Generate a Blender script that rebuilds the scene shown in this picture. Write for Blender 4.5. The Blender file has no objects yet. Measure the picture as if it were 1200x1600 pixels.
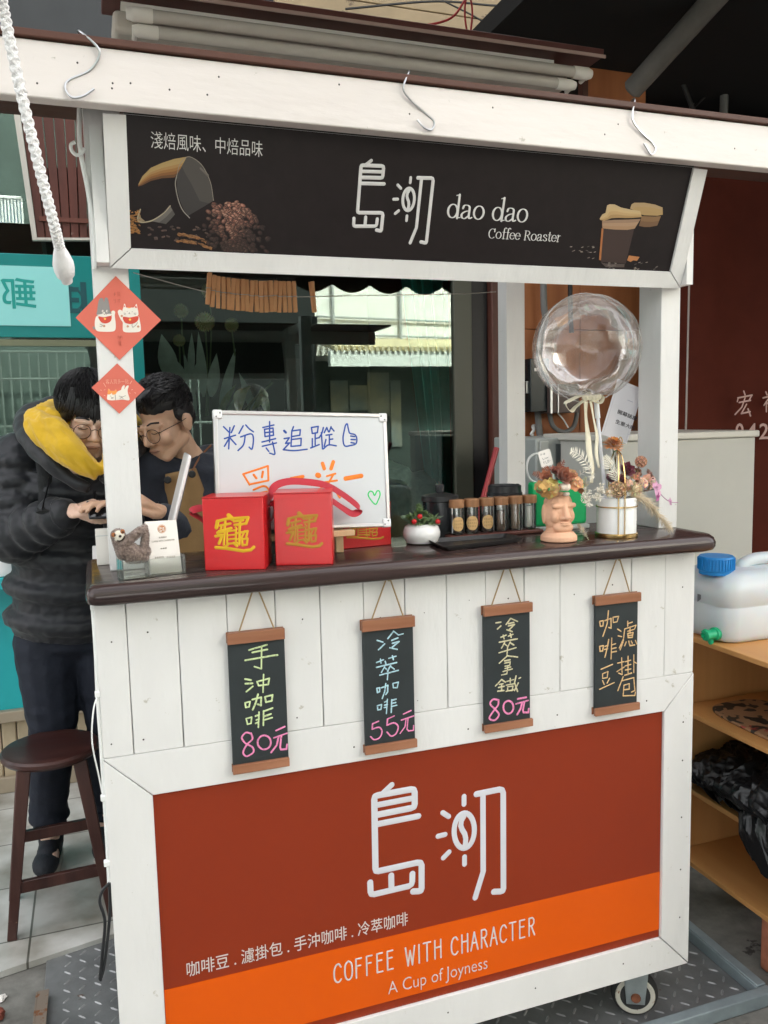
import bpy, bmesh, math, random
from mathutils import Vector as V, Matrix as MX, noise as NZ
SC = bpy.context.scene
COL = SC.collection
R = math.radians
random.seed(7)

# ------------------------------------------------------------ camera, sky, sun, exposure
CP = V((0.0158, -1.6518, 1.4906))
YAW, PIT, ROL, FPX = R(19.2134), R(6.4027), R(-1.3204), 1297.386
_f = V((math.sin(YAW)*math.cos(PIT), math.cos(YAW)*math.cos(PIT), -math.sin(PIT)))
_r0 = V((math.cos(YAW), -math.sin(YAW), 0))
_u0 = _r0.cross(_f)
_r = _r0*math.cos(ROL) + _u0*math.sin(ROL)
_u = -_r0*math.sin(ROL) + _u0*math.cos(ROL)
cd = bpy.data.cameras.new('camera')
cam = bpy.data.objects.new('camera', cd)
COL.objects.link(cam)
cam.matrix_world = MX(((_r.x, _u.x, -_f.x, CP.x), (_r.y, _u.y, -_f.y, CP.y), (_r.z, _u.z, -_f.z, CP.z), (0, 0, 0, 1)))
cd.sensor_fit = 'VERTICAL'
cd.sensor_height = 24
cd.lens = FPX/1600*24
cd.clip_start = 0.05
cd.clip_end = 300
SC.camera = cam

SUN_EL, SUN_AZ = R(50), R(15)          # azimuth clockwise from +y
wd = bpy.data.worlds.new('World')
SC.world = wd
wd.use_nodes = True
nt = wd.node_tree
sky = nt.nodes.new('ShaderNodeTexSky')
sky.sky_type = 'NISHITA'
sky.sun_disc = False
sky.sun_elevation = SUN_EL
sky.sun_rotation = SUN_AZ
sky.air_density = 1.0
sky.dust_density = 6.0
sky.ozone_density = 0.6
hs = nt.nodes.new('ShaderNodeHueSaturation')      # overcast: the cloud layer takes most of the blue out
hs.inputs['Saturation'].default_value = 0.10
nt.links.new(sky.outputs[0], hs.inputs['Color'])
nt.links.new(hs.outputs[0], nt.nodes['Background'].inputs[0])
nt.nodes['Background'].inputs[1].default_value = 0.15
sd = bpy.data.lights.new('sun', 'SUN')
sd.energy = 2.6
sd.angle = R(4)
sd.color = (1, 0.95, 0.88)
sun = bpy.data.objects.new('sun', sd)
COL.objects.link(sun)
sdir = V((math.sin(SUN_AZ)*math.cos(SUN_EL), math.cos(SUN_AZ)*math.cos(SUN_EL), math.sin(SUN_EL)))
sun.rotation_euler = sdir.to_track_quat('Z', 'Y').to_euler()
SC.view_settings.view_transform = 'Standard'
SC.view_settings.look = 'None'
SC.view_settings.gamma = 1
SC.view_settings.exposure = 2.7
SC.cycles.use_denoising = True
SC.cycles.max_bounces = 10
SC.cycles.transparent_max_bounces = 24
SC.cycles.caustics_reflective = False
SC.cycles.caustics_refractive = False

# ------------------------------------------------------------ helpers
def at(px, py, y=None, z=None, x=None):
    """the point in the place that the photograph shows at pixel (px, py), on the given plane"""
    d = _f + _r*((px-600)/FPX) - _u*((py-800)/FPX)
    if y is not None: t = (y-CP.y)/d.y
    elif z is not None: t = (z-CP.z)/d.z
    else: t = (x-CP.x)/d.x
    return CP + d*t

class Fr:
    """a flat frame: origin, right, up, outward normal"""
    def __init__(s, o, u=(1, 0, 0), v=(0, 0, 1)):
        s.o = V(o); s.u = V(u).normalized(); s.n = s.u.cross(V(v)).normalized(); s.v = s.n.cross(s.u)
    def p(s, a, b, c=0.0): return s.o + s.u*a + s.v*b + s.n*c
    def px(s, x, y, c=0.0):
        d = _f + _r*((x-600)/FPX) - _u*((y-800)/FPX)
        o = s.o + s.n*c
        q = CP + d*((o-CP).dot(s.n)/d.dot(s.n)) - o
        return q.dot(s.u), q.dot(s.v)
    def sh(s, c): return Fr(s.o + s.n*c, s.u, s.v)

ORG = {}
class MB:
    def __init__(s): s.v = []; s.f = []; s.c = []
    def add(s, pts): 
        i = len(s.v); s.v.extend(V(p) for p in pts); return i
    def face(s, pts, col=None):
        i = s.add(pts); s.f.append(tuple(range(i, i+len(pts)))); s.c.append(col)
    def fc(s, idx, col=None): s.f.append(tuple(idx)); s.c.append(col)
    def box(s, lo, hi, col=None): s.fbox(Fr((0, 0, 0), (1, 0, 0), (0, 1, 0)), lo, hi, col)
    def fbox(s, fr, lo, hi, col=None):
        a, b, c = lo; A, B, C = hi
        i = s.add([fr.p(*q) for q in ((a,b,c),(A,b,c),(A,B,c),(a,B,c),(a,b,C),(A,b,C),(A,B,C),(a,B,C))])
        for q in ((3,2,1,0),(4,5,6,7),(0,1,5,4),(1,2,6,5),(2,3,7,6),(3,0,4,7)): s.fc([i+k for k in q], col)
    def prism(s, fr, poly, c0, c1, col=None):
        n = len(poly)
        ar = sum(poly[k][0]*poly[(k+1) % n][1]-poly[(k+1) % n][0]*poly[k][1] for k in range(n))
        if ar < 0: poly = poly[::-1]
        i = s.add([fr.p(a, b, c0) for a, b in poly]); j = s.add([fr.p(a, b, c1) for a, b in poly])
        s.fc([j+k for k in range(n)], col); s.fc([i+n-1-k for k in range(n)], col)
        for k in range(n):
            m = (k+1) % n; s.fc((i+k, i+m, j+m, j+k), col)
    def ring(s, c, x, y, n): return s.add([c + x*math.cos(2*math.pi*k/n) + y*math.sin(2*math.pi*k/n) for k in range(n)])
    def band(s, i, j, n, col=None):
        for k in range(n):
            m = (k+1) % n; s.fc((i+k, i+m, j+m, j+k), col)
    def tube(s, pts, r, n=8, closed=False, cap=True, flat=1.0, up=None, col=None):
        pts = [V(p) for p in pts]; N = len(pts)
        rs = r if isinstance(r, (list, tuple)) else [r]*N
        idx = []; x = None
        for k in range(N):
            if closed: t = pts[(k+1) % N]-pts[k-1]
            else: t = pts[min(k+1, N-1)]-pts[max(k-1, 0)]
            if t.length < 1e-9: t = V((0, 0, 1))
            t.normalize()
            if up is not None: x = V(up)
            elif x is None: x = V((0, 0, 1)) if abs(t.z) < .9 else V((1, 0, 0))
            x = (x - t*x.dot(t))
            if x.length < 1e-6: x = t.orthogonal()
            x.normalize(); y = t.cross(x)
            idx.append(s.ring(pts[k], x*rs[k], y*rs[k]*flat, n))
        for k in range(N-1): s.band(idx[k], idx[k+1], n, col)
        if closed: s.band(idx[-1], idx[0], n, col)
        elif cap:
            s.fc([idx[0]+k for k in range(n-1, -1, -1)], col); s.fc([idx[-1]+k for k in range(n)], col)
    def lathe(s, prof, c, n=24, up=(0, 0, 1), col=None, sx=1.0, sy=1.0, ref=None, caps=True):
        up = V(up).normalized(); x = V(ref) if ref else up.orthogonal()
        x = (x-up*x.dot(up)).normalized(); y = up.cross(x); c = V(c); idx = []
        for r, h in prof: idx.append(s.ring(c+up*h, x*max(r, 1e-5)*sx, y*max(r, 1e-5)*sy, n))
        for a, b in zip(idx, idx[1:]): s.band(a, b, n, col)
        if caps:
            s.fc([idx[0]+k for k in range(n-1, -1, -1)], col); s.fc([idx[-1]+k for k in range(n)], col)
    def ell(s, c, r, rot=None, nu=14, nv=9, col=None, bump=0, seed=0):
        if not isinstance(r, (tuple, list)): r = (r, r, r)
        m = rot if rot else MX.Identity(3); c = V(c); idx = []
        for j in range(1, nv):
            th = math.pi*j/nv; row = []
            for k in range(nu):
                ph = 2*math.pi*k/nu; q = V((math.sin(th)*math.cos(ph), math.sin(th)*math.sin(ph), -math.cos(th)))
                if bump: q *= 1+bump*NZ.noise(q*2.2+V((seed, seed*1.7, 0)))
                row.append(c+m@V((q.x*r[0], q.y*r[1], q.z*r[2])))
            idx.append(s.add(row))
        for a, b in zip(idx, idx[1:]): s.band(a, b, nu, col)
        p = s.add([c+m@V((0, 0, -r[2])), c+m@V((0, 0, r[2]))])
        for k in range(nu):
            s.fc((p, idx[0]+(k+1) % nu, idx[0]+k), col); s.fc((p+1, idx[-1]+k, idx[-1]+(k+1) % nu), col)
    def grid(s, fn, nu, nv, col=None, close_u=False):
        i = s.add([fn(a/nu, b/nv) for b in range(nv+1) for a in range(nu+1)])
        for b in range(nv):
            for a in range(nu):
                q = i+b*(nu+1)+a
                s.fc((q, q+1, q+nu+2, q+nu+1), col(a/nu, b/nv) if callable(col) else col)
    def leaf(s, base, d, n, L, W, bend=0.0, seg=5, fold=.15, col=None, tip=1.0):
        d = V(d).normalized(); n = V(n); n = (n-d*n.dot(d)).normalized(); sd = d.cross(n); base = V(base); rows = []
        for k in range(seg+1):
            t = k/seg; w = W*.5*(math.sin(math.pi*min(1, t**.8*.93+.07)))**tip
            c = base+d*L*t+n*(-bend*L*t*t)
            rows.append(s.add([c-sd*w+n*fold*w, c, c+sd*w+n*fold*w]))
        for a, b in zip(rows, rows[1:]):
            s.fc((a, a+1, b+1, b), col); s.fc((a+1, a+2, b+2, b+1), col)
    def stroke(s, fr, pts, w, h=.0006, closed=False, smooth=False, col=None, nib=None, c0=0.0):
        """a pen stroke lying on the frame: half-round ribbon with round ends"""
        if smooth: pts = curve(pts, closed)
        if not closed and not smooth and len(pts) > 2:           # break at sharp corners
            run = [pts[0]]
            for k in range(1, len(pts)-1):
                a = V(pts[k])-V(pts[k-1]); b = V(pts[k+1])-V(pts[k]); run.append(pts[k])
                if a.length > 0 and b.length > 0 and a.angle(b) > R(40):
                    s.stroke(fr, run, w, h, col=col, nib=nib, c0=c0); run = [pts[k]]
            run.append(pts[-1]); pts = run
        P = [V((p[0], p[1])) for p in pts]; N = len(P)
        if N == 1: P.append(P[0]+V((w*.05, 0))); N = 2
        rows = []
        def row(c, m, ww):
            rows.append(s.add([fr.p(c.x+m.x*ww*.5*x, c.y+m.y*ww*.5*x, c0+h*z) for x, z in ((-1, 0), (-.75, .7), (0, 1), (.75, .7), (1, 0))]))
        for k in range(N):
            if closed: t = P[(k+1) % N]-P[k-1]
            else: t = P[min(k+1, N-1)]-P[max(k-1, 0)]
            if t.length < 1e-9: t = V((1, 0))
            t.normalize(); m = V((t.y, -t.x))
            ww = w[k] if isinstance(w, (list, tuple)) else w
            if nib: ww = nib[0]+(nib[1]-nib[0])*abs(t.y)**1.4
            if not closed and k == 0:
                for a in (85, 50, 20): row(P[0]-t*ww*.5*math.sin(R(a)), m, ww*math.cos(R(a)))
            row(P[k], m, ww)
            if not closed and k == N-1:
                for a in (20, 50, 85): row(P[k]+t*ww*.5*math.sin(R(a)), m, ww*math.cos(R(a)))
        prs = list(zip(rows, rows[1:])) + ([(rows[-1], rows[0])] if closed else [])
        for a, b in prs:
            for q in range(4): s.fc((a+q, b+q, b+q+1, a+q+1), col)
    def pstroke(s, fr, org, sc, pts, w, **k):
        """stroke given in pixels of an enlarged part of the photograph"""
        q = [fr.px(org[0]+x*sc, org[1]+y*sc) for x, y in pts]
        x0, y0 = org[0]+pts[0][0]*sc, org[1]+pts[0][1]*sc
        g = (V(fr.px(x0, y0))-V(fr.px(x0, y0+10))).length/10*sc
        s.stroke(fr, q, [v*g for v in w] if isinstance(w, (list, tuple)) else w*g, **k)
    def pgon(s, fr, org, sc, pts, c0, c1, col=None):
        s.prism(fr, [fr.px(org[0]+x*sc, org[1]+y*sc) for x, y in pts], c0, c1, col)
    def build(s, name, mat, parent=None, smooth=True, ang=38, bevel=0, base=None, seg=2, solid=0):
        me = bpy.data.meshes.new(name)
        if parent is not None: o0 = ORG[parent.name]
        elif base is not None: o0 = V(base)
        else:
            o0 = V((sum(v.x for v in s.v)/len(s.v), sum(v.y for v in s.v)/len(s.v), min(v.z for v in s.v)))
        me.from_pydata([tuple(v-o0) for v in s.v], [], s.f)
        if any(c is not None for c in s.c):
            at_ = me.color_attributes.new('Col', 'FLOAT_COLOR', 'CORNER'); k = 0
            for f, c in zip(s.f, s.c):
                c = c or (1, 1, 1)
                for _ in f: at_.data[k].color = (c[0], c[1], c[2], 1); k += 1
        me.materials.append(mat)
        if smooth:
            me.polygons.foreach_set('use_smooth', [True]*len(me.polygons))
            me.set_sharp_from_angle(angle=R(ang))
        me.update()
        o = bpy.data.objects.new(name, me); COL.objects.link(o)
        if parent is not None: o.parent = parent
        else: o.location = o0
        ORG[o.name] = o0
        if bevel:
            b = o.modifiers.new('bevel', 'BEVEL'); b.width = bevel; b.segments = seg; b.limit_method = 'ANGLE'; b.angle_limit = R(40)
        if solid:
            b = o.modifiers.new('solid', 'SOLIDIFY'); b.thickness = solid
        return o

def curve(pts, closed=False, n=6):
    """Catmull-Rom through the points (2-D or 3-D)"""
    P = [V(p) for p in pts]; N = len(P); out = []
    for k in range(N if closed else N-1):
        a = P[k-1] if (closed or k > 0) else P[k]*2-P[k+1]
        b = P[k]; c = P[(k+1) % N]
        d = P[(k+2) % N] if (closed or k+2 < N) else c*2-b
        for j in range(n):
            t = j/n
            out.append(((b*2)+(c-a)*t+(a*2-b*5+c*4-d)*t*t+(b*3-a-c*3+d)*t**3)*.5)
    if not closed: out.append(P[-1])
    return out

def tag(o, label=None, cat=None, group=None, kind=None):
    if label: o['label'] = label
    if cat: o['category'] = cat
    if group: o['group'] = group
    if kind: o['kind'] = kind
    return o
def thing(name, label, cat, loc, group=None):
    o = bpy.data.objects.new(name, None); COL.objects.link(o); o.location = V(loc); o.empty_display_size = .05
    ORG[o.name] = V(loc)
    return tag(o, label, cat, group)
def kids(o): return [c for c in bpy.data.objects if c.parent == o]
def copy_tree(o, parent=None):
    c = o.copy(); COL.objects.link(c); ORG[c.name] = ORG[o.name]
    if parent: c.parent = parent
    for ch in kids(o): copy_tree(ch, c)
    return c

def text_mb(mb, fr, s, rect, c0=.0004, h=.0004, thin=0.0, mirror=False, col=None, sx=None):
    """printed words: the built-in font as a mesh, fitted to rect = (a0, b0, a1, b1) on the frame"""
    cu = bpy.data.curves.new('t', 'FONT'); cu.body = s; cu.size = 1; cu.resolution_u = 3; cu.extrude = .002; cu.offset = thin
    o = bpy.data.objects.new('t', cu); COL.objects.link(o); bpy.context.view_layer.update()
    me = bpy.data.meshes.new_from_object(o.evaluated_get(bpy.context.evaluated_depsgraph_get()))
    bpy.data.objects.remove(o); bpy.data.curves.remove(cu)
    xs = [v.co.x for v in me.vertices]; ys = [v.co.y for v in me.vertices]
    x0, x1, y0, y1 = min(xs), max(xs), min(ys), max(ys); a0, b0, a1, b1 = rect
    pts = []
    for v in me.vertices:
        t = (v.co.x-x0)/(x1-x0)
        if mirror: t = 1-t
        pts.append(fr.p(a0+(a1-a0)*t, b0+(b1-b0)*(v.co.y-y0)/(y1-y0), c0+(h if v.co.z > 0 else 0)))
    i = mb.add(pts)
    for p in me.polygons: mb.fc([i+k for k in (reversed(p.vertices) if mirror else p.vertices)], col)
    bpy.data.meshes.remove(me)

def remesh(name, mb, voxel, mat, parent, smooth=4, keep=None):
    """melts overlapping pieces into one continuous surface"""
    o = mb.build(name, mat, parent)
    m = o.modifiers.new('r', 'REMESH'); m.mode = 'VOXEL'; m.voxel_size = voxel; m.use_smooth_shade = True
    if smooth:
        m = o.modifiers.new('s', 'SMOOTH'); m.factor = .5; m.iterations = smooth
    bpy.context.view_layer.update()
    me = bpy.data.meshes.new_from_object(o.evaluated_get(bpy.context.evaluated_depsgraph_get()))
    old = o.data; o.modifiers.clear(); o.data = me; bpy.data.meshes.remove(old); me.name = name
    return o
def displace(o, fn):
    me = o.data; co = [v.co.copy() for v in me.vertices]; nn = [v.normal.copy() for v in me.vertices]
    me.vertices.foreach_set('co', [x for c, n in zip(co, nn) for x in c+n*fn(c)]); me.update()
def cap(mb, a, b, ra, rb=None, n=12):
    rb = ra if rb is None else rb; a = V(a); b = V(b); d = b-a
    if d.length < 1e-6: d = V((0, 0, 1e-4))
    t = d.normalized(); pts = []; rs = []
    for k in (85, 60, 30): pts.append(a-t*ra*math.sin(R(k))); rs.append(ra*math.cos(R(k)))
    for k in range(5): pts.append(a+d*k/4); rs.append(ra+(rb-ra)*k/4)
    for k in (30, 60, 85): pts.append(b+t*rb*math.sin(R(k))); rs.append(rb*math.cos(R(k)))
    mb.tube(pts, rs, n)

# ------------------------------------------------------------ materials
MATS = {}
def mat(name, col, rough=.5, metal=0.0, spec=.5, var=0.0, vs=8.0, bump=0.0, bs=40.0, stretch=(1, 1, 1), col2=None, trans=0.0, ior=1.45,
        alpha=1.0, attr=False, rv=0.0, sheen=0, sss=0, coat=0, spots=None, vd=4.0, c2t=(.4, .6), bd=3.0):
    if name in MATS: return MATS[name]
    m = bpy.data.materials.new(name); m.use_nodes = True; N = m.node_tree.nodes; L = m.node_tree.links
    b = N['Principled BSDF']; MATS[name] = m
    b.inputs['Base Color'].default_value = (*col, 1); b.inputs['Roughness'].default_value = rough
    b.inputs['Metallic'].default_value = metal; b.inputs['IOR'].default_value = ior
    b.inputs['Specular IOR Level'].default_value = spec
    b.inputs['Transmission Weight'].default_value = trans; b.inputs['Alpha'].default_value = alpha
    if sheen: b.inputs['Sheen Weight'].default_value = sheen
    if coat: b.inputs['Coat Weight'].default_value = coat; b.inputs['Coat Roughness'].default_value = .12
    if sss:
        b.inputs['Subsurface Weight'].default_value = sss; b.inputs['Subsurface Radius'].default_value = (1, .35, .2); b.inputs['Subsurface Scale'].default_value = .008
    tc = N.new('ShaderNodeTexCoord'); mp = N.new('ShaderNodeMapping'); mp.inputs['Scale'].default_value = stretch
    L.new(tc.outputs['Object'], mp.inputs['Vector'])
    src = None
    if attr:
        a = N.new('ShaderNodeVertexColor'); a.layer_name = 'Col'; src = a.outputs['Color']
    if var or col2 or rv:
        nz = N.new('ShaderNodeTexNoise'); nz.inputs['Scale'].default_value = vs; nz.inputs['Detail'].default_value = vd; nz.inputs['Roughness'].default_value = .62
        L.new(mp.outputs[0], nz.inputs['Vector'])
        if col2:
            rp = N.new('ShaderNodeValToRGB'); rp.color_ramp.elements[0].position = c2t[0]; rp.color_ramp.elements[1].position = c2t[1]
            rp.color_ramp.elements[0].color = (*col, 1); rp.color_ramp.elements[1].color = (*col2, 1)
            L.new(nz.outputs[0], rp.inputs[0]); src = rp.outputs[0]
        if var:
            mr = N.new('ShaderNodeMapRange'); mr.inputs['From Min'].default_value = .25; mr.inputs['From Max'].default_value = .75
            mr.inputs['To Min'].default_value = 1-var; mr.inputs['To Max'].default_value = 1+var
            L.new(nz.outputs[0], mr.inputs[0])
            hv = N.new('ShaderNodeHueSaturation'); L.new(mr.outputs[0], hv.inputs['Value'])
            if src: L.new(src, hv.inputs['Color'])
            else: hv.inputs['Color'].default_value = (*col, 1)
            src = hv.outputs[0]
        if rv:
            mr2 = N.new('ShaderNodeMapRange'); mr2.inputs['From Min'].default_value = .3; mr2.inputs['From Max'].default_value = .7
            mr2.inputs['To Min'].default_value = max(.02, rough-rv); mr2.inputs['To Max'].default_value = min(1, rough+rv)
            L.new(nz.outputs[0], mr2.inputs[0]); L.new(mr2.outputs[0], b.inputs['Roughness'])
    if spots:                                            # (scale, threshold, colour): small chips and dirt
        n3 = N.new('ShaderNodeTexNoise'); n3.inputs['Scale'].default_value = spots[0]; n3.inputs['Detail'].default_value = 6; n3.inputs['Roughness'].default_value = .7
        L.new(tc.outputs['Object'], n3.inputs['Vector'])
        r3 = N.new('ShaderNodeValToRGB'); r3.color_ramp.elements[0].position = spots[1]; r3.color_ramp.elements[1].position = min(1, spots[1]+.04)
        L.new(n3.outputs[0], r3.inputs[0])
        mx = N.new('ShaderNodeMix'); mx.data_type = 'RGBA'
        L.new(r3.outputs[0], mx.inputs['Factor'])
        if src: L.new(src, mx.inputs['A'])
        else: mx.inputs['A'].default_value = (*col, 1)
        mx.inputs['B'].default_value = (*spots[2], 1); src = mx.outputs['Result']
    if src: L.new(src, b.inputs['Base Color'])
    if bump:
        n2 = N.new('ShaderNodeTexNoise'); n2.inputs['Scale'].default_value = bs; n2.inputs['Detail'].default_value = bd
        L.new(mp.outputs[0], n2.inputs['Vector'])
        bp = N.new('ShaderNodeBump'); bp.inputs['Strength'].default_value = bump; bp.inputs['Distance'].default_value = .004
        L.new(n2.outputs[0], bp.inputs['Height']); L.new(bp.outputs[0], b.inputs['Normal'])
    return m
def wood(name, c1, c2, axis='x', rough=.45, scale=14, bump=.15, coat=0, spots=None):
    st = {'x': (.12, 1.6, 1.6), 'y': (1.6, .12, 1.6), 'z': (1.6, 1.6, .12)}[axis]
    return mat(name, c1, rough, col2=c2, vs=scale, stretch=st, vd=6, c2t=(.35, .68), bump=bump, bs=scale*3, coat=coat, rv=.08, spots=spots)
def glass(name, tint=(1, 1, 1), ior=1.5, gloss=(1, 1, 1), rough=0.0, film=0.0, filmcol=(.8, .8, .8), streak=0, fk=1.0):
    m = bpy.data.materials.new(name); m.use_nodes = True; N = m.node_tree.nodes; L = m.node_tree.links; MATS[name] = m
    N.remove(N['Principled BSDF'])
    t = N.new('ShaderNodeBsdfTransparent'); t.inputs[0].default_value = (*tint, 1)
    g = N.new('ShaderNodeBsdfGlossy'); g.inputs['Roughness'].default_value = rough; g.inputs[0].default_value = (*gloss, 1)
    fr = N.new('ShaderNodeFresnel'); fr.inputs[0].default_value = ior
    mu = N.new('ShaderNodeMath'); mu.operation = 'MULTIPLY'; mu.inputs[1].default_value = fk; L.new(fr.outputs[0], mu.inputs[0])
    mx = N.new('ShaderNodeMixShader'); L.new(mu.outputs[0], mx.inputs[0]); L.new(t.outputs[0], mx.inputs[1]); L.new(g.outputs[0], mx.inputs[2])
    out = mx.outputs[0]
    if film:
        d = N.new('ShaderNodeBsdfDiffuse'); d.inputs[0].default_value = (*filmcol, 1)
        m2 = N.new('ShaderNodeMixShader'); L.new(out, m2.inputs[1]); L.new(d.outputs[0], m2.inputs[2])
        if streak:
            tc = N.new('ShaderNodeTexCoord'); nz = N.new('ShaderNodeTexNoise'); nz.inputs['Scale'].default_value = streak; nz.inputs['Detail'].default_value = 8; nz.inputs['Distortion'].default_value = 1.2
            L.new(tc.outputs['Object'], nz.inputs[0]); mr = N.new('ShaderNodeMapRange'); mr.inputs['From Min'].default_value = .45; mr.inputs['From Max'].default_value = .75
            mr.inputs['To Min'].default_value = film*.3; mr.inputs['To Max'].default_value = film*2; L.new(nz.outputs[0], mr.inputs[0]); L.new(mr.outputs[0], m2.inputs[0])
        else: m2.inputs[0].default_value = film
        out = m2.outputs[0]
    L.new(out, N['Material Output'].inputs[0])
    return m
# ------------------------------------------------------------ palette
white = mat('white_paint', (.72, .705, .69), .42, var=.07, vs=3.2, vd=7, bump=.75, bs=26, bd=6, stretch=(1, 1, .30), spots=(26, .66, (.50, .47, .41)), rv=.12)
whitev = mat('white_paint_pink_bounce', (.70, .64, .61), .36, var=.06, vs=3, vd=7, bump=.7, bs=24, bd=6, stretch=(.25, 1, 1), spots=(26, .66, (.48, .44, .39)), rv=.12)  # reddish bounce light is tinted into the beam's white
screw = mat('screw_dark', (.06, .05, .045), .6)
darkwood = wood('counter_wood', (.030, .018, .017), (.062, .036, .032), 'x', .22, 16, .12, spots=(60, .72, (.12, .085, .07)))
brownwood = wood('brown_wood', (.055, .02, .013), (.10, .036, .022), 'x', .55, 10, .3)
brownwoodz = wood('brown_wood_upright', (.06, .02, .014), (.115, .038, .024), 'z', .55, 10, .3)
railwood = wood('rail_wood', (.25, .095, .045), (.36, .16, .085), 'x', .5, 22, .1)
orangewood = wood('orange_ply', (.30, .095, .03), (.40, .145, .05), 'z', .6, 7, .1)
shelfwood = wood('shelf_ply', (.54, .25, .075), (.62, .32, .115), 'y', .5, 6, .05)
palewood = wood('pale_wood', (.55, .36, .19), (.68, .48, .28), 'z', .55, 18, .08)
blackm = mat('black_plastic', (.014, .014, .016), .4)
steel = mat('steel', (.55, .55, .56), .28, 1.0)
grey = mat('ceiling_grey', (.075, .08, .085), .8, var=.25, vs=2)
dark = mat('dark_void', (.012, .010, .009), .9)
red_metal = mat('red_brown_metal', (.115, .038, .03), .55, var=.2, vs=9)
teal = mat('teal_board', (.006, .20, .19), .35, var=.08, vs=4)
tealdark = mat('teal_dark', (.004, .10, .10), .45)
cyan = mat('cyan_panel', (.02, .42, .45), .35, var=.06, vs=3)

def structure(name, mb, m, **k):
    return tag(mb.build(name, m, **k), kind='structure')

# ------------------------------------------------------------ the ground
GZ, TZ, WY = -0.122, -0.10, 2.213            # street ground, tiled step, shop front plane
concrete = mat('concrete', (.095, .09, .08), .85, col2=(.26, .25, .225), vs=8, vd=9, bump=.5, bs=40, spots=(7, .63, (.055, .05, .045)), c2t=(.3, .7))
g = MB(); g.face([(-60, -60, GZ), (60, -60, GZ), (60, 60, GZ), (-60, 60, GZ)])
structure('ground', g, concrete, smooth=False)
asphalt = mat('asphalt', (.045, .045, .047), .9, var=.25, vs=14, bump=.4, bs=120)
g = MB(); g.face([(-60, -7.4, GZ+.004), (60, -7.4, GZ+.004), (60, -2.6, GZ+.004), (-60, -2.6, GZ+.004)])
structure('road', g, asphalt, smooth=False)

def tile_material():
    m = mat('floor_tiles', (.62, .60, .56), .28, bump=.08, bs=30); N = m.node_tree.nodes; L = m.node_tree.links
    tc = N.new('ShaderNodeTexCoord'); mp = N.new('ShaderNodeMapping'); mp.inputs['Rotation'].default_value = (0, 0, R(0))
    br = N.new('ShaderNodeTexBrick'); br.offset = 0; br.inputs['Scale'].default_value = 1.0
    br.inputs['Brick Width'].default_value = .33; br.inputs['Row Height'].default_value = .33; br.inputs['Mortar Size'].default_value = .0035
    br.inputs['Color1'].default_value = (.64, .62, .585, 1); br.inputs['Color2'].default_value = (.56, .545, .51, 1); br.inputs['Mortar'].default_value = (.17, .16, .14, 1)
    mp.inputs['Location'].default_value = (.03, .12, 0)
    L.new(tc.outputs['Object'], mp.inputs[0]); L.new(mp.outputs[0], br.inputs['Vector'])
    nz = N.new('ShaderNodeTexNoise'); nz.inputs['Scale'].default_value = 5; nz.inputs['Detail'].default_value = 9; L.new(tc.outputs['Object'], nz.inputs[0])
    rp = N.new('ShaderNodeValToRGB'); rp.color_ramp.elements[0].position = .28; rp.color_ramp.elements[1].position = .60
    rp.color_ramp.elements[0].color = (.42, .39, .34, 1); rp.color_ramp.elements[1].color = (1, 1, 1, 1); L.new(nz.outputs[0], rp.inputs[0])
    mx = N.new('ShaderNodeMix'); mx.data_type = 'RGBA'; mx.blend_type = 'MULTIPLY'; mx.inputs['Factor'].default_value = 1
    L.new(br.outputs[0], mx.inputs['A']); L.new(rp.outputs[0], mx.inputs['B']); L.new(mx.outputs['Result'], N['Principled BSDF'].inputs['Base Color'])
    return m
g = MB(); e0 = at(25, 1510, z=TZ); e1 = at(160, 1465, z=TZ); d = (e1-e0).normalized()
a = e0-d*3.5; b = e0+d*7.0
g.prism(Fr((0, 0, GZ+.002), (1, 0, 0), (0, 1, 0)), [(a.x, a.y), (b.x, b.y), (b.x, 5), (a.x, 5)], 0, TZ-GZ-.002)
structure('tiled_floor', g, tile_material(), smooth=False)

# ------------------------------------------------------------ shop front behind the cart
sf = thing('shop_front', 'glass shop front with teal frame, dark frames and a wooden doorway behind the white cart', 'shop front', (0, WY, TZ))
XR, XW0, XW1 = at(708, 600, y=WY).x, at(736, 600, y=WY).x, at(762, 600, y=WY).x
ZT, ZP = at(0, 905, y=WY).z, at(0, 1110, y=WY).z
mb = MB()                                     # kick panel of upright slats with a cap board
for k in range(46):
    x = -2.6+k*.062; mb.box((x, WY, TZ), (x+.058, WY+.03, ZP-.05))
mb.build('slat_panel', mat('beige_slats', (.46, .36, .24), .6, var=.12, vs=6), sf, bevel=.006)
mb = MB(); mb.box((-2.6, WY-.035, ZP-.05), (XR+.1, WY+.05, ZP)); mb.box((-2.6, WY-.03, TZ), (XR+.1, WY-.002, TZ+.07))
mb.build('cap_board', mat('cap_board', (.36, .29, .21), .55, var=.15, vs=5), sf, bevel=.005)
mb = MB(); mb.box((-2.6, WY, ZP), (.2, WY+.03, ZT)); mb.box((.255, WY, ZP), (XR, WY+.03, .80))
mb.build('lower_panel', cyan, sf)
mb = MB(); mb.box((-2.6, WY-.012, ZT), (.2, WY+.03, ZT+.03)); mb.build('sill', tealdark, sf, bevel=.004)
zt1, zt0 = at(60, 398, y=WY).z, at(60, 528, y=WY).z
frT = Fr((0, WY-.01, 0))
mb = MB(); mb.box((-2.6, WY-.01, zt0), (.2, WY+.03, zt1)); transom = mb.build('transom_board', teal, sf, bevel=.003)
mb = MB(); a0, b1 = frT.px(-420, 400); a1, b0 = frT.px(111, 510); b1 = frT.px(40, 416)[1]
mb.fbox(frT, (a0, b0, .0005), (a1, b1, .004)); light_panel = mb.build('pale_sign_panel', mat('pale_cyan', (.28, .66, .64), .3), transom)
mb = MB(); fr2 = frT.sh(.0045); 
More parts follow.
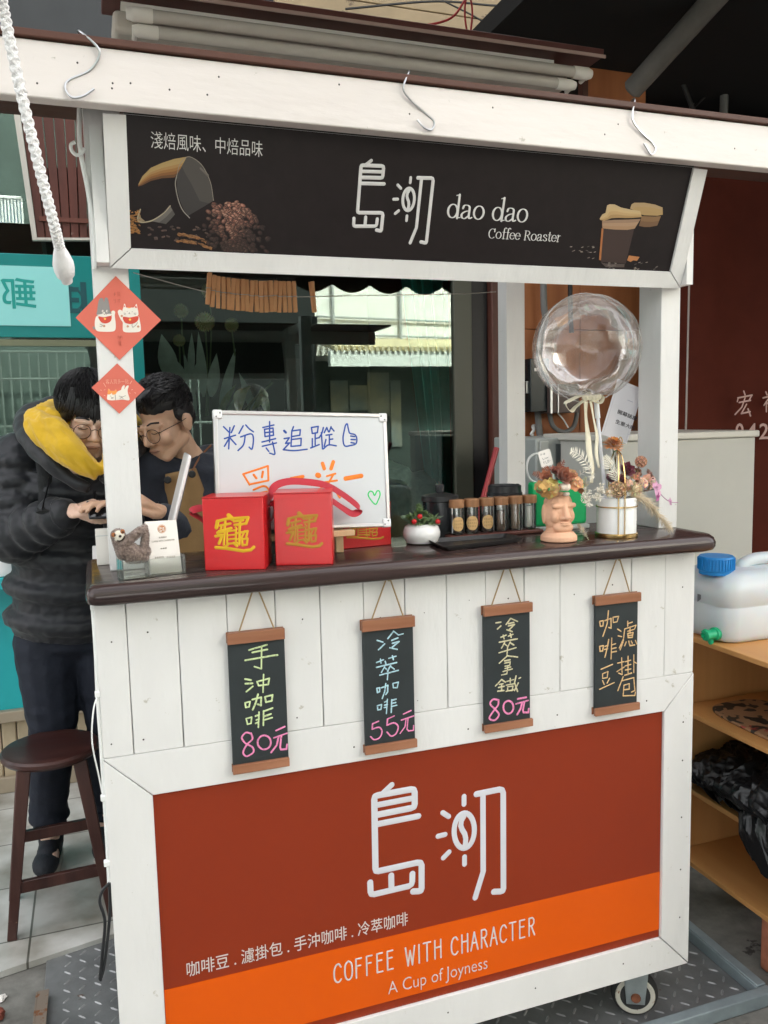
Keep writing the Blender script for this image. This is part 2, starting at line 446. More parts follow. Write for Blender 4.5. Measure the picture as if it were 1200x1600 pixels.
A = fr2.px(4, 482); B = fr2.px(54, 435); text_mb(mb, fr2, '郵', (A[0], A[1], B[0], B[1]), thin=.012, mirror=True)
A2 = fr2.px(-66, 488); B2 = fr2.px(-12, 432); text_mb(mb, fr2, '局', (A2[0], A2[1], B2[0], B2[1]), thin=.012, mirror=True)
mb.build('sign_lettering', mat('sign_green', (.01, .30, .26), .4), light_panel)
mb = MB(); fr3 = frT.sh(.0005)
c = fr3.px(110, 468); mb.stroke(fr3, [(c[0]+.05*math.cos(t*.2), c[1]+.05*math.sin(t*.2)) for t in range(31)], .010, closed=True)
A = fr3.px(108, 489); B = fr3.px(123, 449); text_mb(mb, fr3, 'E', (A[0], A[1], B[0], B[1]), c0=.001, thin=.02)
A = fr3.px(128, 489); B = fr3.px(134, 441); text_mb(mb, fr3, 'I', (A[0], A[1], B[0], B[1]), c0=.001, thin=.02)
mb.build('window_lettering', mat('sign_dark', (.005, .07, .08), .5), transom)
mb = MB(); mb.box((.2, WY-.02, TZ), (.255, WY+.05, 3.0)); mb.build('teal_mullion', teal, sf, bevel=.004)
mb = MB(); mb.box((XR, WY-.02, TZ), (XW0, WY+.05, 3.0)); mb.build('olive_jamb', mat('olive_jamb', (.075, .075, .055), .5), sf, bevel=.004)
mb = MB(); mb.box((XW0+.003, WY-.005, TZ), (XW1, WY+.06, 3.0)); mb.build('black_jamb', mat('jamb_black', (.012, .011, .012), .5), sf, bevel=.004)
mb = MB(); mb.box((XW1+.002, WY-.05, TZ), (XW1+.11, WY+.06, 3.0)); mb.build('door_post', brownwoodz, sf, bevel=.006)
wg = glass('shop_glass', (.88, .97, .93), 2.4, gloss=(.80, .97, .90))
mb = MB(); mb.face([(.255, WY, .80), (XR, WY, .80), (XR, WY, 3.0), (.255, WY, 3.0)]); mb.build('window_pane', wg, sf, smooth=False)
mb = MB(); mb.face([(-2.6, WY, ZT+.03), (.2, WY, ZT+.03), (.2, WY, zt0), (-2.6, WY, zt0)]); mb.face([(-2.6, WY, zt1), (.2, WY, zt1), (.2, WY, 3.0), (-2.6, WY, 3.0)])
mb.build('window_pane', wg, sf, smooth=False)
mb = MB(); y0 = at(0, 536, y=WY).z; mb.box((-2.6, WY-.012, y0-.012), (.2, WY-.001, y0+.014)); mb.build('olive_rail', mat('olive_rail', (.16, .17, .10), .5), sf)
# the dim room behind the glass
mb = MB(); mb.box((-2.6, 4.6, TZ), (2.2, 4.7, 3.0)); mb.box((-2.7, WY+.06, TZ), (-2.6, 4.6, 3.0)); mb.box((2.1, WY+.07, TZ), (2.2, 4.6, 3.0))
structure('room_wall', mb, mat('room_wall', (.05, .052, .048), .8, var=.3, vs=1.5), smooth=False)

# ------------------------------------------------------------ wooden wall right of the window
WX1 = at(1012, 600, y=WY).x
mb = MB(); xs = [XW1+.112, at(905, 470, y=WY).x, WX1]
for k in range(2):
    for z0, z1 in ((TZ, 1.34), (1.343, 1.93), (1.933, 3.0)):
        mb.box((xs[k]+.001, WY-.01, z0), (xs[k+1]-.002, WY+.04, z1))
pw = mb.build('plywood_wall', orangewood, None, bevel=.002); tag(pw, 'orange brown plywood wall carrying the meter boxes behind the balloon', 'wall')
# dark wall and ceiling
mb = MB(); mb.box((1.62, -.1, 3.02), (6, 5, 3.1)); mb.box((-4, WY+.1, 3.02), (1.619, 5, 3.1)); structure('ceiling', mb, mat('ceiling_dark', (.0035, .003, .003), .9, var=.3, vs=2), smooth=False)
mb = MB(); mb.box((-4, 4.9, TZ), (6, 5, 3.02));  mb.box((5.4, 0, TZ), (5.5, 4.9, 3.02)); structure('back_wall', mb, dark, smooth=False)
mb = MB(); mb.box((-14, WY-.02, 3.02), (14, WY+.08, 9.5))  # carried higher and wider out of view to keep the cart in shade
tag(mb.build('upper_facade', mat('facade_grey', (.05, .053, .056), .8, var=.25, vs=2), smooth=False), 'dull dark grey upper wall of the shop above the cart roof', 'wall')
# cream boards above, behind the lamp
mb = MB(); yb = 2.12
zb_ = at(930, 112, y=yb).z
for z0, z1, xe in ((-.12, .165, 955), (.168, .40, 858), (.403, .7, 858)):
    mb.box((at(430, 20, y=yb).x, yb, zb_+z0), (at(xe, 40, y=yb).x, yb+.03, zb_+z1))
tag(mb.build('wall_board', mat('cream_board', (.27, .20, .115), .6, var=.25, vs=3, spots=(9, .62, (.12, .08, .05))), bevel=.004), 'stained cream wall boards high up behind the tube lamp', 'board')
mb = MB(); p0 = at(914, 170, y=1.7); p1 = at(1010, 74, y=1.7); mb.box((p0.x, 1.7, p0.z), (p1.x, 1.73, p1.z))
tag(mb.build('plywood_piece', orangewood, bevel=.003), 'piece of orange plywood standing above the right end of the tube lamp', 'board')

# awning over the pavement: only the glass and the balloon mirror it
mb = MB(); N = 150; x0, x1 = -.75, 5.2; slope = .45/1.6
def awn(u, v): return V((x0+(x1-x0)*u, -.10+.45*v, 2.56+.18*v))
mb.grid(awn, N, 6)
def val(u, v):
    x = x0+(x1-x0)*u; s = abs(math.sin(x*math.pi/.30)); return V((x, -.10-.01*v, 2.56-(.05+.06*s)*v))
mb.grid(val, N*3, 2)
tag(mb.build('awning', mat('awning_cloth', (.115, .042, .03), .8, var=.15, vs=4), solid=.004, smooth=False), 'red brown scalloped awning over the cart, mirrored in the shop window', 'awning')

# ------------------------------------------------------------ the other side of the street (seen mirrored in the shop glass)
VY = 12.43; RY = 2*WY-VY
def mir(px, py, yv=VY): p = at(px, py, y=yv); return p.x, p.z
bd = thing('street_building', 'pale building across the street mirrored in the shop window, with ribbed cream canopy', 'building', (4, RY, GZ))
pale = mat('pale_wall', (.78, .77, .70), .7, var=.06, vs=1)
mb = MB(); mb.box((mir(492, 500)[0], RY-2, mir(600, 556)[1]), (11, RY, 7)); mb.build('upper_wall', pale, bd)
mb = MB(); zc, zd = mir(600, 540)[1], mir(600, 556)[1]
for k in range(73):
    x = mir(494, 500)[0]+k*.098; mb.tube([(x, RY+.02, zc+.08), (x, RY+1.2, zd+.02)], .05, 6, flat=.6)
mb.build('ribbed_canopy', mat('cream_canopy', (.75, .66, .42), .5), bd)
mb = MB(); mb.box((mir(486, 500)[0], RY+1.0, mir(600, 579)[1]), (11, RY+1.15, mir(600, 557)[1])); mb.build('fascia', mat('fascia', (.72, .74, .68), .5), bd)
mb = MB(); mb.box((mir(492, 500)[0], RY-1.2, GZ), (11, RY-1.0, mir(600, 556)[1]-.02)); mb.build('shop_wall', mat('dim_shop', (.10, .13, .115), .7, var=.5, vs=2), bd)
mb = MB()
for px0, px1, py0, py1 in ((541, 568, 590, 660), (572, 600, 598, 640), (602, 636, 577, 650), (500, 512, 600, 700), (640, 655, 590, 700)):
    a_, b_ = mir(px0, py1), mir(px1, py0); mb.box((a_[0], RY-.99, a_[1]), (b_[0], RY-.96, b_[1]))
mb.build('poster', mat('poster', (.55, .52, .36), .6, col2=(.3, .36, .34), vs=1.3), bd)
mb = MB()
for px in (519, 624): x = mir(px, 500)[0]; mb.tube([(x, RY+.06, 2.6), (x, RY+.06, 5.5)], .03, 6)
for py in (497, 523): z = mir(600, py)[1]; mb.tube([(mir(494, 500)[0], RY+.05, z), (11, RY+.05, z-.15)], .02, 5)
mb.build('pipe', mat('pipe_grey', (.35, .36, .35), .5), bd)
mb = MB()
for px0, px1 in ((60, 150), (-70, 0)):
    a_, b_ = mir(px0, 700), mir(px1, 620); mb.box((a_[0], RY+.2, GZ), (b_[0], RY+.9, b_[1]-.2))
b2 = thing('street_house', 'grey green tiled house across the street mirrored in the left shop window', 'building', (-1.5, RY, GZ))
mb = MB(); mb.box((mir(219, 500)[0], RY-2, GZ), (mir(488, 500)[0], RY+.1, 8))  # added dark block: keeps the glass behind the flowers from reflecting bright walls
tag(mb.build('dark_reflection_block', mat('dark_reflection_block', (.006, .008, .007), .8), smooth=False), 'dark block added across the street so the middle of the shop window mirrors black', 'building')
mb = MB(); mb.box((-9, RY-2, GZ), (mir(214, 500)[0], RY, 7)); mb.build('wall', mat('grey_tile_wall', (.075, .105, .09), .6, var=.25, vs=2, bump=.2, bs=8), b2)
mb = MB(); a_, b_ = mir(-40, 378), mir(34, 312); mb.box((a_[0], RY+.001, a_[1]), (b_[0], RY+.03, b_[1])); wn = mb.build('window', mat('window_blue', (.30, .45, .55), .3), b2)
mb = MB()
for k in range(16): 
    x = a_[0]+(b_[0]-a_[0])*k/15; mb.tube([(x, RY+.08, a_[1]), (x, RY+.08, b_[1])], .016, 6)
for z in (a_[1], b_[1]): mb.tube([(a_[0], RY+.08, z), (b_[0], RY+.08, z)], .03, 6)
mb.build('grille', mat('white_bars', (.85, .85, .82), .4), wn)
mb = MB()
for k in range(60): x = -6+k*.13; mb.tube([(x, RY+.5, GZ), (x, RY+.5, 2.6)], .014, 5)
for z in (.6, 1.5, 2.2, 2.6): mb.tube([(-6, RY+.5, z), (1.9, RY+.5, z)], .02, 5)
tag(mb.build('fence', mat('fence_grey', (.16, .19, .17), .5)), 'grey bar fence across the street, mirrored in the left shop window', 'fence')
mb = MB()                                                             # a pale parked car, simple but whole
cx, cy = mir(20, 660)[0], RY+1.9
def car_ring(t): 
    prof = [(0, .62, .30), (.06, .80, .42), (.30, .86, .78), (.42, .88, .90), (.52, .82, 1.32), (.78, .82, 1.36), (.92, .84, .95), (1, .78, .5)]
    for (a0, w0, h0), (a1, w1, h1) in zip(prof, prof[1:]):
        if a0 <= t <= a1: k = (t-a0)/(a1-a0); return w0+(w1-w0)*k, h0+(h1-h0)*k
rows = []
for k in range(31):
    w, h = car_ring(k/30); x = cx-2+4*k/30
    rows.append(mb.add([(x, cy-w, GZ+.22), (x, cy-w*1.0, GZ+.22+h*.5), (x, cy-w*.8, GZ+.22+h), (x, cy+w*.8, GZ+.22+h), (x, cy+w, GZ+.22+h*.5), (x, cy+w, GZ+.22)]))
for a_, b_ in zip(rows, rows[1:]): mb.band(a_, b_, 6)
mb.fc([rows[0]+k for k in range(5, -1, -1)]); mb.fc([rows[-1]+k for k in range(6)])
car = thing('parked_car', 'white car parked across the street, mirrored in the left shop window', 'car', (cx, cy, GZ)); mb.build('body', mat('car_white', (.75, .76, .76), .25), car, bevel=.03)
for sx in (-1.25, 1.25):
    for sy in (-.8, .8): mb = MB(); mb.lathe([(.1, -.1), (.28, -.1), (.31, -.05), (.31, .05), (.28, .1), (.1, .1)], (cx+sx, cy+sy, GZ+.31), 20, (0, 1, 0)); mb.build('wheel', blackm, car)
mb = MB(); mb.box((cx+.1, cy-.74, GZ+1.22), (cx+1.05, cy+.74, GZ+1.46)); mb.build('window', mat('car_glass', (.03, .04, .045), .1), car, bevel=.04)
# ------------------------------------------------------------ THE CART
W = 1.4
cart = thing('coffee_cart', 'white painted wooden coffee cart with dark counter and black and rust brown signs', 'cart', (.7, .4, -.115))
F0 = Fr((0, 0, 0)); FS = Fr((0, .006, 0))
ZB, ZTOP = .066, 1.155
rx0, rx1, rz0, rz1 = .0898, 1.3129, .1557, .7551
zp = F0.px(165, 1186)[1]                                        # lower edge of the planks
seams = [F0.px(*q)[0] for q in ((196, 950), (276, 940), (353, 930), (429, 925), (499, 915), (567, 910), (632, 905), (697, 900), (758, 895), (819, 890), (875, 885), (931, 880), (987, 875), (1040, 868))]
xs = [0]+seams+[W]
mb = MB()
for k, (a, b) in enumerate(zip(xs, xs[1:])):
    j = .0009*math.sin(k*2.3)
    mb.box((a+.0007, j, zp+.0009), (b-.0007, .018, ZTOP))
mb.build('plank_front', white, cart, bevel=.0012, seg=1)
mb = MB()
for k, (a, b) in enumerate(zip(xs, xs[1:])):
    for z in (1.075+.012*math.sin(k*1.7), zp+.028):
        for dx in ((.5,) if z > 1 else (.3,)):
            if k % 3 != 2 or z > 1: mb.ell((a+(b-a)*dx+.01*math.sin(k*5), .0005, z), (.0019, .0012, .0019), nu=8, nv=5)
for z in (.2, .33, .47, .62, .72): mb.ell((W-.03, -.0025, z), (.0022, .0012, .0022), nu=8, nv=5)
for x in (.25, .45, .72, .95, 1.2): mb.ell((x, -.0025, .115), (.002, .0012, .002), nu=8, nv=5); mb.ell((x+.06, -.0025, .79), (.002, .0012, .002), nu=8, nv=5)
mb.build('screw_heads', screw, cart)
mb = MB(); t = -.002                                            # mitred trim round the lower sign
def trim(poly): mb.prism(F0, poly, -.018, .002)
g_ = .0007
trim([(0, ZB), (W, ZB), (rx1-g_, rz0-g_), (rx0+g_, rz0-g_)])
trim([(0+.0005, zp), (rx0, rz1+g_), (rx1, rz1+g_), (W-.0005, zp)])
trim([(0, ZB+.002), (rx0-g_, rz0+.001), (rx0-g_, rz1-.001), (0, zp-.002)])
trim([(W, ZB+.002), (W, zp-.002), (rx1+g_, rz1-.001), (rx1+g_, rz0+.001)])
mb.build('trim_frame', white, cart, bevel=.0012, seg=1)
mb = MB(); mb.box((0, .0185, ZB), (.018, .80, ZTOP)); mb.box((W-.018, .0185, ZB), (W, .80, ZTOP)); mb.box((.018, .0185, ZB), (W-.018, .036, ZTOP)); mb.box((.018, .036, ZB), (W-.018, .80, ZB+.02))
mb.box((.018, .036, .93), (W-.018, .80, .95))
mb.build('body_shell', white, cart, bevel=.002)
# counter top with rounded front edge
mb = MB(); CZ = 1.195
def counter_outline():
    P = []; x0, x1, y0, y1 = -.012, 1.437, -.052, .30
    for cx, cy, r, a0 in ((x0+.022, y0+.022, .022, 180), (x1-.04, y0+.04, .04, 270), (x1-.005, y1-.005, .005, 0), (x0+.005, y1-.005, .005, 90)):
        for k in range(7): P.append((cx+r*math.cos(R(a0+15*k)), cy+r*math.sin(R(a0+15*k))))
    return P
po = counter_outline(); ring = []
for off, z in ((.012, CZ-.040), (.003, CZ-.036), (0, CZ-.028), (0, CZ-.018), (.003, CZ-.008), (.010, CZ-.001), (.013, CZ)):
    c0 = V((.7, .124)); q = []
    for x, y in po:
        dx = 1 if x < .7 else -1; dy = 1 if y < .1 else -1; q.append((x+dx*off, y+dy*off, z))
    ring.append(mb.add(q))
n = len(po)
for a, b in zip(ring, ring[1:]): mb.band(a, b, n)
mb.fc([ring[-1]+k for k in range(n)]); mb.fc([ring[0]+k for k in range(n-1, -1, -1)])
mb.build('counter_top', darkwood, cart, ang=50)
# posts
mb = MB(); mb.box((.036, .105, CZ), (.104, .175, 2.15)); mb.build('post', white, cart, bevel=.002)
mb = MB(); mb.box((1.370, .105, CZ), (1.427, .195, 2.15)); mb.build('post', white, cart, bevel=.002)
mb = MB(); mb.box((1.305, .80, ZTOP), (1.372, .86, 2.15)); mb.build('post', white, cart, bevel=.002)
mb = MB(); mb.box((.075, .80, ZTOP), (.13, .86, 2.15)); mb.build('post', white, cart, bevel=.002)
# fascia beam and roof boards
mb = MB(); mb.box((-.45, -.045, 2.053), (2.1, -.012, 2.148)); mb.build('fascia_beam', whitev, cart, bevel=.003)
mb = MB()
for px, py in ((121, 98), (176, 130), (175, 138), (265, 140), (324, 148), (204, 130), (640, 178), (945, 210), (966, 194), (58, 130), (342, 120), (530, 132), (770, 168), (1148, 232)):
    p = at(px, py, y=-.045); mb.ell((p.x, -.0445, p.z), (.0022, .0012, .0022), nu=8, nv=5)
mb.build('nail_heads', screw, cart)
mb = MB()
for k in range(2): mb.box((-.45, -.052+k*.2, 2.150), (2.1, .146+k*.2, 2.163))
mb.build('roof_board', brownwood, cart, bevel=.002)
for x in (.05, 1.38):
    mb = MB(); mb.box((x, -.0115, 2.10), (x+.035, .86, 2.149)); mb.build('rafter', white, cart, bevel=.002)
# tilted header sign
hb = V((.069, .082, 1.793)); ht = V((.069, -.008, 2.052))
FH = Fr(hb, (1, 0, 0), ht-hb); HH = (ht-hb).length; HW = 1.338
a0, b1 = FH.px(199, 179); a1, b0 = FH.px(1048, 425); _, b1r = FH.px(1084, 262); _, b0l = FH.px(204, 387)
a1 = (FH.px(1085, 262)[0]+FH.px(1047, 425)[0])/2; b1 = (b1+b1r)/2; b0 = (b0+b0l)/2; a0 = (a0+FH.px(204, 387)[0])/2
mb = MB(); e = .0008
for poly in ([(0, 0), (HW, 0), (a1-e, b0-e), (a0+e, b0-e)], [(0, HH), (a0+e, b1+e), (a1-e, b1+e), (HW, HH)], [(0, .002), (a0-e, b0+e), (a0-e, b1-e), (0, HH-.002)], [(HW, .002), (HW, HH-.002), (a1+e, b1-e), (a1+e, b0+e)]):
    mb.prism(FH, poly, -.02, 0)
mb.build('header_frame', white, cart, bevel=.0015, seg=1)
mb = MB(); mb.fbox(FH, (a0-.004, b0-.004, -.019), (a1+.004, b1+.004, -.006))
black_sign = mat('sign_black', (.015, .0105, .0105), .42, spec=.25, var=.15, vs=30)
hsign = mb.build('header_sign', black_sign, cart)
mb = MB(); q = (FH.px(150, 300), )                               # gusset between sign and post
mb.box((.045, .06, 1.80), (.069-.001, .104, 2.05)); mb.build('side_block', white, cart); mb = MB(); mb.box((1.408, .06, 1.80), (1.4265, .104, 2.05)); mb.build('side_block', white, cart)

# ---- the mark: an island above a wave, with a bean for a sun
LO, LS = (560, 1210), 250/1200
logo = [([(185, 140), (250, 78)], 40), ([(145, 302), (395, 253), (416, 243), (422, 225), (422, 135), (414, 116), (395, 112), (145, 157), (126, 165), (119, 185), (128, 705), (134, 722), (150, 726), (440, 662), (464, 664), (474, 682), (474, 858), (468, 872), (455, 876), (410, 878)], 46),
        ([(140, 230), (412, 178)], 42), ([(140, 374), (450, 313)], 44), ([(88, 810), (91, 880), (99, 896), (118, 899), (380, 838), (398, 824), (404, 805), (405, 745)], 44), ([(246, 758), (248, 862)], 44),
        ([(792, 165), (792, 224)], 38), ([(632, 287), (677, 316)], 38), ([(597, 464), (650, 451)], 38), ([(637, 626), (680, 582)], 38), ([(796, 618), (796, 674)], 38),
        ([(790, 318), (772, 350), (768, 385), (778, 415), (797, 445), (805, 480), (803, 515), (794, 548)], 40),
        ([(885, 148), (1058, 113), (1076, 118), (1086, 138), (1088, 860), (1082, 873), (1068, 878), (1015, 880)], 46), ([(934, 150), (936, 728), (876, 924)], 44)]
bean = [(794+76*math.cos(k*math.pi/16), 422+132*math.sin(k*math.pi/16)+(-6*math.cos(k*math.pi/16))) for k in range(32)]
def L2(p): return V(FS.px(LO[0]+p[0]*LS, LO[1]+p[1]*LS))
gw = (L2((600, 500))-L2((600, 600))).length/100
def put_logo(mb, fr, fn, k):
    for pts, w in logo: mb.stroke(fr, [fn(L2(p)) for p in pts], w*gw*k)
    mb.stroke(fr, [fn(L2(p)) for p in bean], 40*gw*k, closed=True)
# lower sign
mb = MB(); z_o1 = FS.px(257, 1545)[1]; z_o1 = (z_o1+FS.px(1032, 1363)[1])/2; z_o0 = FS.px(1031, 1451)[1]
mb.fbox(FS, (rx0, rz0, -.010), (rx1, rz1, 0))
lsign = mb.build('lower_sign', mat('sign_rust', (.25, .029, .0075), .2, spec=.4, var=.05, vs=2, bump=.03, bs=3), cart)
mb = MB(); mb.fbox(FS, (rx0+.0005, z_o0, .0002), (rx1-.0005, z_o1, .0012)); mb.build('orange_band', mat('sign_orange', (.70, .095, .001), .2, spec=.4, var=.04, vs=2), lsign)
print_white = mat('print_white', (.62, .62, .66), .35); print_pale = mat('print_pale', (.64, .56, .52), .4)
mb = MB(); put_logo(mb, FS, lambda p: p, 1.0); mb.build('logo', print_white, lsign)
mb = MB()
A = FS.px(292, 1522); B = FS.px(637, 1429); text_mb(mb, FS, '咖啡豆 . 濾掛包 . 手沖咖啡 . 冷萃咖啡', (A[0], (A[1]+FS.px(637, 1449.5)[1])/2, B[0], (FS.px(637, 1427)[1]+FS.px(292, 1500)[1])/2)); mb.build('lettering', print_pale, lsign); mb = MB()
FO = FS.sh(.0013)
GL = {'C': [[(.42, .8), (.3, .97), (.14, .92), (.04, .7), (.02, .45), (.05, .2), (.16, .04), (.3, .02), (.42, .14)]], 'O': [[(.24, 1), (.07, .85), (.02, .5), (.07, .15), (.24, 0), (.41, .15), (.46, .5), (.41, .85), (.24, 1)]],
      'F': [[(.06, 0), (.06, 1), (.38, 1)], [(.06, .62), (.32, .62)]], 'E': [[(.38, 0), (.06, 0), (.06, 1), (.38, 1)], [(.06, .62), (.33, .62)]], 'W': [[(0, 1), (.14, 0), (.27, .8), (.40, 0), (.54, 1)]], 'I': [[(.1, 0), (.1, 1)]],
      'T': [[(0, 1), (.42, 1)], [(.21, 1), (.21, 0)]], 'H': [[(.06, 0), (.06, 1)], [(.42, 0), (.42, 1)], [(.06, .6), (.42, .6)]], 'A': [[(.0, 0), (.22, 1), (.44, 0)], [(.09, .4), (.35, .4)]], 'R': [[(.06, 0), (.06, 1), (.28, 1), (.38, .88), (.38, .68), (.28, .56), (.06, .54)], [(.2, .54), (.42, 0)]]}
GW = {'I': .2, 'W': .54}
def deco(mb, fr, s, a0, b0, a1, h, w):
    tot = sum(GW.get(c, .46) for c in s)+.17*(len(s)-1); k = (a1-a0)/tot; x = a0
    for c in s:
        for st in GL[c]: mb.stroke(fr, [(x+p[0]*k, b0+p[1]*h) for p in st], w, smooth=len(st) > 6 and c in 'CO')
        x += (GW.get(c, .46)+.17)*k
bz = FO.px(523, 1535)[1]; bh = FO.px(523, 1504)[1]-bz; S6 = lambda x: FO.px(280+x*.5, 1500)[0]
w6 = FO.px(700, 1480)[0]-FO.px(697.6, 1480)[0]
Z6 = lambda x, y: FO.px(280+x*.5, 1400+y*.5)
for s, xl, yl, xr, yr in (('COFFEE', 484, 272, 672, 228), ('WITH', 708, 218, 820, 193), ('CHARACTER', 850, 185, 1112, 122)):
    deco(mb, FO, s, Z6(xl, yl)[0], (Z6(xl, yl)[1]+Z6(xr, yr)[1])/2, Z6(xr, yr)[0], .0445, w6)
mb.build('lettering', print_pale, lsign); mb = MB(); A = Z6(653, 305); B = Z6(963, 232); text_mb(mb, FO, 'A Cup of Joyness', (A[0], (A[1]+B[1])/2-.008, B[0], Z6(655, 268)[1]), thin=-.012)
mb.build('lettering', print_pale, lsign)

# header lettering
FP = FH.sh(-.0058)
mb = MB()
HO, HS = (540, 240), 350/1200
Hp = lambda x, y: V(FP.px(HO[0]+x*HS, HO[1]+y*HS))
T0, B0_, R0_ = L2((250, 78)), L2((876, 924)), L2((1086, 113)); T1, B1_, R1_ = Hp(138, 37), Hp(346, 478), Hp(470, 134)
ma = MX(((B0_.x-T0.x, R0_.x-T0.x), (B0_.y-T0.y, R0_.y-T0.y))); mc = MX(((B1_.x-T1.x, R1_.x-T1.x), (B1_.y-T1.y, R1_.y-T1.y))); mt = mc@ma.inverted()
kk = ((R1_-T1).length/(R0_-T0).length+(B1_-T1).length/(B0_-T0).length)/2
put_logo(mb, FP, lambda p: T1+mt@(p-T0), kk*.98)
mb.build('logo', mat('print_grey', (.62, .60, .59), .45), hsign)
mb = MB()
A = FP.px(236, 235); B = FP.px(410, 240); text_mb(mb, FP, '淺焙風味、中焙品味', (A[0], (FP.px(236, 233)[1]+FP.px(410, 244)[1])/2, B[0], (FP.px(236, 207)[1]+FP.px(410, 218)[1])/2), thin=-.006)
grey2 = mat('print_grey2', (.66, .64, .62), .45); mb.build('lettering', grey2, hsign); mb = MB()
EL = lambda cx, cy, rx, ry, a0, a1, n=18: [(cx+rx*math.cos(R(a0+(a1-a0)*k/n)), cy+ry*math.sin(R(a0+(a1-a0)*k/n))) for k in range(n+1)]
SG = {'d': (.98, [EL(.42, .5, .33, .5, 0, 360), [(.78, 1.72), (.78, .0)], [(.58, 1.66), (.78, 1.72)], [(.78, .02), (.98, .05)]]),
      'a': (.88, [curve([(.14, .76), (.22, .96), (.42, 1.0), (.58, .9), (.61, .7), (.61, .2), (.68, .02), (.84, .1)]), curve([(.6, .6), (.3, .5), (.1, .3), (.14, .06), (.34, .0), (.6, .22)])]),
      'o': (.86, [EL(.42, .5, .35, .5, 0, 360)]), 'C': (1.05, [EL(.55, .7, .46, .72, 50, 312), [(.86, 1.4), (.86, 1.0)]]),
      'f': (.56, [curve([(.62, 1.55), (.48, 1.68), (.32, 1.52), (.28, 1.2)])+[V((.28, .6)), V((.28, 0))], [(.06, 1), (.52, 1)], [(.1, 0), (.5, 0)]]),
      'e': (.78, [[(.1, .55), (.72, .55)], EL(.41, .5, .33, .5, 6, 322)]), 's': (.68, [curve([(.56, .78), (.4, 1), (.16, .92), (.13, .7), (.34, .53), (.56, .36), (.56, .1), (.34, 0), (.1, .2)])]),
      't': (.58, [[(.28, 1.36), (.28, .2), (.38, .02), (.58, .1)], [(.06, 1), (.54, 1)]]), 'r': (.66, [[(.22, 1), (.22, 0)], [(.06, .98), (.22, 1)], curve([(.22, .62), (.36, .92), (.58, .94)]), [(.08, 0), (.4, 0)]]),
      'R': (1.05, [[(.22, 1.4), (.22, 0)], [(.06, 1.4), (.3, 1.4)], curve([(.22, 1.4), (.6, 1.38), (.8, 1.08), (.6, .76), (.22, .72)]), [(.5, .72), (.92, .02), (1.02, 0)], [(.08, 0), (.38, 0)]]), ' ': (.5, [])}
def serif(mb, fr, s, p0, p1, xh, shear=0):
    tot = sum(SG[c][0] for c in s); d = (p1-p0); k = d.length/tot; u = d.normalized(); v = V((-u.y, u.x)); x = 0
    for c in s:
        for st in SG[c][1]: mb.stroke(fr, [p0+u*((x+q[0])*k)+v*(q[1]*xh) for q in st], .1, nib=(.065*xh, .19*xh), smooth=False)
        x += SG[c][0]*k/k
b = (Hp(540, 343).y+Hp(970, 367).y)/2
serif(mb, FP, 'dao dao', V((Hp(538, 343).x, b)), V((Hp(974, 365).x, b)), (Hp(540, 274)-Hp(540, 346)).length)
mb.build('lettering', grey2, hsign); mb = MB(); b = (Hp(765, 452).y+Hp(1145, 473).y)/2
serif(mb, FP, 'Coffee Roaster', V((Hp(762, 450).x, b)), V((Hp(1150, 473).x, b)), (Hp(800, 417)-Hp(800, 452)).length)
mb.build('lettering', mat('print_grey2', (.66, .64, .62), .45), hsign)
# printed picture: tipped cup with beans, two lidded cups
art = mat('printed_picture', (1, 1, 1), .45, attr=True)
mb = MB(); O1, S1 = (190, 220), 260/1200
def lerp(a, b, t): return tuple(a[k]+(b[k]-a[k])*t for k in range(3))
def strip(top, bot, cols, c):                      # graded band between two outlines
    n = len(top)-1; m = len(cols)-1
    for i in range(n):
        for j in range(m):
            P = []
            for ii, jj in ((i, j), (i+1, j), (i+1, j+1), (i, j+1)):
                x = top[ii][0]+(bot[ii][0]-top[ii][0])*jj/m; y = top[ii][1]+(bot[ii][1]-top[ii][1])*jj/m
                q = FP.px(O1[0]+x*S1, O1[1]+y*S1); P.append(FP.p(q[0], q[1], c))
            mb.face(P[::-1], lerp(cols[j], cols[j+1], .5))
strip([(122, 310), (150, 255), (210, 195), (290, 160), (380, 130), (470, 115)], [(120, 330), (150, 320), (210, 290), (290, 270), (380, 265), (398, 250)], [(.30, .20, .07), (.36, .25, .10), (.34, .21, .08), (.30, .15, .045), (.24, .10, .025), (.15, .06, .015), (.06, .025, .01)], .0006)
strip([(470, 115), (520, 125), (580, 180), (620, 250), (650, 330), (664, 430)], [(398, 250), (400, 350), (420, 430), (450, 500), (480, 540), (600, 470)], [(.075, .065, .055), (.042, .036, .033), (.03, .026, .025)], .0006)
for pts, w, col in (([(398, 250), (388, 300), (392, 350), (410, 430), (440, 500), (490, 556)], 7, (.30, .27, .23)), ([(398, 250), (420, 170), (470, 118), (520, 128), (585, 185), (640, 300), (662, 430)], 6, (.22, .19, .15)), ([(570, 200), (600, 230), (620, 250)], 20, (.12, .10, .085)), ([(135, 495), (115, 560), (140, 588), (220, 575), (300, 525), (350, 470)], 9, (.36, .30, .20))):
    mb.pstroke(FP, O1, S1, pts, w, smooth=True, col=col, h=.0009)
strip([(220, 580), (290, 530), (350, 470)], [(320, 600), (350, 570), (385, 530)], [(.16, .14, .12), (.10, .09, .08), (.04, .035, .03)], .0007)
mb.pgon(FP, O1, S1, [(122, 500), (140, 555), (170, 580), (125, 585), (112, 555)], .0003, .0007, (.26, .20, .12))
random.seed(3)
for k in range(90):
    x = random.uniform(48, 130); y = random.uniform(505, 670); c = random.uniform(.5, 1.2)
    if x > 128-(y-505)*.02: continue
    mb.pstroke(FP, O1, S1, [(x, y), (min(x+random.uniform(6, 22), 132), y+random.uniform(-6, 8))], 8, col=(.32*c, .14*c, .035*c), h=.0007+k*4e-6)
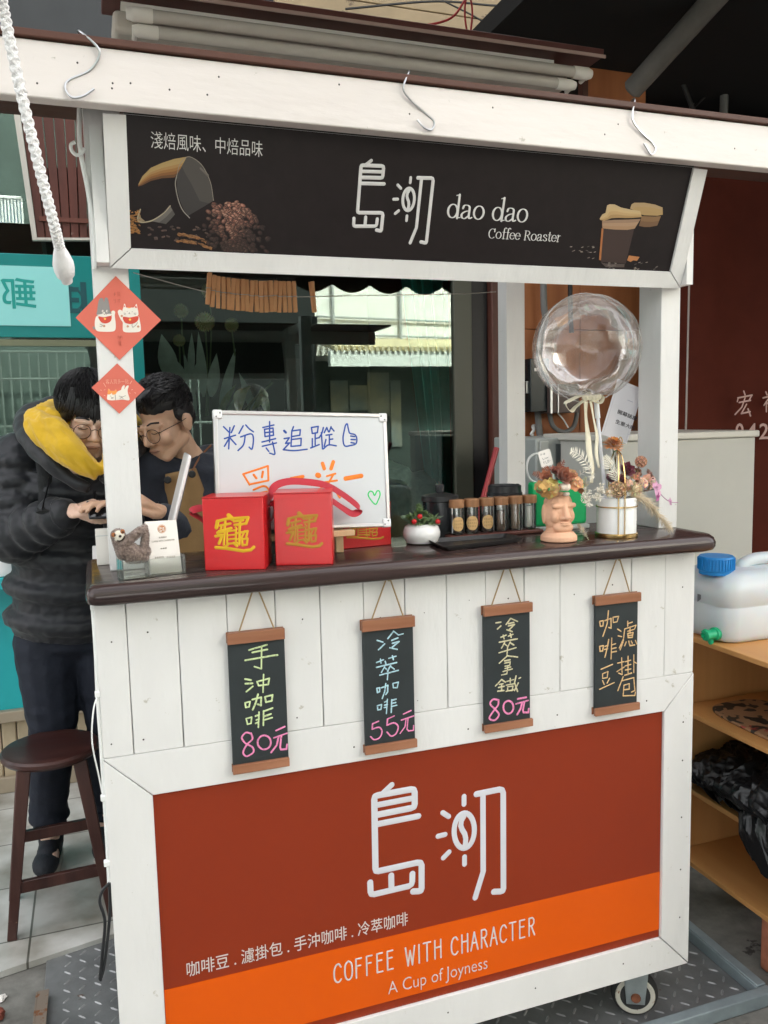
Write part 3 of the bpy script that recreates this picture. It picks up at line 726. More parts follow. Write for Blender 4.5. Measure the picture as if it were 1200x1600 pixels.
for k in range(120):
    t = random.random(); row = random.choice((0, 1)); x = (390 if row else 400)+t*(250 if row else 225); y = (720 if row else 675)+t*t*(55 if row else 62)+random.uniform(-9, 9)
    c = random.uniform(.4, 1.2); mb.pstroke(FP, O1, S1, [(x, y), (x+12, y+3)], 10, col=(.27*c, .12*c, .04*c), h=.0007+k*3e-6)
beans = []
for k in range(330):
    x = random.gauss(830, 125); y = random.uniform(440, 800); top = 425+((x-740)/300)**2*190+max(0, (x-850))*.22
    if y < top or x < 590+max(0, 560-y)*.4 or x > 1075: continue
    beans.append((y, x))
beans.sort()
for k, (y, x) in enumerate(beans):
    lit = max(.16, 1.25-abs(x-800)/240-max(0, y-520)/260); lit *= random.uniform(.55, 1.15); an = random.uniform(-1.2, 1.2); rx, ry = random.uniform(20, 27), random.uniform(13, 18)
    def bp(s, z, dx=0, dy=0): 
        P = []
        for j in range(10):
            a = 2*math.pi*j/10; u, v = rx*s*math.cos(a), ry*s*math.sin(a)
            q = FP.px(O1[0]+(x+dx+u*math.cos(an)-v*math.sin(an))*S1, O1[1]+(y+dy+u*math.sin(an)+v*math.cos(an))*S1); P.append(FP.p(q[0], q[1], z))
        return P[::-1]
    z = .0008+k*3e-6
    warm = random.uniform(.75, 1.0)
    mb.face(bp(1.0, z), (.045*lit, .022*lit, .016*lit)); mb.face(bp(.80, z+1e-6, -2, -3), (.22*lit, .11*lit*warm, .075*lit*warm))
    mb.face(bp(.42, z+2e-6, -5, -5), (.40*lit, .24*lit*warm, .17*lit*warm))
    if k % 2: mb.pstroke(FP, O1, S1, [(x-rx*.8*math.cos(an), y-rx*.8*math.sin(an)), (x+3, y), (x+rx*.8*math.cos(an), y+rx*.8*math.sin(an))], 4, col=(.02, .01, .008), h=.0001, c0=z)
for k in range(26):
    x, y = random.uniform(190, 620), random.uniform(620, 720); c = random.uniform(.15, .8)
    mb.pstroke(FP, O1, S1, [(x, y), (x+14, y+random.uniform(-6, 6))], 13, col=(.14*c, .085*c, .065*c), h=.0007)
O1, S1 = (880, 290), 200/1200
strip([(340, 310), (365, 270), (395, 255), (410, 185), (435, 174), (480, 176), (540, 205), (620, 222), (720, 238)], [(345, 322), (380, 330), (420, 318), (450, 306), (480, 304), (520, 302), (580, 304), (640, 303), (735, 295)], [(.46, .33, .18), (.52, .38, .20), (.50, .34, .16), (.44, .28, .12), (.30, .18, .08)], .0009)
strip([(362, 330), (480, 320), (600, 318), (725, 312)], [(366, 400), (480, 412), (600, 415), (668, 402)], [(.22, .13, .08), (.34, .22, .14), (.38, .23, .13), (.30, .17, .09)], .0009)
strip([(625, 215), (640, 175), (665, 160), (760, 160), (860, 178), (930, 205)], [(690, 240), (720, 268), (760, 278), (820, 280), (880, 282), (932, 272)], [(.42, .30, .17), (.36, .23, .10), (.42, .28, .12), (.34, .21, .09)], .0007)
strip([(735, 285), (800, 288), (860, 290), (915, 285)], [(708, 378), (760, 388), (810, 388), (880, 375)], [(.22, .12, .055), (.20, .11, .05), (.12, .06, .03)], .0007)
mb.pgon(FP, O1, S1, [(360, 400), (376, 404), (352, 700), (334, 696)], .0003, .0008, (.40, .15, .05))
mb.pgon(FP, O1, S1, [(376, 404), (664, 404), (585, 730), (352, 715)], .0002, .0005, (.040, .022, .018))
mb.pgon(FP, O1, S1, [(615, 655), (715, 668), (690, 705), (655, 700), (630, 715), (598, 700)], .0003, .0008, (.42, .17, .06))
mb.pgon(FP, O1, S1, [(350, 718), (400, 730), (575, 735), (570, 765), (400, 765)], .0002, .0006, (.07, .05, .045))
for k in range(46):
    x = random.choice((random.uniform(50, 320), random.uniform(410, 480), random.uniform(590, 900))); y = 600+random.uniform(-30, 90) if x < 330 else random.uniform(720, 790); c = random.uniform(.2, 1)
    mb.pstroke(FP, O1, S1, [(x, y), (x+16, y+random.uniform(-8, 4))], 6, col=(.34*c, .28*c, .23*c), h=.0007)
mb.build('printed_picture', art, hsign, smooth=False)

# caster wheels
rubber = mat('rubber', (.03, .03, .03), .7, bump=.5, bs=60); galv = mat('galvanised', (.36, .40, .41), .45, .6, var=.15, vs=20); rust = mat('rusty', (.20, .07, .035), .8, var=.4, vs=60); hubw = mat('hub_cream', (.55, .52, .45), .5, spots=(50, .6, (.2, .07, .03)))
PZ = -.115
for cx, cy in ((1.305, .095), (.1, .095), (1.305, .70), (.1, .70)):
    cw = MB(); c = V((cx, cy, PZ+.062)); ax = V((.45, .89, 0)).normalized()
    fb = MB(); u = V((-ax.y, ax.x, 0))
    for s_ in (-1, 1):
        o = c+ax*s_*.026; fr = Fr(o, u, (0, 0, 1)); fb.prism(fr, [(-.024, -.02), (.024, -.02), (.036, .112), (-.036, .112)], -.002, .002)
    fb.box((cx-.045, cy-.045, PZ+.1745), (cx+.045, cy+.045, ZB-.0005)); fork = fb.build('caster', galv, cart, bevel=.002)
    cw.lathe([(.036, -.02), (.052, -.02), (.060, -.012), (.062, 0), (.060, .012), (.052, .02), (.036, .02)], c, 40, ax); cw.build('tyre', rubber, fork)
    cw = MB(); cw.lathe([(.012, -.021), (.032, -.018), (.049, -.0225), (.052, -.0205), (.052, .0205), (.049, .0225), (.032, .018), (.012, .021)], c, 32, ax); cw.build('wheel_disc', hubw, fork)
    cw = MB(); cw.lathe([(.011, -.034), (.013, -.031), (.013, .031), (.011, .034)], c, 12, ax); cw.build('axle_bolt', rust, fork)
# white cable clipped down the left edge, black leads below
wc = mat('white_cable', (.80, .80, .78), .4); mb = MB()
mb.tube(curve([at(x, y, y=.1) for x, y in ((124, 170), (124, 215), (128, 250), (138, 300), (146, 360), (148, 420))]), .0045, 8); mb.build('lamp_cable', wc, cart)
mb = MB()
E_ = lambda x, y: at(x, y, y=.006)
mb.tube(curve([E_(145, 945), E_(150, 1020), E_(153, 1090), E_(158, 1160), E_(163, 1240), E_(168, 1320), E_(171, 1380)]), .0042, 8)
mb.tube(curve([E_(153, 1085), at(146, 1110, y=-.01), at(144, 1160, y=-.01), E_(155, 1215), E_(162, 1250)]), .0015, 6); mb.build('mains_cable', wc, cart)
for x, y in ((147, 948), (154, 1084), (163, 1246), (168, 1348)): 
    mb = MB(); p = E_(x, y); mb.box((p.x-.007, p.y-.006, p.z-.006), (p.x+.008, p.y+.006, p.z+.006)); mb.build('cable_clip', wc, cart, bevel=.002)
mb = MB()
for pts in (((171, 1380), (160, 1392), (156, 1410), (164, 1440), (160, 1490), (156, 1530)), ((171, 1380), (172, 1420), (168, 1470), (163, 1510), (157, 1532))):
    mb.tube(curve([at(x, y, y=.0) for x, y in pts]), .0032, 8)
mb.build('black_lead', mat('lead_black', (.015, .016, .018), .3), cart)
mb = MB(); mb.tube(curve([at(x, y, y=.09) for x, y in ((132, 232), (127, 240), (119, 242), (112, 235), (111, 226), (117, 222))]), .0035, 8); mb.build('cup_hook', wc, cart)
# ------------------------------------------------------------ things hung on the cart
def chalk(name, col): return mat(name, col, .9, col2=tuple(c*.35+.01 for c in col), vs=260, vd=2, c2t=(.52, .75))
slate = mat('slate', (.020, .026, .028), .55, var=.3, vs=9, spots=(5, .66, (.035, .042, .045)), rv=.1)
twine = mat('twine', (.36, .25, .13), .9, bump=.6, bs=300)
brass = mat('brass_dull', (.35, .27, .13), .35, 1.0)
ck = {'g': chalk('chalk_green', (.62, .72, .38)), 'b': chalk('chalk_blue', (.45, .66, .74)), 'y': chalk('chalk_cream', (.62, .56, .36)), 'o': chalk('chalk_orange', (.70, .45, .22)), 'p': chalk('chalk_pink', (.80, .25, .46))}
SQ = lambda a: a
def ell2(cx, cy, rx, ry, n=20): return [(cx+rx*math.sin(2*math.pi*k/n)*1.0, cy-ry*math.cos(2*math.pi*k/n)) for k in range(n)]
BOARDS = [
 dict(org=(350, 890), sc=200/970, rail=((30, 490), (470, 443), (490, 1495), (64, 1558)), bd=((36, 560), (466, 525), (482, 1420), (62, 1480)), nail=(237, 143), cord=((110, 475), (385, 445)), w=13, label='small chalkboard in green and pink chalk, priced 80, nearest the cart\'s left corner', sets=[
  ('g', 0, [[(190,610),(325,570)],[(215,628),(328,605)],[(160,688),(380,650),(405,648)],[(285,590),(283,752),(230,735)],[(160,830),(205,838)],[(163,865),(215,862)],[(170,925),(218,885)],[(250,850),(343,825),(335,870),(262,880),(250,850)],[(300,795),(295,930)],[(160,1010),(198,1000),(190,1040),(165,1045),(160,1010)],[(215,985),(282,968),(280,1030),(255,1020)],[(258,945),(240,1010),(218,1062)],[(310,965),(368,950),(362,995),(318,1005),(310,965)],[(168,1130),(210,1118),(205,1165),(178,1172),(168,1130)],[(265,1080),(260,1195)],[(240,1110),(265,1100)],[(245,1140),(265,1132)],[(240,1165),(262,1155)],[(300,1070),(298,1180)],[(300,1075),(368,1050)],[(305,1112),(355,1095)],[(305,1140),(365,1122)]]),
  ('p', 0, [['s',(205,1243),(165,1236),(135,1275),(165,1318),(215,1345),(222,1385),(172,1415),(145,1385),(175,1325),(215,1285),(205,1240)],['c']+ell2(305,1310,50,53),[(395,1220),(460,1190)],[(378,1275),(478,1240)],[(415,1262),(400,1330),(358,1385)],[(435,1258),(425,1345),(432,1364),(474,1360),(478,1325)]])]),
 dict(org=(540, 890), sc=200/1067, rail=((142, 430), (588, 388), (592, 1485), (162, 1550)), bd=((150, 510), (568, 475), (574, 1410), (158, 1465)), nail=(352, 78), cord=((215, 410), (487, 392)), w=12, label='small chalkboard in blue and pink chalk, priced 55', sets=[
  ('b', 0, [[(262,590),(310,605)],[(275,668),(325,620)],[(400,515),(352,575)],[(398,512),(440,545),(480,535)],[(385,590),(435,570)],[(390,615),(445,600),(385,650)],[(368,652),(430,665)],[(258,775),(315,752)],[(290,745),(295,780)],[(360,740),(420,722)],[(390,718),(398,750)],[(258,815),(425,775)],[(330,765),(335,785)],[(325,810),(298,858)],[(322,815),(340,830)],[(375,800),(350,845)],[(372,805),(405,830)],[(285,880),(440,840)],[(355,830),(348,918)],[(260,990),(285,985),(283,1018),(265,1025),(260,990)],[(300,985),(352,965),(350,1020),(335,1040)],[(335,950),(325,1020),(305,1075)],[(393,950),(440,938),(430,985),(398,985),(393,950)],[(265,1135),(300,1125),(295,1165),(268,1170),(265,1135)],[(348,1080),(340,1200)],[(325,1105),(347,1095)],[(325,1130),(347,1125)],[(322,1150),(345,1145)],[(385,1085),(380,1190)],[(385,1090),(420,1080)],[(388,1115),(418,1108)],[(388,1140),(428,1130)]]),
  ('p', 0, [[(225,1285),(275,1265)],[(225,1285),(222,1330)],['s',(222,1330),(280,1315),(303,1350),(285,1400),(240,1418),(208,1393)],[(350,1245),(405,1220)],[(350,1245),(345,1297)],['s',(345,1297),(405,1278),(438,1310),(420,1368),(380,1388),(345,1355)],[(482,1205),(545,1175)],[(465,1255),(568,1220)],[(505,1240),(495,1310),(455,1365)],[(520,1240),(512,1330),(525,1345),(566,1340),(567,1300)]])]),
 dict(org=(735, 870), sc=.2375, rail=((92, 328), (418, 303), (408, 1115), (98, 1165)), bd=((92, 385), (397, 362), (387, 1062), (88, 1105)), nail=(237, 62), cord=((138, 316), (337, 301)), w=9.5, label='small chalkboard in cream and pink chalk, priced 80, third from the left', sets=[
  ('y', 0, [[(168,435),(200,430)],[(178,475),(200,455)],[(265,405),(235,445)],[(265,405),(310,425)],[(250,440),(285,432)],[(250,455),(290,445),(255,480)],[(240,480),(275,492)],[(200,530),(235,515)],[(215,515),(222,540)],[(250,522),(280,510)],[(262,505),(268,530)],[(190,562),(308,540)],[(225,565),(205,600)],[(222,572),(240,585)],[(262,560),(245,595)],[(260,565),(285,580)],[(188,632),(300,598)],[(245,590),(240,650)],[(245,650),(190,700)],[(245,652),(310,660)],[(225,685),(260,678)],[(225,700),(262,692),(258,715),(228,720)],[(228,735),(265,725)],[(215,755),(275,738)],[(245,725),(240,770),(205,778)],[(205,808),(165,850)],[(205,808),(230,825)],[(190,840),(215,835)],[(185,860),(222,852)],[(205,840),(205,880)],[(180,885),(220,880)],[(240,820),(285,808)],[(262,800),(262,830)],[(235,845),(290,835)],[(245,855),(280,850),(275,880),(245,882),(245,855)],[(235,885),(285,875)],[(300,785),(290,830),(310,885)],[(320,800),(330,795)],[(315,830),(290,880)]]),
  ('p', 2.5, [['s',(185,943),(150,938),(130,968),(165,1005),(188,1040),(160,1075),(125,1062),(152,1015),(182,975),(185,943)],['c']+ell2(250,990,33,42),[(312,935),(366,925)],[(300,968),(380,945)],[(340,960),(330,1000),(308,1038)],[(355,955),(345,1010),(350,1024),(382,1024),(384,1000)]])]),
 dict(org=(735, 870), sc=.2375, rail=((830, 262), (1133, 236), (1110, 1008), (822, 1052)), bd=((824, 315), (1107, 292), (1090, 955), (820, 995)), nail=(968, 12), cord=((875, 250), (1055, 232)), w=8.5, label='small chalkboard written in two columns of orange chalk, without a price', sets=[
  ('o', 0, [[(850,425),(875,420),(872,455),(855,458),(850,425)],[(885,420),(925,405),(925,470),(910,465)],[(908,355),(900,440),(872,522)],[(938,398),(975,392),(965,428),(940,432),(938,398)],[(850,590),(875,585),(870,620),(853,622),(850,590)],[(910,545),(900,600),(885,660)],[(885,590),(905,582)],[(882,610),(902,605)],[(930,535),(925,672)],[(930,580),(955,572)],[(930,605),(958,598)],[(930,628),(960,622)],[(860,740),(935,708)],[(870,770),(905,755),(900,795),(870,800),(870,770)],[(870,815),(880,840)],[(915,800),(900,830)],[(850,872),(945,828)],[(968,475),(990,490)],[(972,520),(995,525)],[(980,600),(1005,545)],[(1035,425),(1035,455)],[(1035,440),(1065,430)],[(1015,475),(1090,450),(1080,475)],[(1015,475),(1005,560),(985,612)],[(1035,490),(1075,478)],[(1050,465),(1050,495)],[(1035,505),(1070,498),(1065,530),(1038,532),(1035,505)],[(1037,520),(1066,514)],[(1025,560),(1015,585)],[(1042,555),(1050,585),(1080,580)],[(1058,555),(1065,568)],[(1085,550),(1096,575)],[(968,700),(1010,690)],[(995,665),(998,775),(975,765)],[(965,755),(1012,725)],[(1020,690),(1055,680)],[(1037,655),(1037,715)],[(1018,718),(1055,708)],[(1020,745),(1055,738)],[(1037,720),(1037,775)],[(1015,780),(1060,765)],[(1075,645),(1075,762)],[(1075,690),(1093,700)],[(1005,790),(970,880)],[(1000,815),(1075,795),(1082,880),(1060,890)],[(1010,845),(1045,835),(1045,870),(1012,875)],[(1010,845),(1005,915),(1082,912),(1086,890)]])])]
for B in BOARDS:
    og, sc = B['org'], B['sc']
    Fb = Fr((0, -.012, 0)); Frl = Fr((0, -.020, 0))
    P = lambda fr, q: V(fr.px(og[0]+q[0]*sc, og[1]+q[1]*sc))
    c = [P(Fb, q) for q in B['bd']]; x0 = (c[0].x+c[3].x)/2; x1 = (c[1].x+c[2].x)/2; z1 = (c[0].y+c[1].y)/2; z0 = (c[2].y+c[3].y)/2
    t = [P(Frl, q) for q in B['rail']]; rl = (t[0].x+t[3].x)/2; rr = (t[1].x+t[2].x)/2; rt = (t[0].y+t[1].y)/2; rb = (t[2].y+t[3].y)/2
    o = thing('hanging_chalkboard', B['label'], 'chalkboard', ((x0+x1)/2, -.002, rb), 'chalkboards hanging on the cart front')
    mb = MB(); mb.box((x0, -.012, z0-.004), (x1, -.0045, z1+.004)); bo = mb.build('board', slate, o, bevel=.0008)
    for (q0, q1) in ((z1, rt), (rb, z0)):
        mb = MB(); mb.box((rl, -.020, q0), (rr, -.0123, q1)); mb.box((rl, -.0042, q0), (rr, -.0022, q1)); mb.box((x0+.002, -.0123, q0+.004), (x1-.002, -.0042, q1)); mb.build('wooden_rail', railwood, o, bevel=.0012)
    nl = P(Fr((0, -.006, 0)), B['nail']); mb = MB(); mb.lathe([(.002, 0), (.002, .011), (.0042, .012), (.0042, .0135), (.001, .0145)], (nl.x, 0, nl.y), 12, (0, -1, 0)); mb.build('nail', brass, o)
    ca, cb = P(Fb, B['cord'][0]), P(Fb, B['cord'][1]); mb = MB()
    mb.tube(curve([(ca.x, -.010, rt-.004), (nl.x-.004, -.008, nl.y+.001), (nl.x, -.007, nl.y+.0045), (nl.x+.004, -.008, nl.y+.001), (cb.x, -.010, rt-.004)], n=5), .0017, 7); mb.build('cord', twine, o)
    Fl = Fb.sh(.0003)
    for key, dw, sts in B['sets']:
        mb = MB(); rnd = random.Random(5)
        for st in sts:
            m = None
            if isinstance(st[0], str): m = st[0]; st = st[1:]
            w = (B['w']+dw)*rnd.uniform(.85, 1.12)*(1 if m else 1)
            mb.pstroke(Fl, og, sc, st, w, smooth=m in ('s', 'c'), closed=m == 'c', h=.0005+.0001*rnd.random())
        mb.build('chalk_writing' if key != 'p' else 'chalk_price', ck[key], bo)

# S hooks on the beam
for pts, lb in (([(125, 72), (138, 67), (151, 72), (155, 88), (140, 110), (108, 125), (102, 138), (112, 152), (130, 150), (147, 139)], 'thin wire S hook over the left end of the white beam'),
            ([(641, 132), (634, 129), (630, 137), (640, 155), (662, 175), (678, 190), (674, 203), (662, 199), (652, 187)], 'thin wire S hook over the middle of the white beam'),
            ([(993, 178), (987, 176), (988, 185), (1000, 205), (1018, 222), (1024, 234), (1017, 241), (1006, 224)], 'thin wire S hook over the right part of the white beam')):
    mb = MB(); q = [at(x, y, y=-.049-(.004*math.sin(k))) for k, (x, y) in enumerate(pts)]
    mb.tube(curve([(q[0].x+.004, -.02, 2.1695), (q[0].x, -.045, 2.1705)]+q[2:], n=6), .0021, 7)
    tag(mb.build('s_hook', steel), lb, 'hook', 'wire S hooks on the beam')

# red diamond cards on the left post
coral = mat('coral_paper', (.66, .15, .105), .75, var=.04, vs=10)
FC = Fr((0, .1035, 0)); CO, CS = (110, 420), .15
cprint = mat('card_print', (1, 1, 1), .7, attr=True)
ivory, gy, rd, ink, oj, yl = (.80, .74, .66), (.26, .24, .23), (.60, .07, .04), (.10, .04, .035), (.85, .32, .08), (.85, .50, .08)
def diamond(pts, label, art_fn):
    c = V(FC.px(CO[0]+sum(p[0] for p in pts)/4*CS, CO[1]+sum(p[1] for p in pts)/4*CS)); o = thing('diamond_card', label, 'paper card', (c.x, .1035, c.y), 'red diamond cards on the post')
    mb = MB(); mb.pgon(FC, CO, CS, pts, -.0004, .0006); b = mb.build('card', coral, o, smooth=False)
    mb = MB(); art_fn(mb); mb.build('print', cprint, b, smooth=False)
def pg(mb, pts, c, col, smooth=True):
    q = [FC.px(CO[0]+x*CS, CO[1]+y*CS) for x, y in pts]
    mb.prism(FC, [tuple(p) for p in (curve(q, True, 4) if smooth else q)], .0006, .0006+c, col)
def ln(mb, pts, w, col, c=.0012, **k): mb.pstroke(FC, CO, CS, pts, w, col=col, h=.0003, c0=c, **k)
def art1(mb):
    pg(mb, [(232, 605), (240, 600), (258, 612), (262, 632), (240, 630)], .0002, gy)
    pg(mb, [(285, 490), (258, 530), (255, 600), (275, 645), (330, 655), (420, 656), (465, 640), (472, 580), (462, 490), (466, 450), (447, 436), (427, 448), (430, 495), (400, 500)], .0004, ivory)
    pg(mb, [(275, 482), (280, 430), (290, 350), (310, 308), (338, 310), (350, 345), (360, 305), (385, 304), (400, 350), (412, 430), (425, 470), (400, 490), (340, 494)], .0006, gy)
    pg(mb, [(278, 483), (330, 470), (352, 450), (372, 468), (425, 470), (420, 490), (350, 498)], .0007, ivory)
    pg(mb, [(290, 498), (350, 506), (425, 492), (420, 545), (370, 570), (320, 555)], .0008, rd)
    for x in (338, 381): pg(mb, [(x+11*math.cos(a), 442+13*math.sin(a)) for a in (0, 1, 2, 3, 4, 5)], .0009, ivory); pg(mb, [(x+3+5*math.cos(a), 442+6*math.sin(a)) for a in (0, 1, 2, 3, 4, 5)], .0010, ink)
    for x, y in ((360, 522), (620, 530)): pg(mb, [(x+12*math.cos(a), y+11*math.sin(a)) for a in (0, 1, 2, 3, 4, 5)], .0011, yl)
    pg(mb, [(545, 560), (520, 520), (495, 460), (498, 435), (516, 427), (538, 440), (545, 480), (590, 490), (700, 490), (722, 540), (734, 620), (720, 655), (640, 663), (556, 655), (545, 600)], .0004, ivory)
    pg(mb, [(541, 440), (553, 400), (560, 366), (570, 372), (582, 404), (620, 404), (662, 402), (683, 370), (692, 372), (698, 410), (707, 450), (700, 488), (620, 500), (548, 490)], .0006, ivory)
    pg(mb, [(547, 502), (620, 508), (705, 495), (698, 545), (640, 575), (570, 562)], .0008, rd)
    pg(mb, [(590, 404), (615, 412), (632, 404), (612, 402)], .0009, oj); pg(mb, [(672, 402), (684, 384), (690, 410)], .0009, rd); pg(mb, [(558, 392), (563, 380), (570, 400)], .0009, rd)
    for x, y in ((352, 597), (597, 600), (706, 602), (535, 492)): pg(mb, [(x+13*math.cos(a), y+12*math.sin(a)) for a in (0, 1, 2, 3, 4, 5)], .0009, (.55, .28, .18))
    for p in ([(345, 468), (355, 478), (362, 466), (372, 476), (382, 470)], [(605, 470), (614, 462), (622, 472)], [(614, 462), (614, 455)], [(588, 448), (593, 444)], [(640, 450), (646, 446)], [(555, 462), (575, 465)], [(558, 478), (574, 475)], [(662, 465), (685, 462)], [(664, 475), (684, 478)], [(305, 575), (335, 590), (325, 606), (305, 602)], [(700, 560), (680, 590), (650, 612), (640, 590)], [(645, 570), (640, 590)]):
        ln(mb, p, 3.5, ink, c=.0016)
    for s, x0, y0, x1, y1 in (('招', 486, 285, 516, 240), ('財', 448, 345, 478, 250), ('才', 490, 350, 522, 312), ('納', 492, 735, 540, 690), ('福', 498, 805, 528, 752), ('氣', 448, 790, 476, 745)):
        if s in '財氣': continue
        A = FC.px(CO[0]+x0*CS, CO[1]+y0*CS); B = FC.px(CO[0]+x1*CS, CO[1]+y1*CS); text_mb(mb, FC, s, (A[0], A[1], B[0], B[1]), c0=.0007, thin=-.02, col=(.42, .09, .06))
    for p in ([(452, 258), (470, 254)], [(450, 272), (472, 268)], [(460, 245), (460, 285)], [(455, 318), (455, 338)], [(470, 318), (470, 345), (462, 358)]): ln(mb, p, 3, (.42, .09, .06), c=.0007)
def art2(mb):
    pg(mb, [(386, 1362), (388, 1300), (392, 1258), (400, 1250), (416, 1270), (440, 1272), (460, 1270), (476, 1256), (482, 1285), (478, 1340), (470, 1368)], .0004, ivory)
    pg(mb, [(389, 1308), (390, 1270), (398, 1250), (416, 1270), (460, 1270), (476, 1256), (482, 1285), (470, 1305), (440, 1312), (430, 1292), (418, 1306)], .0006, oj)
    pg(mb, [(468, 1366), (472, 1310), (492, 1278), (526, 1262), (535, 1235), (552, 1214), (566, 1218), (562, 1255), (578, 1228), (598, 1214), (607, 1224), (596, 1262), (600, 1300), (614, 1368), (540, 1362)], .0005, ivory)
    for p in ([(425, 1340), (445, 1352)], [(425, 1352), (448, 1338)], [(415, 1325), (425, 1328)], [(505, 1325), (530, 1332), (550, 1352)], [(515, 1352), (535, 1335), (575, 1322)], [(466, 1310), (470, 1365)]): ln(mb, p, 3.5, ink, c=.0013)
    A = FC.px(CO[0]+370*CS, CO[1]+1200*CS); B = FC.px(CO[0]+603*CS, CO[1]+1150*CS); text_mb(mb, FC, '客人買多一點', (A[0], A[1], B[0], B[1]), c0=.0007, thin=-.014, col=(.85, .50, .38))
    for p in ([(345, 1190), (368, 1228)], [(640, 1168), (620, 1200)], [(312, 1262), (324, 1266)], [(350, 1262), (362, 1260)], [(350, 1318), (362, 1322)], [(636, 1262), (648, 1258)], [(668, 1290), (682, 1296)], [(615, 1290), (622, 1300)]): ln(mb, p, 4, (.85, .50, .38), c=.0007)
diamond([(472, 75), (945, 535), (512, 950), (55, 510)], 'larger coral red diamond card with a waving rabbit and cat on the white post', art1)
diamond([(487, 985), (775, 1255), (510, 1510), (220, 1240)], 'smaller coral red diamond card with an orange cat and white rabbit', art2)

# clothes pegs on a line under the header
pegwood = wood('peg_wood', (.62, .27, .11), (.74, .38, .17), 'z', .6, 30, .1)
yl_ = .34
mb = MB(); mb.tube(curve([at(x, y, y=yl_) for x, y in ((208, 426), (330, 458), (400, 466), (465, 464), (560, 462), (720, 459), (775, 456))]), .0011, 5)
tag(mb.build('line_string', mat('thin_line', (.5, .45, .4), .7)), 'thin line strung under the header, carrying clothes pegs', 'string')
def peg():
    o = thing('clothes_peg', 'wooden clothes peg in the close row clipped on the line under the header', 'clothes peg', (0, 0, 0), 'clothes pegs on the line')
    for s in (-1, 1):
        mb = MB(); fr = Fr((0, 0, 0), (0, s, 0), (0, 0, 1))
        mb.prism(fr, [(0.0008, -.034), (.003, -.036), (.0045, -.033), (.0058, .0), (.0085, .036), (.0065, .037), (.0022, .008), (.0008, .0)], -.0048, .0048); mb.build('wooden_arm', pegwood, o, bevel=.0006)
    mb = MB(); mb.tube([(-.0056, -.0075, .001), (.0056, -.0075, .001)], .0008, 6); mb.tube([(-.0052, -.0075, .001), (-.0052, .0075, .001)], .0008, 6); mb.tube([(.0052, -.0075, .001), (.0052, .0075, .001)], .0008, 6); mb.build('spring', steel, o)
    return o
pegs = [(326, 454, 7), (333, 458, 6), (341, 460, 3), (349, 461, 1), (357, 462, 1), (364, 463, 5), (371, 464, 2), (379, 464, 1), (386, 465, 1), (393, 466, 4), (400, 466, 0), (408, 467, 0), (415, 467, -1), (423, 466, -2), (430, 466, 5), (437, 467, 3), (444, 467, -1), (452, 467, -2), (460, 467, -2), (489, 467, -5)]
first = peg()
for k, (x, y, a) in enumerate(pegs):
    o = first if k == 0 else copy_tree(first)
    p = at(x, y, y=yl_); o.location = (p.x, yl_, p.z+.004); o.rotation_euler = (R(5*math.sin(k*3)), R(a), R(6*math.sin(k*2.1)))
    if k == 19: o['label'] = 'single wooden clothes peg hanging apart, right of the row of pegs'

# rope hanging in front on the left
mb = MB(); ropew = mat('rope_white', (.82, .80, .80), .7, bump=.8, bs=260)
def rp(t):
    ys = curve([(-6, -40), (8, 30), (34, 150), (62, 265), (84, 350), (94, 392)], n=8); n = len(ys)-1; f = t*n; i = min(int(f), n-1); q = ys[i]+(ys[i+1]-ys[i])*(f-i)
    d = _f + _r*((q.x-600)/FPX) - _u*((q.y-800)/FPX); return CP+d*(.62+.10*t)
for s in range(6):
    P = []; sg = 1 if s % 2 else -1
    for k in range(241):
        t = k/240; c = rp(t); tg = (rp(min(1, t+.01))-rp(max(0, t-.01))).normalized(); x = tg.cross(V((0, 1, 0))).normalized(); y = tg.cross(x); a = sg*(t*80)+(s//2)*2.094
        P.append(c+(x*math.cos(a)+y*math.sin(a))*(.0030+.0003*math.cos(a*3+sg)))
    mb.tube(P, .0017, 7)
mb.tube([rp(k/30) for k in range(31)], .0037, 12)
o = thing('hanging_rope', 'white braided rope hanging close in front at the left, taped at its end', 'rope', rp(1))
mb.build('braid', ropew, o)
mb = MB(); c = rp(1); dn = (rp(1)-rp(.9)).normalized(); mb.lathe([(.004, -.004), (.0065, .004), (.0085, .013), (.0085, .02), (.0075, .026), (.005, .029), (.0045, .034), (.002, .036)], c, 18, dn, sx=1.1); mb.build('taped_end', mat('rope_tape', (.84, .82, .82), .45, bump=.5, bs=90), o)
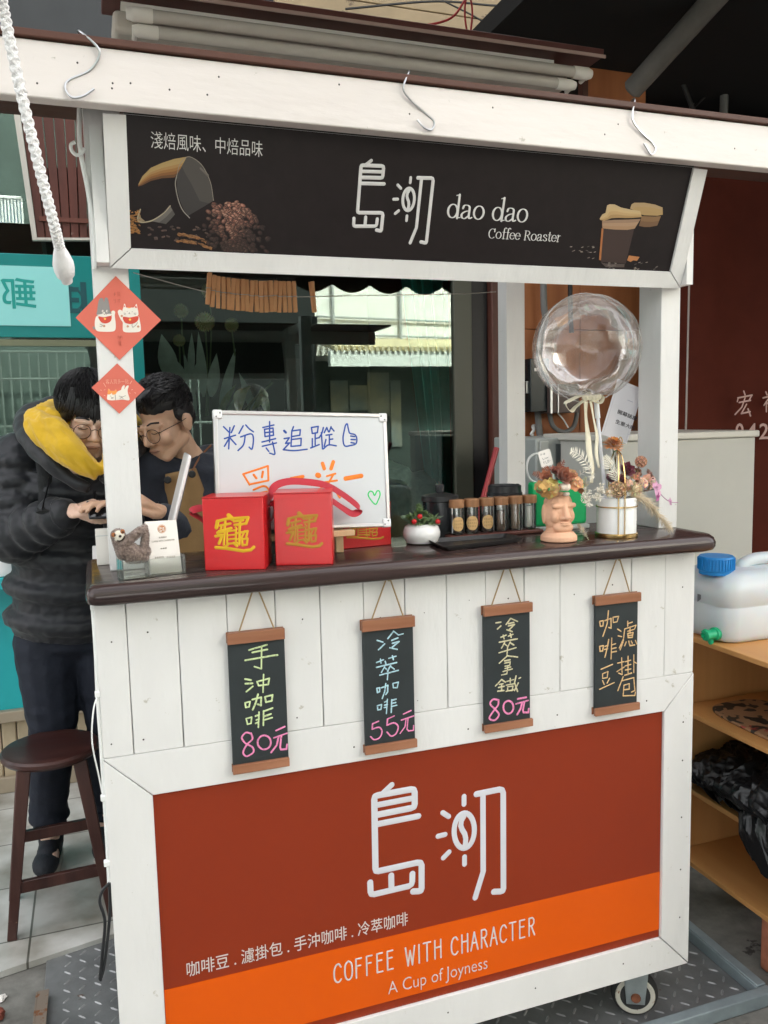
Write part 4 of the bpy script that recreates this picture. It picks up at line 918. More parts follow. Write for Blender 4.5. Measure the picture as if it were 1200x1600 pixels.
# ------------------------------------------------------------ things standing on the counter
def on(px, py, z=CZ): return at(px, py, z=z)
def hx(px, py, y): return at(px, py, y=y)
box_red = mat('box_red', (.56, .011, .015), .34, var=.03, vs=3, coat=.2)
ribbon = mat('ribbon_red', (.42, .006, .022), .6, sheen=.3)
gold2 = mat('gold_foil_dull', (.42, .21, .03), .35, .7, bump=.15, bs=30)
gold = mat('gold_foil', (.74, .43, .025), .3, .65, bump=.15, bs=30)
WO, WS = (300, 640), 320/1200
GOLD = [([(215,620),(236,640)],20),([(150,655),(143,692)],17),([(158,652),(205,640),(330,632),(318,662)],13),([(165,680),(225,668)],11),([(195,655),(190,712)],11),([(158,714),(230,695)],13),([(245,655),(300,648)],11),([(250,676),(318,668)],12),([(282,650),(278,705)],12),([(150,722),(178,714)],14),([(138,742),(178,735),(158,785)],13),([(140,808),(195,812),(300,828),(345,822),(362,806)],15),([(192,700),(186,792)],10),([(205,714),(257,707),(256,782),(206,787),(205,714)],9),([(206,738),(255,732)],8),([(206,762),(255,756)],8),([(216,785),(194,806)],11),([(244,782),(264,800)],12),([(262,726),(290,718)],9),([(278,698),(277,790),(260,780)],11),([(262,762),(290,748)],8),([(290,720),(326,712),(318,746)],10),([(308,712),(290,752)],9),([(292,760),(325,755),(321,792),(296,796),(292,760)],10),([(172,690),(168,700)],9),([(255,690),(262,700)],9)]
def red_box(name, base, u, size, label, glyph_fn, handle=None):
    """box: base = front left foot, u = direction of the front, size = (w, d, h)"""
    w, dp, h = size; f = Fr(base, u, (0, 0, 1)); o = thing(name, label, 'gift box', base, 'red gift boxes on the counter')
    mb = MB(); mb.fbox(f, (0, 0, -dp), (w, h, 0)); b = mb.build('box', box_red, o, bevel=.0018)
    mb = MB(); mb.fbox(f, (-.0006, h+.0004, -dp-.0004), (w+.0006, h+.0022, .0006)); mb.fbox(f, (w*.03, h-.012, .0001), (w*.97, h-.0112, .0004)); mb.build('lid', box_red, o, bevel=.0012)
    mb = MB(); fn, k = glyph_fn
    for st, wd_ in GOLD: mb.pstroke(f, WO, WS, [fn(p) for p in st], wd_*k*1.3, nib=None, h=.0002, c0=.0002)
    mb.build('gold_character', gold if k == 1.0 else gold2, b)
    return o, f
b0 = on(320.5, 892); b1 = on(415, 890); u = (b1-b0); w = u.length; h1 = hx(318, 779, b0.y).z-CZ
bx1, f1 = red_box('gift_box', b0, u, (w, .10, h1), 'red gift box with bright gold character, the left one at the front', (lambda p: p, 1.0))
b2 = on(431, 884.5); b3 = on(520.7, 882); u = b3-b2; h2 = hx(430, 772, b2.y).z-CZ
bx2, f2 = red_box('gift_box', b2, u, (u.length, .10, h2), 'red gift box with darker gold character and a ribbon arching over its lid', (lambda p: (553+(p[0]-135)*.915, 600+(p[1]-612)*.95), .93))
b4 = V((.528, .158, CZ)); bx3, f3 = red_box('gift_box', b4, (1, .12, 0), (.142, .06, .10), 'third red gift box, half hidden behind the whiteboard', (lambda p: (905+(p[0]-135)*.95, 640+(p[1]-612)*.55), .6))
def ribbon_band(o, pts, wd, name='ribbon_handle', up=(0, 1, 0)):
    mb = MB(); mb.tube(curve(pts, n=8), wd/2, 8, flat=.10, up=up); mb.build(name, ribbon, o)
y2 = b2.y
RB = lambda x, y, yy: hx(300+x*WS, 640+y*WS, yy)
ribbon_band(bx2, [RB(482, 555, y2+.03), RB(462, 530, y2+.03), RB(480, 455, y2+.035), RB(560, 422, y2+.045), RB(680, 425, y2+.05), RB(790, 445, y2+.05), RB(880, 495, y2+.055), RB(965, 560, y2+.055), RB(980, 592, y2+.055), RB(940, 610, y2+.052), RB(880, 575, y2+.05), RB(822, 535, y2+.04)], .016, up=(0, .5, 1))
ribbon_band(bx1, [RB(440, 575, b0.y+.03), RB(470, 560, b0.y+.03), RB(482, 590, b0.y+.035), RB(468, 640, b0.y+.04), RB(442, 650, b0.y+.045)], .022)
ribbon_band(bx1, [RB(72, 575, b0.y+.045), RB(40, 578, b0.y+.04), RB(8, 588, b0.y+.035), RB(-8, 598, b0.y+.035), RB(4, 610, b0.y+.035), RB(36, 628, b0.y+.04), RB(72, 655, b0.y+.045)], .020, up=(0, .8, .6))

# whiteboard on a small easel
yb_, yt_ = .092, .132
p00 = hx(338, 830, yb_); p10 = hx(612.5, 828.5, yb_-.002); p01 = hx(330, 646.5, yt_); p11 = hx(599, 646.5, yt_)
FWb = Fr(p00, (p10-p00)+(p11-p01), (p01-p00)+(p11-p10)); WBW = ((p10-p00).length+(p11-p01).length)/2; WBH = ((p01-p00).length+(p11-p10).length)/2
wb = thing('whiteboard', 'small whiteboard with blue and orange handwriting leaning on a wooden easel', 'whiteboard', p00)
alu = mat('aluminium', (.62, .60, .60), .35, .7); plast = mat('white_plastic', (.80, .80, .80), .35)
mb = MB(); mb.fbox(FWb, (.004, .004, -.008), (WBW-.004, WBH-.004, -.001)); sf_ = mb.build('board', mat('board_white', (.62, .635, .65), .18, coat=.2), wb)
mb = MB(); t = .009
for lo, hi in (((t, 0, -.011), (WBW-t, t, .002)), ((t, WBH-t, -.011), (WBW-t, WBH, .002)), ((0, t, -.011), (t, WBH-t, .002)), ((WBW-t, t, -.011), (WBW, WBH-t, .002))): mb.fbox(FWb, lo, hi)
mb.build('frame', alu, wb, bevel=.002)
for cx, cy in ((0, 0), (WBW, 0), (0, WBH), (WBW, WBH)):
    sx, sy = (1 if cx == 0 else -1), (1 if cy == 0 else -1); mb = MB()
    mb.fbox(FWb, (min(cx-sx*.001, cx+sx*.019), min(cy-sy*.001, cy+sy*.019), -.012), (max(cx-sx*.001, cx+sx*.019), max(cy-sy*.001, cy+sy*.019), .0034)); c_ = mb.build('corner_cap', plast, wb, bevel=.003)
    mb = MB()
    for q in ((.006, .014), (.014, .006)): p = FWb.p(cx+sx*q[0], cy+sy*q[1], .0034); mb.ell(p, .0018, nu=8, nv=5)
    mb.build('screws', mat('screw_grey', (.2, .2, .2), .4, .5), c_)
FWs = FWb.sh(-.0008)
blue_ = mat('marker_blue', (.01, .06, .33), .5, var=.2, vs=60); orange_ = mat('marker_orange', (.82, .20, .01), .5, var=.15, vs=60); green_ = mat('marker_green', (.02, .55, .12), .5)
def marks(mb, sts, w):
    for st in sts:
        m = None; ww = w
        if isinstance(st[0], (str, int)): m = st[0]; st = st[1:]
        if isinstance(m, int): ww = m
        mb.pstroke(FWs, WO, WS, st, ww, smooth=m in ('s', 'c'), closed=m == 'c', h=.0004)
mb = MB(); marks(mb, [[(185,100),(220,135)],[(248,95),(230,135)],[(190,170),(255,150)],[(222,105),(215,230)],[(220,165),(190,215)],[(222,165),(258,205)],[(300,95),(275,140)],['s',(315,90),(335,112),(360,130)],['s',(285,160),(345,142),(360,170),(352,230),(335,220)],['s',(312,150),(302,205),(270,240)],[(415,105),(480,90)],[(455,70),(455,190)],[(425,115),(475,108),(478,150),(428,158),(425,115)],[(428,135),(475,130)],[(410,190),(490,170)],[(412,215),(495,195)],['s',(472,190),(482,235),(484,262),(455,255)],[(435,225),(450,245)],[14,(540,124),(550,134)],[(595,100),(585,125)],[(585,125),(580,215)],[(585,125),(635,118),(632,150),(585,158)],[(585,175),(640,168),(638,210),(585,215)],[(540,170),(570,165),(548,198),(572,195),(535,235)],['s',(535,235),(600,240),(675,232)],[(700,105),(740,98),(735,135),(705,140),(700,105)],[(722,140),(722,205)],[(722,170),(742,165)],[(705,170),(705,215)],[(695,225),(745,205)],['s',(770,105),(760,140),(745,165)],[(758,135),(765,230)],[(790,105),(775,135)],[(790,105),(800,130)],[(815,100),(805,130)],[(815,105),(832,125)],[(785,150),(820,145)],[(805,150),(805,205)],[(805,175),(825,172)],[(785,175),(775,215)],['s',(770,230),(800,207),(845,212)],['c',(895,212),(885,170),(893,120),(900,92),(910,84),(916,112),(925,138),(955,147),(966,172),(960,200),(930,210)],[(930,155),(953,158)],[(932,175),(957,176)],[(932,193),(950,196)]], 9)
mb.build('blue_writing', blue_, sf_)
mb = MB(); marks(mb, [[(300,378),(338,440)],[(300,378),(445,330),(448,415),(338,438)],[14,(362,382),(378,402)],[14,(416,364),(410,396)],['s',(360,470),(420,448),(450,470),(462,520),(440,560)],[(350,500),(440,480)],[20,(580,405),(650,392)],[22,(765,315),(775,346)],[22,(828,306),(815,346)],[32,(737,384),(742,386)],[(790,390),(840,375)],[(780,425),(850,415)],['s',(830,378),(800,430),(785,455)],[14,(838,470),(866,515)],[27,(900,404),(992,388)],['s',(740,430),(760,470),(730,530)]], 12)
mb.build('orange_writing', orange_, sf_)
mb = MB(); marks(mb, [['c',(1075,555),(1045,525),(1032,497),(1044,478),(1060,484),(1070,503),(1084,478),(1098,478),(1102,500),(1092,528)]], 8); mb.build('green_heart', green_, sf_)
es = thing('table_easel', 'small pale wooden easel under the whiteboard', 'easel', (.45, .11, CZ))
mb = MB(); a_ = hx(300+432*WS, 640+730*WS, .085); b_ = hx(300+945*WS, 640+732*WS, .085); zt = hx(520, 831, .085).z; mb.box((a_.x, .072, zt-.010), (b_.x, .100, zt+.003)); mb.build('ledge', palewood, es, bevel=.0015)
Nb = -FWb.n
for x0_, sl_ in ((.525, -.35), (.30, .35)):
    q0 = V((x0_, .105, CZ)); up_ = FWb.v*.24+FWb.u*sl_*.24; mb = MB(); fr = Fr(q0+V((0, .008, .001)), FWb.u, up_); mb.fbox(fr, (-.009, 0, -.012), (.009, .20, -.001)); mb.build('leg', palewood, es, bevel=.0015)
mb = MB(); fr = Fr((.44, .25, CZ), (1, 0, 0), (0, -.3, 1)); mb.fbox(fr, (-.009, .002, -.010), (.009, .2, 0)); mb.build('leg', palewood, es, bevel=.0015)

# business cards in a clear holder, sloth toy
FBc = Fr(on(193, 908), on(291, 896)-on(193, 908), (0, 0, 1)); HWd = (on(291, 896)-on(193, 908)).length
acr = glass('clear_acrylic', (.93, .95, .93), 1.6, film=.06, filmcol=(.7, .72, .66))
hd = thing('card_holder', 'clear acrylic holder with business cards at the left end of the counter', 'card holder', FBc.o)
mb = MB()
for lo, hi in (((0, .001, -.002), (HWd, .036, 0)), ((0, .001, -.045), (HWd, .048, -.043)), ((0, .001, -.043), (.002, .038, -.002)), ((HWd-.002, .001, -.043), (HWd, .038, -.002)), ((.002, .001, -.043), (HWd-.002, .003, -.002))): mb.fbox(FBc, lo, hi)
mb.build('tray', acr, hd, bevel=.0005)
cd_ = thing('business_card', 'stack of cream business cards upright in the clear holder', 'business card', FBc.p(.075, .003, -.012))
paper = mat('card_paper', (.82, .77, .72), .6)
BO, BS_ = (150, 780), 160/1200
Fcd = Fr(FBc.p(0, .004, -.010), FBc.u, V((0, 0, 1))-FBc.n*.16)
q = [V(Fcd.px(BO[0]+x*BS_, BO[1]+y*BS_)) for x, y in ((645, 880), (1010, 845), (940, 242), (580, 262))]
mb = MB(); mb.prism(Fcd, [tuple(p) for p in q], -.008, 0); cst = mb.build('card', paper, cd_, smooth=False)
mb = MB(); c = V(Fcd.px(BO[0]+770*BS_, BO[1]+348*BS_)); mb.prism(Fcd, [(c.x+.0085*math.cos(k*.26), c.y+.0085*math.sin(k*.26)) for k in range(24)], 0, .0004); mb.build('round_emblem', mat('copper_print', (.50, .22, .09), .5), cst)
mb = MB(); mb.stroke(Fcd, [(c.x+.0074*math.cos(k*.26), c.y+.0074*math.sin(k*.26)) for k in range(24)], .0007, closed=True, c0=.0005)
for st in ([(-.004, .003), (-.004, -.003), (-.001, -.003), (-.001, -.005), (-.005, -.005)], [(-.004, .003), (-.001, .003), (-.001, .0005), (-.004, .0005)], [(.002, .002), (.004, .002), (.004, -.004)], [(.002, .002), (.002, -.004)]): mb.stroke(Fcd, [(c.x+a, c.y+b) for a, b in st], .0011, c0=.0005)
mb.build('emblem_mark', paper, cst)
mb = MB()
for s, x0, y0, x1, y1 in (('島潮咖啡', 738, 458, 826, 434), ('COFFEE WITH CHARACTER', 652, 500, 920, 472), ('江 宏 祥', 756, 585, 832, 564), ('精品咖啡豆', 690, 700, 795, 665), ('手沖濾掛包', 828, 694, 930, 660)):
    A = Fcd.px(BO[0]+x0*BS_, BO[1]+y0*BS_); B = Fcd.px(BO[0]+x1*BS_, BO[1]+y1*BS_)
    if s[0] in '精手江': 
        for k in range(5 if s[0] != '江' else 3):
            n = 5 if s[0] != '江' else 3; x = A[0]+(B[0]-A[0])*(k+.1)/n; w_ = (B[0]-A[0])/n*.7
            for j in range(3): mb.stroke(Fcd, [(x, A[1]+(B[1]-A[1])*(.15+.33*j)), (x+w_, A[1]+(B[1]-A[1])*(.15+.33*j))], .0006)
            mb.stroke(Fcd, [(x+w_*.5, A[1]), (x+w_*.5, B[1])], .0006)
    else: text_mb(mb, Fcd, s, (A[0], (A[1]+B[1])/2-.0016, B[0], (A[1]+B[1])/2+.0016), c0=.0002)
mb.build('small_print', mat('print_soft', (.30, .25, .21), .6), cst)

fur = mat('sloth_fur', (.155, .105, .085), .95, col2=(.30, .22, .185), vs=180, bump=1.0, bs=260, sheen=.4)
SL = lambda x, y, yy=.0: hx(BO[0]+x*BS_, BO[1]+y*BS_, yy)
sl = thing('sloth_toy', 'small brown plush sloth sitting in the clear card holder', 'plush toy', SL(450, 745, .012))
mb = MB(); Ys = FBc.o.y+.022
cap(mb, SL(330, 560, Ys), SL(470, 650, Ys), .017, .018); cap(mb, SL(470, 650, Ys), SL(560, 610, Ys), .016, .014); cap(mb, SL(260, 470, Ys), SL(330, 620, Ys), .013, .016)
cap(mb, SL(330, 520, Ys-.008), SL(520, 370, Ys-.006), .0105, .009); cap(mb, SL(520, 370, Ys-.006), SL(570, 330, Ys), .009, .006); cap(mb, SL(560, 620, Ys-.004), SL(580, 420, Ys-.002), .009, .008); cap(mb, SL(580, 420, Ys), SL(572, 325, Ys), .008, .006)
mb.ell(SL(258, 425, Ys-.004), (.0145, .013, .0138)); cap(mb, SL(400, 700, Ys-.004), SL(570, 690, Ys-.004), .010, .009)
bod = remesh('body', mb, .0014, fur, sl, 2)
displace(bod, lambda c: .0016*NZ.noise(c*900)+.0006*math.sin(c.x*3000+c.z*2500))
mb = MB()
frs = Fr(SL(262, 430, Ys-.0165), (1, -.05, 0), (.0, .1, 1))
mb.ell(SL(268, 432, Ys-.0125), (.0105, .005, .0112)); mb.build('face', mat('felt_cream', (.72, .66, .56), .9, bump=.4, bs=200), sl)
mb = MB()
for x, y in ((205, 418), (312, 378)): mb.ell(SL(x, y, Ys-.0155), (.0042, .0022, .0045))
mb.build('eye_patches', mat('felt_brown', (.33, .12, .045), .9), sl)
mb = MB()
for x, y in ((222, 420), (316, 384)): mb.ell(SL(x, y, Ys-.0178), (.0016, .001, .0018), nu=8, nv=6)
mb.ell(SL(283, 435, Ys-.0178), (.0028, .0015, .0026)); mb.tube(curve([SL(245, 488, Ys-.0165), SL(285, 490, Ys-.0172), SL(325, 460, Ys-.0165), SL(333, 432, Ys-.0155)]), .0012, 6); mb.build('features', mat('felt_black', (.03, .018, .012), .8), sl)

# slim white folded card at the corner and the white tablet leaning behind
mb = MB(); p = on(160, 906); a_ = hx(153, 828, .16); fr = Fr((at(156, 900, y=.19).x-.004, .19, CZ), (1, 0, 0)); mb.fbox(fr, (0, .0005, -.03), (.028, hx(160, 828, .19).z-CZ, 0)); wbx = thing('white_box', 'small white paper box behind the left post', 'box', (0, .19, CZ)); mb.build('carton', paper, wbx, bevel=.001)
mb = MB(); mb.fbox(fr, (-.0004, hx(160, 838, .19).z-CZ, -.0304), (.0284, hx(160, 836.5, .19).z-CZ, .0004)); mb.build('lid_edge', mat('paper_shadow', (.62, .62, .60), .6), wbx)
tb = thing('white_tablet', 'white tablet in a pale case propped up in front of the barista', 'tablet', on(262, 862))
t0, t1 = hx(264, 830, .17), hx(291, 711, .20); uv_ = (CP-t0); uv_.z = 0; uv_.normalize(); uv_ = MX.Rotation(R(1.5), 3, 'Z')@uv_; fr = Fr(t0-(t1-t0)*.35, uv_, (t1-t0)); L_ = (t1-t0).length*1.35
mb = MB(); mb.fbox(fr, (-.09, 0, -.0035), (.085, L_, .0035)); mb.build('case', mat('tablet_case', (.74, .70, .69), .4), tb, bevel=.003)
mb = MB(); mb.fbox(fr, (-.083, .008, -.0055), (.078, L_-.008, -.0042)); mb.build('screen', mat('tablet_screen', (.05, .05, .055), .1), tb)

# round white pot with succulent
pc = on(659, 849); pr = .046
po_ = thing('succulent_pot', 'round white pot of green succulents with red berries', 'plant', pc)
mb = MB(); mb.lathe([(.030, 0), (.040, .004), (.0475, .018), (.048, .028), (.043, .041), (.034, .0475), (.030, .0475), (.028, .043), (.004, .040)], pc, 36, sx=.93, sy=.93); mb.build('pot', mat('glazed_white', (.80, .78, .77), .15, coat=.4), po_)
succ = mat('succulent', (.13, .23, .085), .55, col2=(.26, .34, .17), vs=40)
def rosette(mb, c, n, L, Wd, up=(0, 0, 1), k=3, col=None):
    up = V(up).normalized(); x = up.orthogonal(); y = up.cross(x)
    for j in range(k):
        for i in range(n):
            a = 2*math.pi*(i+.5*j)/n; el = .25+j*.42; d = (x*math.cos(a)+y*math.sin(a))*math.cos(el)+up*math.sin(el)
            mb.leaf(V(c)+up*j*L*.1, d, up, L*(1-.2*j), Wd*(1-.15*j), -.15, 4, .12, col)
mb = MB(); rnd = random.Random(11)
for dx, dy, dz, L in ((-.022, -.012, .060, .018), (.0, -.02, .066, .016), (.02, -.014, .062, .017), (-.004, .0, .085, .020), (.012, .006, .078, .016), (-.028, .008, .070, .018), (.028, .008, .066, .018), (-.012, -.024, .054, .014), (.014, -.026, .056, .013), (.0, .014, .095, .016), (-.016, -.004, .078, .015), (.031, -.012, .056, .014)):
    rosette(mb, pc+V((dx, dy, dz-.012)), 8, L, L*.55, (dx*6, dy*6, .8))
for k in range(40):
    a = rnd.uniform(0, 6.28); rr_ = rnd.uniform(0, .03); p = pc+V((rr_*math.cos(a), rr_*math.sin(a), .044)); d = V((math.cos(a)*.8, math.sin(a)*.8, rnd.uniform(.6, 1.6)))
    mb.leaf(p, d, (0, 0, 1), rnd.uniform(.02, .04), rnd.uniform(.007, .011), .3, 4, .1)
mb.build('succulent_leaves', succ, po_)
mb = MB()
for k in range(4):
    a = 2.6+k*.25; mb.leaf(pc+V((-.015, .008, .045)), (math.cos(a), -.1, .55+k*.12), (0, -.5, 1), .04, .018, .1, 5, .1)
mb.build('pale_leaves', mat('pale_leaf', (.24, .32, .22), .6), po_)
for x, y in ((647, 815), (656, 807), (684, 815)):
    mb = MB(); mb.ell(hx(x, y, pc.y-.034), .0062); mb.build('berry', mat('berry_red', (.55, .012, .015), .2), po_)

# dark dripper jar behind
dj = thing('dark_jar', 'dark smoked plastic jar with a knob lid behind the succulent', 'jar', (at(688, 832, y=.24).x, .24, CZ)); smoked = glass('smoked', (.10, .11, .115), 1.5); j = ORG[dj.name]
mb = MB(); mb.lathe([(.036, 0), (.040, .003), (.043, .09), (.041, .09), (.038, .004)], j, 28); mb.build('body', mat('smoke_body', (.02, .022, .025), .15, alpha=.82), dj)
mb = MB(); mb.lathe([(.043, .090), (.046, .092), (.046, .104), (.020, .109), (.010, .110)], j, 28); mb.build('lid', blackm, dj)
mb = MB(); mb.lathe([(.008, .110), (.010, .114), (.011, .130), (.007, .132)], j, 16); mb.build('knob', mat('knob_smoke', (.05, .05, .055), .1), dj)

# six wood lidded vials on their wooden tray
vg = glass('vial_glass', (.95, .96, .95), 1.5, film=.02)
lidw = wood('lid_wood', (.27, .12, .055), (.42, .21, .10), 'z', .5, 20, .05)
beanm = mat('bean_brown', (.15, .058, .032), .45, var=.4, vs=300)
kraft = mat('kraft_label', (.68, .43, .19), .7)
v0, v5 = on(714, 841.5), on(827, 832); dv = (v5-v0)/5
rk = thing('vial_tray', 'low reddish wooden tray carrying the six coffee vials', 'tray', (v0+v5)/2+V((0, 0, 0)))
fr = Fr(v0-dv.normalized()*.028+V((0, 0, 0)), dv, (0, 0, 1)); mb = MB(); mb.fbox(fr, (0, .0005, -.028), (dv.length*5+.056, .010, .024)); mb.build('tray', mat('tray_wood', (.11, .035, .026), .4, var=.2, vs=12), rk, bevel=.003)
LBL = ['glass vial of coffee beans with round kraft label, nearest the succulent', 'glass vial of coffee beans with round kraft label, the middle labelled one', 'glass vial of coffee beans with round kraft label, next to the vial of ground coffee', 'wood lidded glass vial half filled with ground coffee', 'wood lidded glass vial with brown contents seen as streaks', 'wood lidded glass vial with white paper inside, nearest the stone head']
for k in range(6):
    c = v0+dv*k+V((0, 0, .0105)); H = .066; rad = .0172
    o = thing('coffee_vial', LBL[k], 'vial', c, 'wood lidded vials on the counter')
    mb = MB(); mb.lathe([(.004, .0005), (rad-.002, .0005), (rad, .003), (rad, H), (rad-.0016, H), (rad-.0016, .004), (.004, .003)], c, 28, caps=False); mb.build('glass_tube', vg, o)
    mb = MB(); mb.lathe([(.002, H), (rad+.0012, H), (rad+.0018, H+.002), (rad+.0018, H+.018), (rad+.0006, H+.0195), (.002, H+.0195)], c, 28); mb.build('wooden_lid', lidw, o)
    mb = MB(); rnd = random.Random(k)
    if k < 3:
        for q in range(75):
            a = rnd.uniform(0, 6.28); r_ = rad-.0055 if q % 4 else rnd.uniform(0, rad-.007); z = .006+.037*rnd.random()
            rot = MX.Rotation(rnd.uniform(0, 3), 3, (rnd.random(), rnd.random(), rnd.random()))
            mb.ell(c+V((r_*math.cos(a), r_*math.sin(a), z)), (.0046, .0032, .0026), rot, 8, 6)
        mb.build('coffee_beans', beanm, o)
        mb = MB(); n_ = dv.normalized(); toC = (CP-c); toC.z = 0; a0_ = math.atan2(toC.y, toC.x)+(.25, .12, .3)[k]; seg = []
        for i in range(13):
            s = -1+2*i/12; hh = .0175*math.sqrt(max(0.0, 1-s*s)); a = a0_+s*.95; x = V((math.cos(a), math.sin(a), 0))*(rad+.0003); seg.append((c+x+V((0, 0, .027-hh)), c+x+V((0, 0, .027+hh))))
        for (p, q), (p2, q2) in zip(seg, seg[1:]): mb.face([p, p2, q2, q])
        lab = mb.build('round_label', kraft, o)
        mb = MB()
        for row in range(3):
            for i in range(5):
                s = -.55+1.1*i/4*(1 if row == 1 else .9); a = a0_+s*.95; x = V((math.cos(a), math.sin(a), 0)); tg = V((-x.y, x.x, 0)); p = c+x*(rad+.0007)+V((0, 0, .035-.008*row+rnd.uniform(-.0008, .0008)))
                frl = Fr(p, tg, (0, 0, 1))
                for st in ([(-.0012, .001), (.0012, .001)], [(0, .002), (rnd.uniform(-.001, .001), -.002)], [(-.0012, -.0015), (.0013, -.001)]): mb.stroke(frl, [(a_, b_) for a_, b_ in st], .0005, h=.0002)
        mb.build('label_writing', mat('label_ink', (.28, .14, .05), .7), lab)
    else:
        top = (.030, .046, .050)[k-3]
        if k == 5: fr = Fr(c+V((0, -.001, .006)), (.9, .4, 0), (0, 0, 1)); mb.fbox(fr, (-.012, 0, -.0006), (.012, .052, .0006)); mb.build('paper_slip', paper, o)
        else: mb.lathe([(.003, .0042), (rad-.003, .0042), (rad-.0026, .006), (rad-.0026, top+.02), (rad-.004, top+.021), (.003, top+.018)], c, 24); mb.build('ground_coffee', mat('coffee_powder%d' % k, ((.22, .12, .075), (.30, .19, .13))[k-3], .85, var=.45, vs=70, stretch=(1, 1, .3)), o)

# black tray
tq = [on(665, 850), on(693, 863), on(818, 848), on(792, 841)]
tr = thing('black_tray', 'shallow black rectangular tray in front of the vials', 'tray', (tq[0]+tq[2])/2)
cen = sum(tq, V())/4; mb = MB()
def trring(k, z): return [cen+(p-cen)*k+V((0, 0, z)) for p in tq]
def rounded(P, r=.012, n=5):
    out = []
    for i in range(4):
        p, a, b = P[i], P[i-1], P[(i+1) % 4]; pa = p+(a-p).normalized()*r; pb = p+(b-p).normalized()*r
        for k in range(n): t = k/(n-1); out.append(pa*(1-t)**2+p*2*t*(1-t)+pb*t*t)
    return out
idx = [mb.add(rounded(trring(k, z))) for k, z in ((.86, .0008), (.9, .001), (1.0, .011), (1.0, .0125), (.975, .0125), (.89, .0035), (.85, .0032))]
for a_, b_ in zip(idx, idx[1:]): mb.band(a_, b_, 20)
mb.fc([idx[-1]+k for k in range(20)]); mb.fc([idx[0]+k for k in range(19, -1, -1)])
mb.build('tray', mat('tray_black', (.016, .014, .014), .38), tr, ang=30)

# takeaway cup
cc = V((at(789, 830, y=.255).x, .255, CZ)); tc_ = thing('takeaway_cup', 'large white paper cup with a black sipping lid behind the vials', 'cup', cc)
hc = hx(789, 772, .255).z-CZ
mb = MB(); mb.lathe([(.030, 0), (.0335, .002), (.0425, hc), (.040, hc), (.032, .004)], cc, 32); mb.build('cup', mat('paper_white', (.78, .76, .73), .5), tc_)
mb = MB(); mb.lathe([(.0435, hc-.004), (.0455, hc-.002), (.0455, hc+.004), (.043, hc+.006), (.0425, hc+.012), (.0425, hc+.022), (.040, hc+.024), (.038, hc+.019), (.002, hc+.019)], cc, 36)
p = cc+V((.022, -.026, hc+.022)); mb.ell(p, (.009, .006, .006)); mb.build('lid', blackm, tc_)

# green bag with cord handle
gb = V((at(878, 822, y=.21).x, .21, CZ)); gr = thing('green_bag', 'bright green bag with a pale cord handle behind the stone head', 'bag', gb)
gx0, gx1, gz1 = at(834, 760, y=.205).x, at(918, 760, y=.205).x, at(870, 752, y=.205).z
mb = MB(); mb.box((gx0, .205, CZ+.012), (gx1, .24, gz1)); mb.build('bag', mat('bag_green', (.008, .42, .13), .35), gr, bevel=.008, seg=3)
mb = MB(); mb.box((gx0-.004, .200, CZ+.0005), (gx1+.004, .245, CZ+.0115)); mb.build('base_card', mat('base_grey', (.5, .52, .49), .5), gr, bevel=.002)
mb = MB(); mb.tube(curve([hx(842, 756, .22), hx(828, 748, .22), hx(823, 730, .22), hx(828, 714, .22), hx(842, 709, .22), hx(858, 720, .22), hx(866, 752, .22)]), .0028, 8); mb.build('cord_handle', mat('cord_pale', (.62, .62, .60), .5), gr)
# ------------------------------------------------------------ stone head planter with flower crown
terra = mat('terracotta', (.74, .42, .27), .75, var=.04, vs=20, bump=.1, bs=160)
mc_ = on(873, 845); mo = thing('head_planter', 'peach clay planter shaped like a stone island head, wearing dried flowers', 'planter', mc_)
# local axes: the face looks to the right and towards the street
fa = math.radians(-90); fx = V((math.cos(fa), math.sin(fa), 0)); fy = V((-fx.y, fx.x, 0)); MR = MX((fx, fy, V((0, 0, 1)))).transposed()
def mp_(x, y, z): return mc_+MR@V((x, y, z))
mb = MB(); k_ = 1.0
mb.ell(mp_(-.004, 0, .064), (.034, .0365, .047), MR); mb.ell(mp_(-.004, 0, .090), (.031, .035, .027), MR)
cap(mb, mp_(-.004, 0, .006), mp_(-.004, 0, .03), .030, .028)
mb.lathe([(.040, 0), (.043, .002), (.0425, .012), (.034, .022)], mp_(0, 0, .0005), 28, ref=fx)
mb.ell(mp_(.020, 0, .034), (.015, .026, .014), MR)                      # chin
mb.ell(mp_(.030, 0, .0415), (.0075, .014, .0033), MR); mb.ell(mp_(.030, 0, .0470), (.0075, .014, .003), MR)
cap(mb, mp_(.027, 0, .084), mp_(.037, 0, .060), .0060, .0080); mb.ell(mp_(.032, .008, .057), (.007, .006, .0045), MR); mb.ell(mp_(.032, -.008, .057), (.007, .006, .0045), MR)
cap(mb, mp_(.0225, -.026, .0855), mp_(.0225, .026, .0855), .0062, .0062)     # brow
for s in (-1, 1): mb.ell(mp_(.016, s*.021, .060), (.012, .010, .015), MR); mb.ell(mp_(-.006, s*.036, .066), (.008, .005, .024), MR)
remesh('head', mb, .0016, terra, mo, 2)
def col_attr(name, rough=.7, **k): return mat(name, (1, 1, 1), rough, attr=True, var=.12, vs=90, **k)
petalm = col_attr('dried_petals', .75, sheen=.3)
def petal_ring(mb, c, up, n, L, Wd, el, col, bend=.2, ph=0, fold=.15):
    up = V(up).normalized(); x = up.orthogonal().normalized(); y = up.cross(x)
    for i in range(n):
        a = 2*math.pi*(i+ph)/n+random.uniform(-.12, .12); e = el+random.uniform(-.08, .08); d = (x*math.cos(a)+y*math.sin(a))*math.cos(e)+up*math.sin(e)
        s = random.uniform(.78, 1.12); mb.leaf(V(c)+d*L*.05, d, up, L*random.uniform(.9, 1.08), Wd, bend, 5, fold, tuple(q*s for q in col), tip=.6)
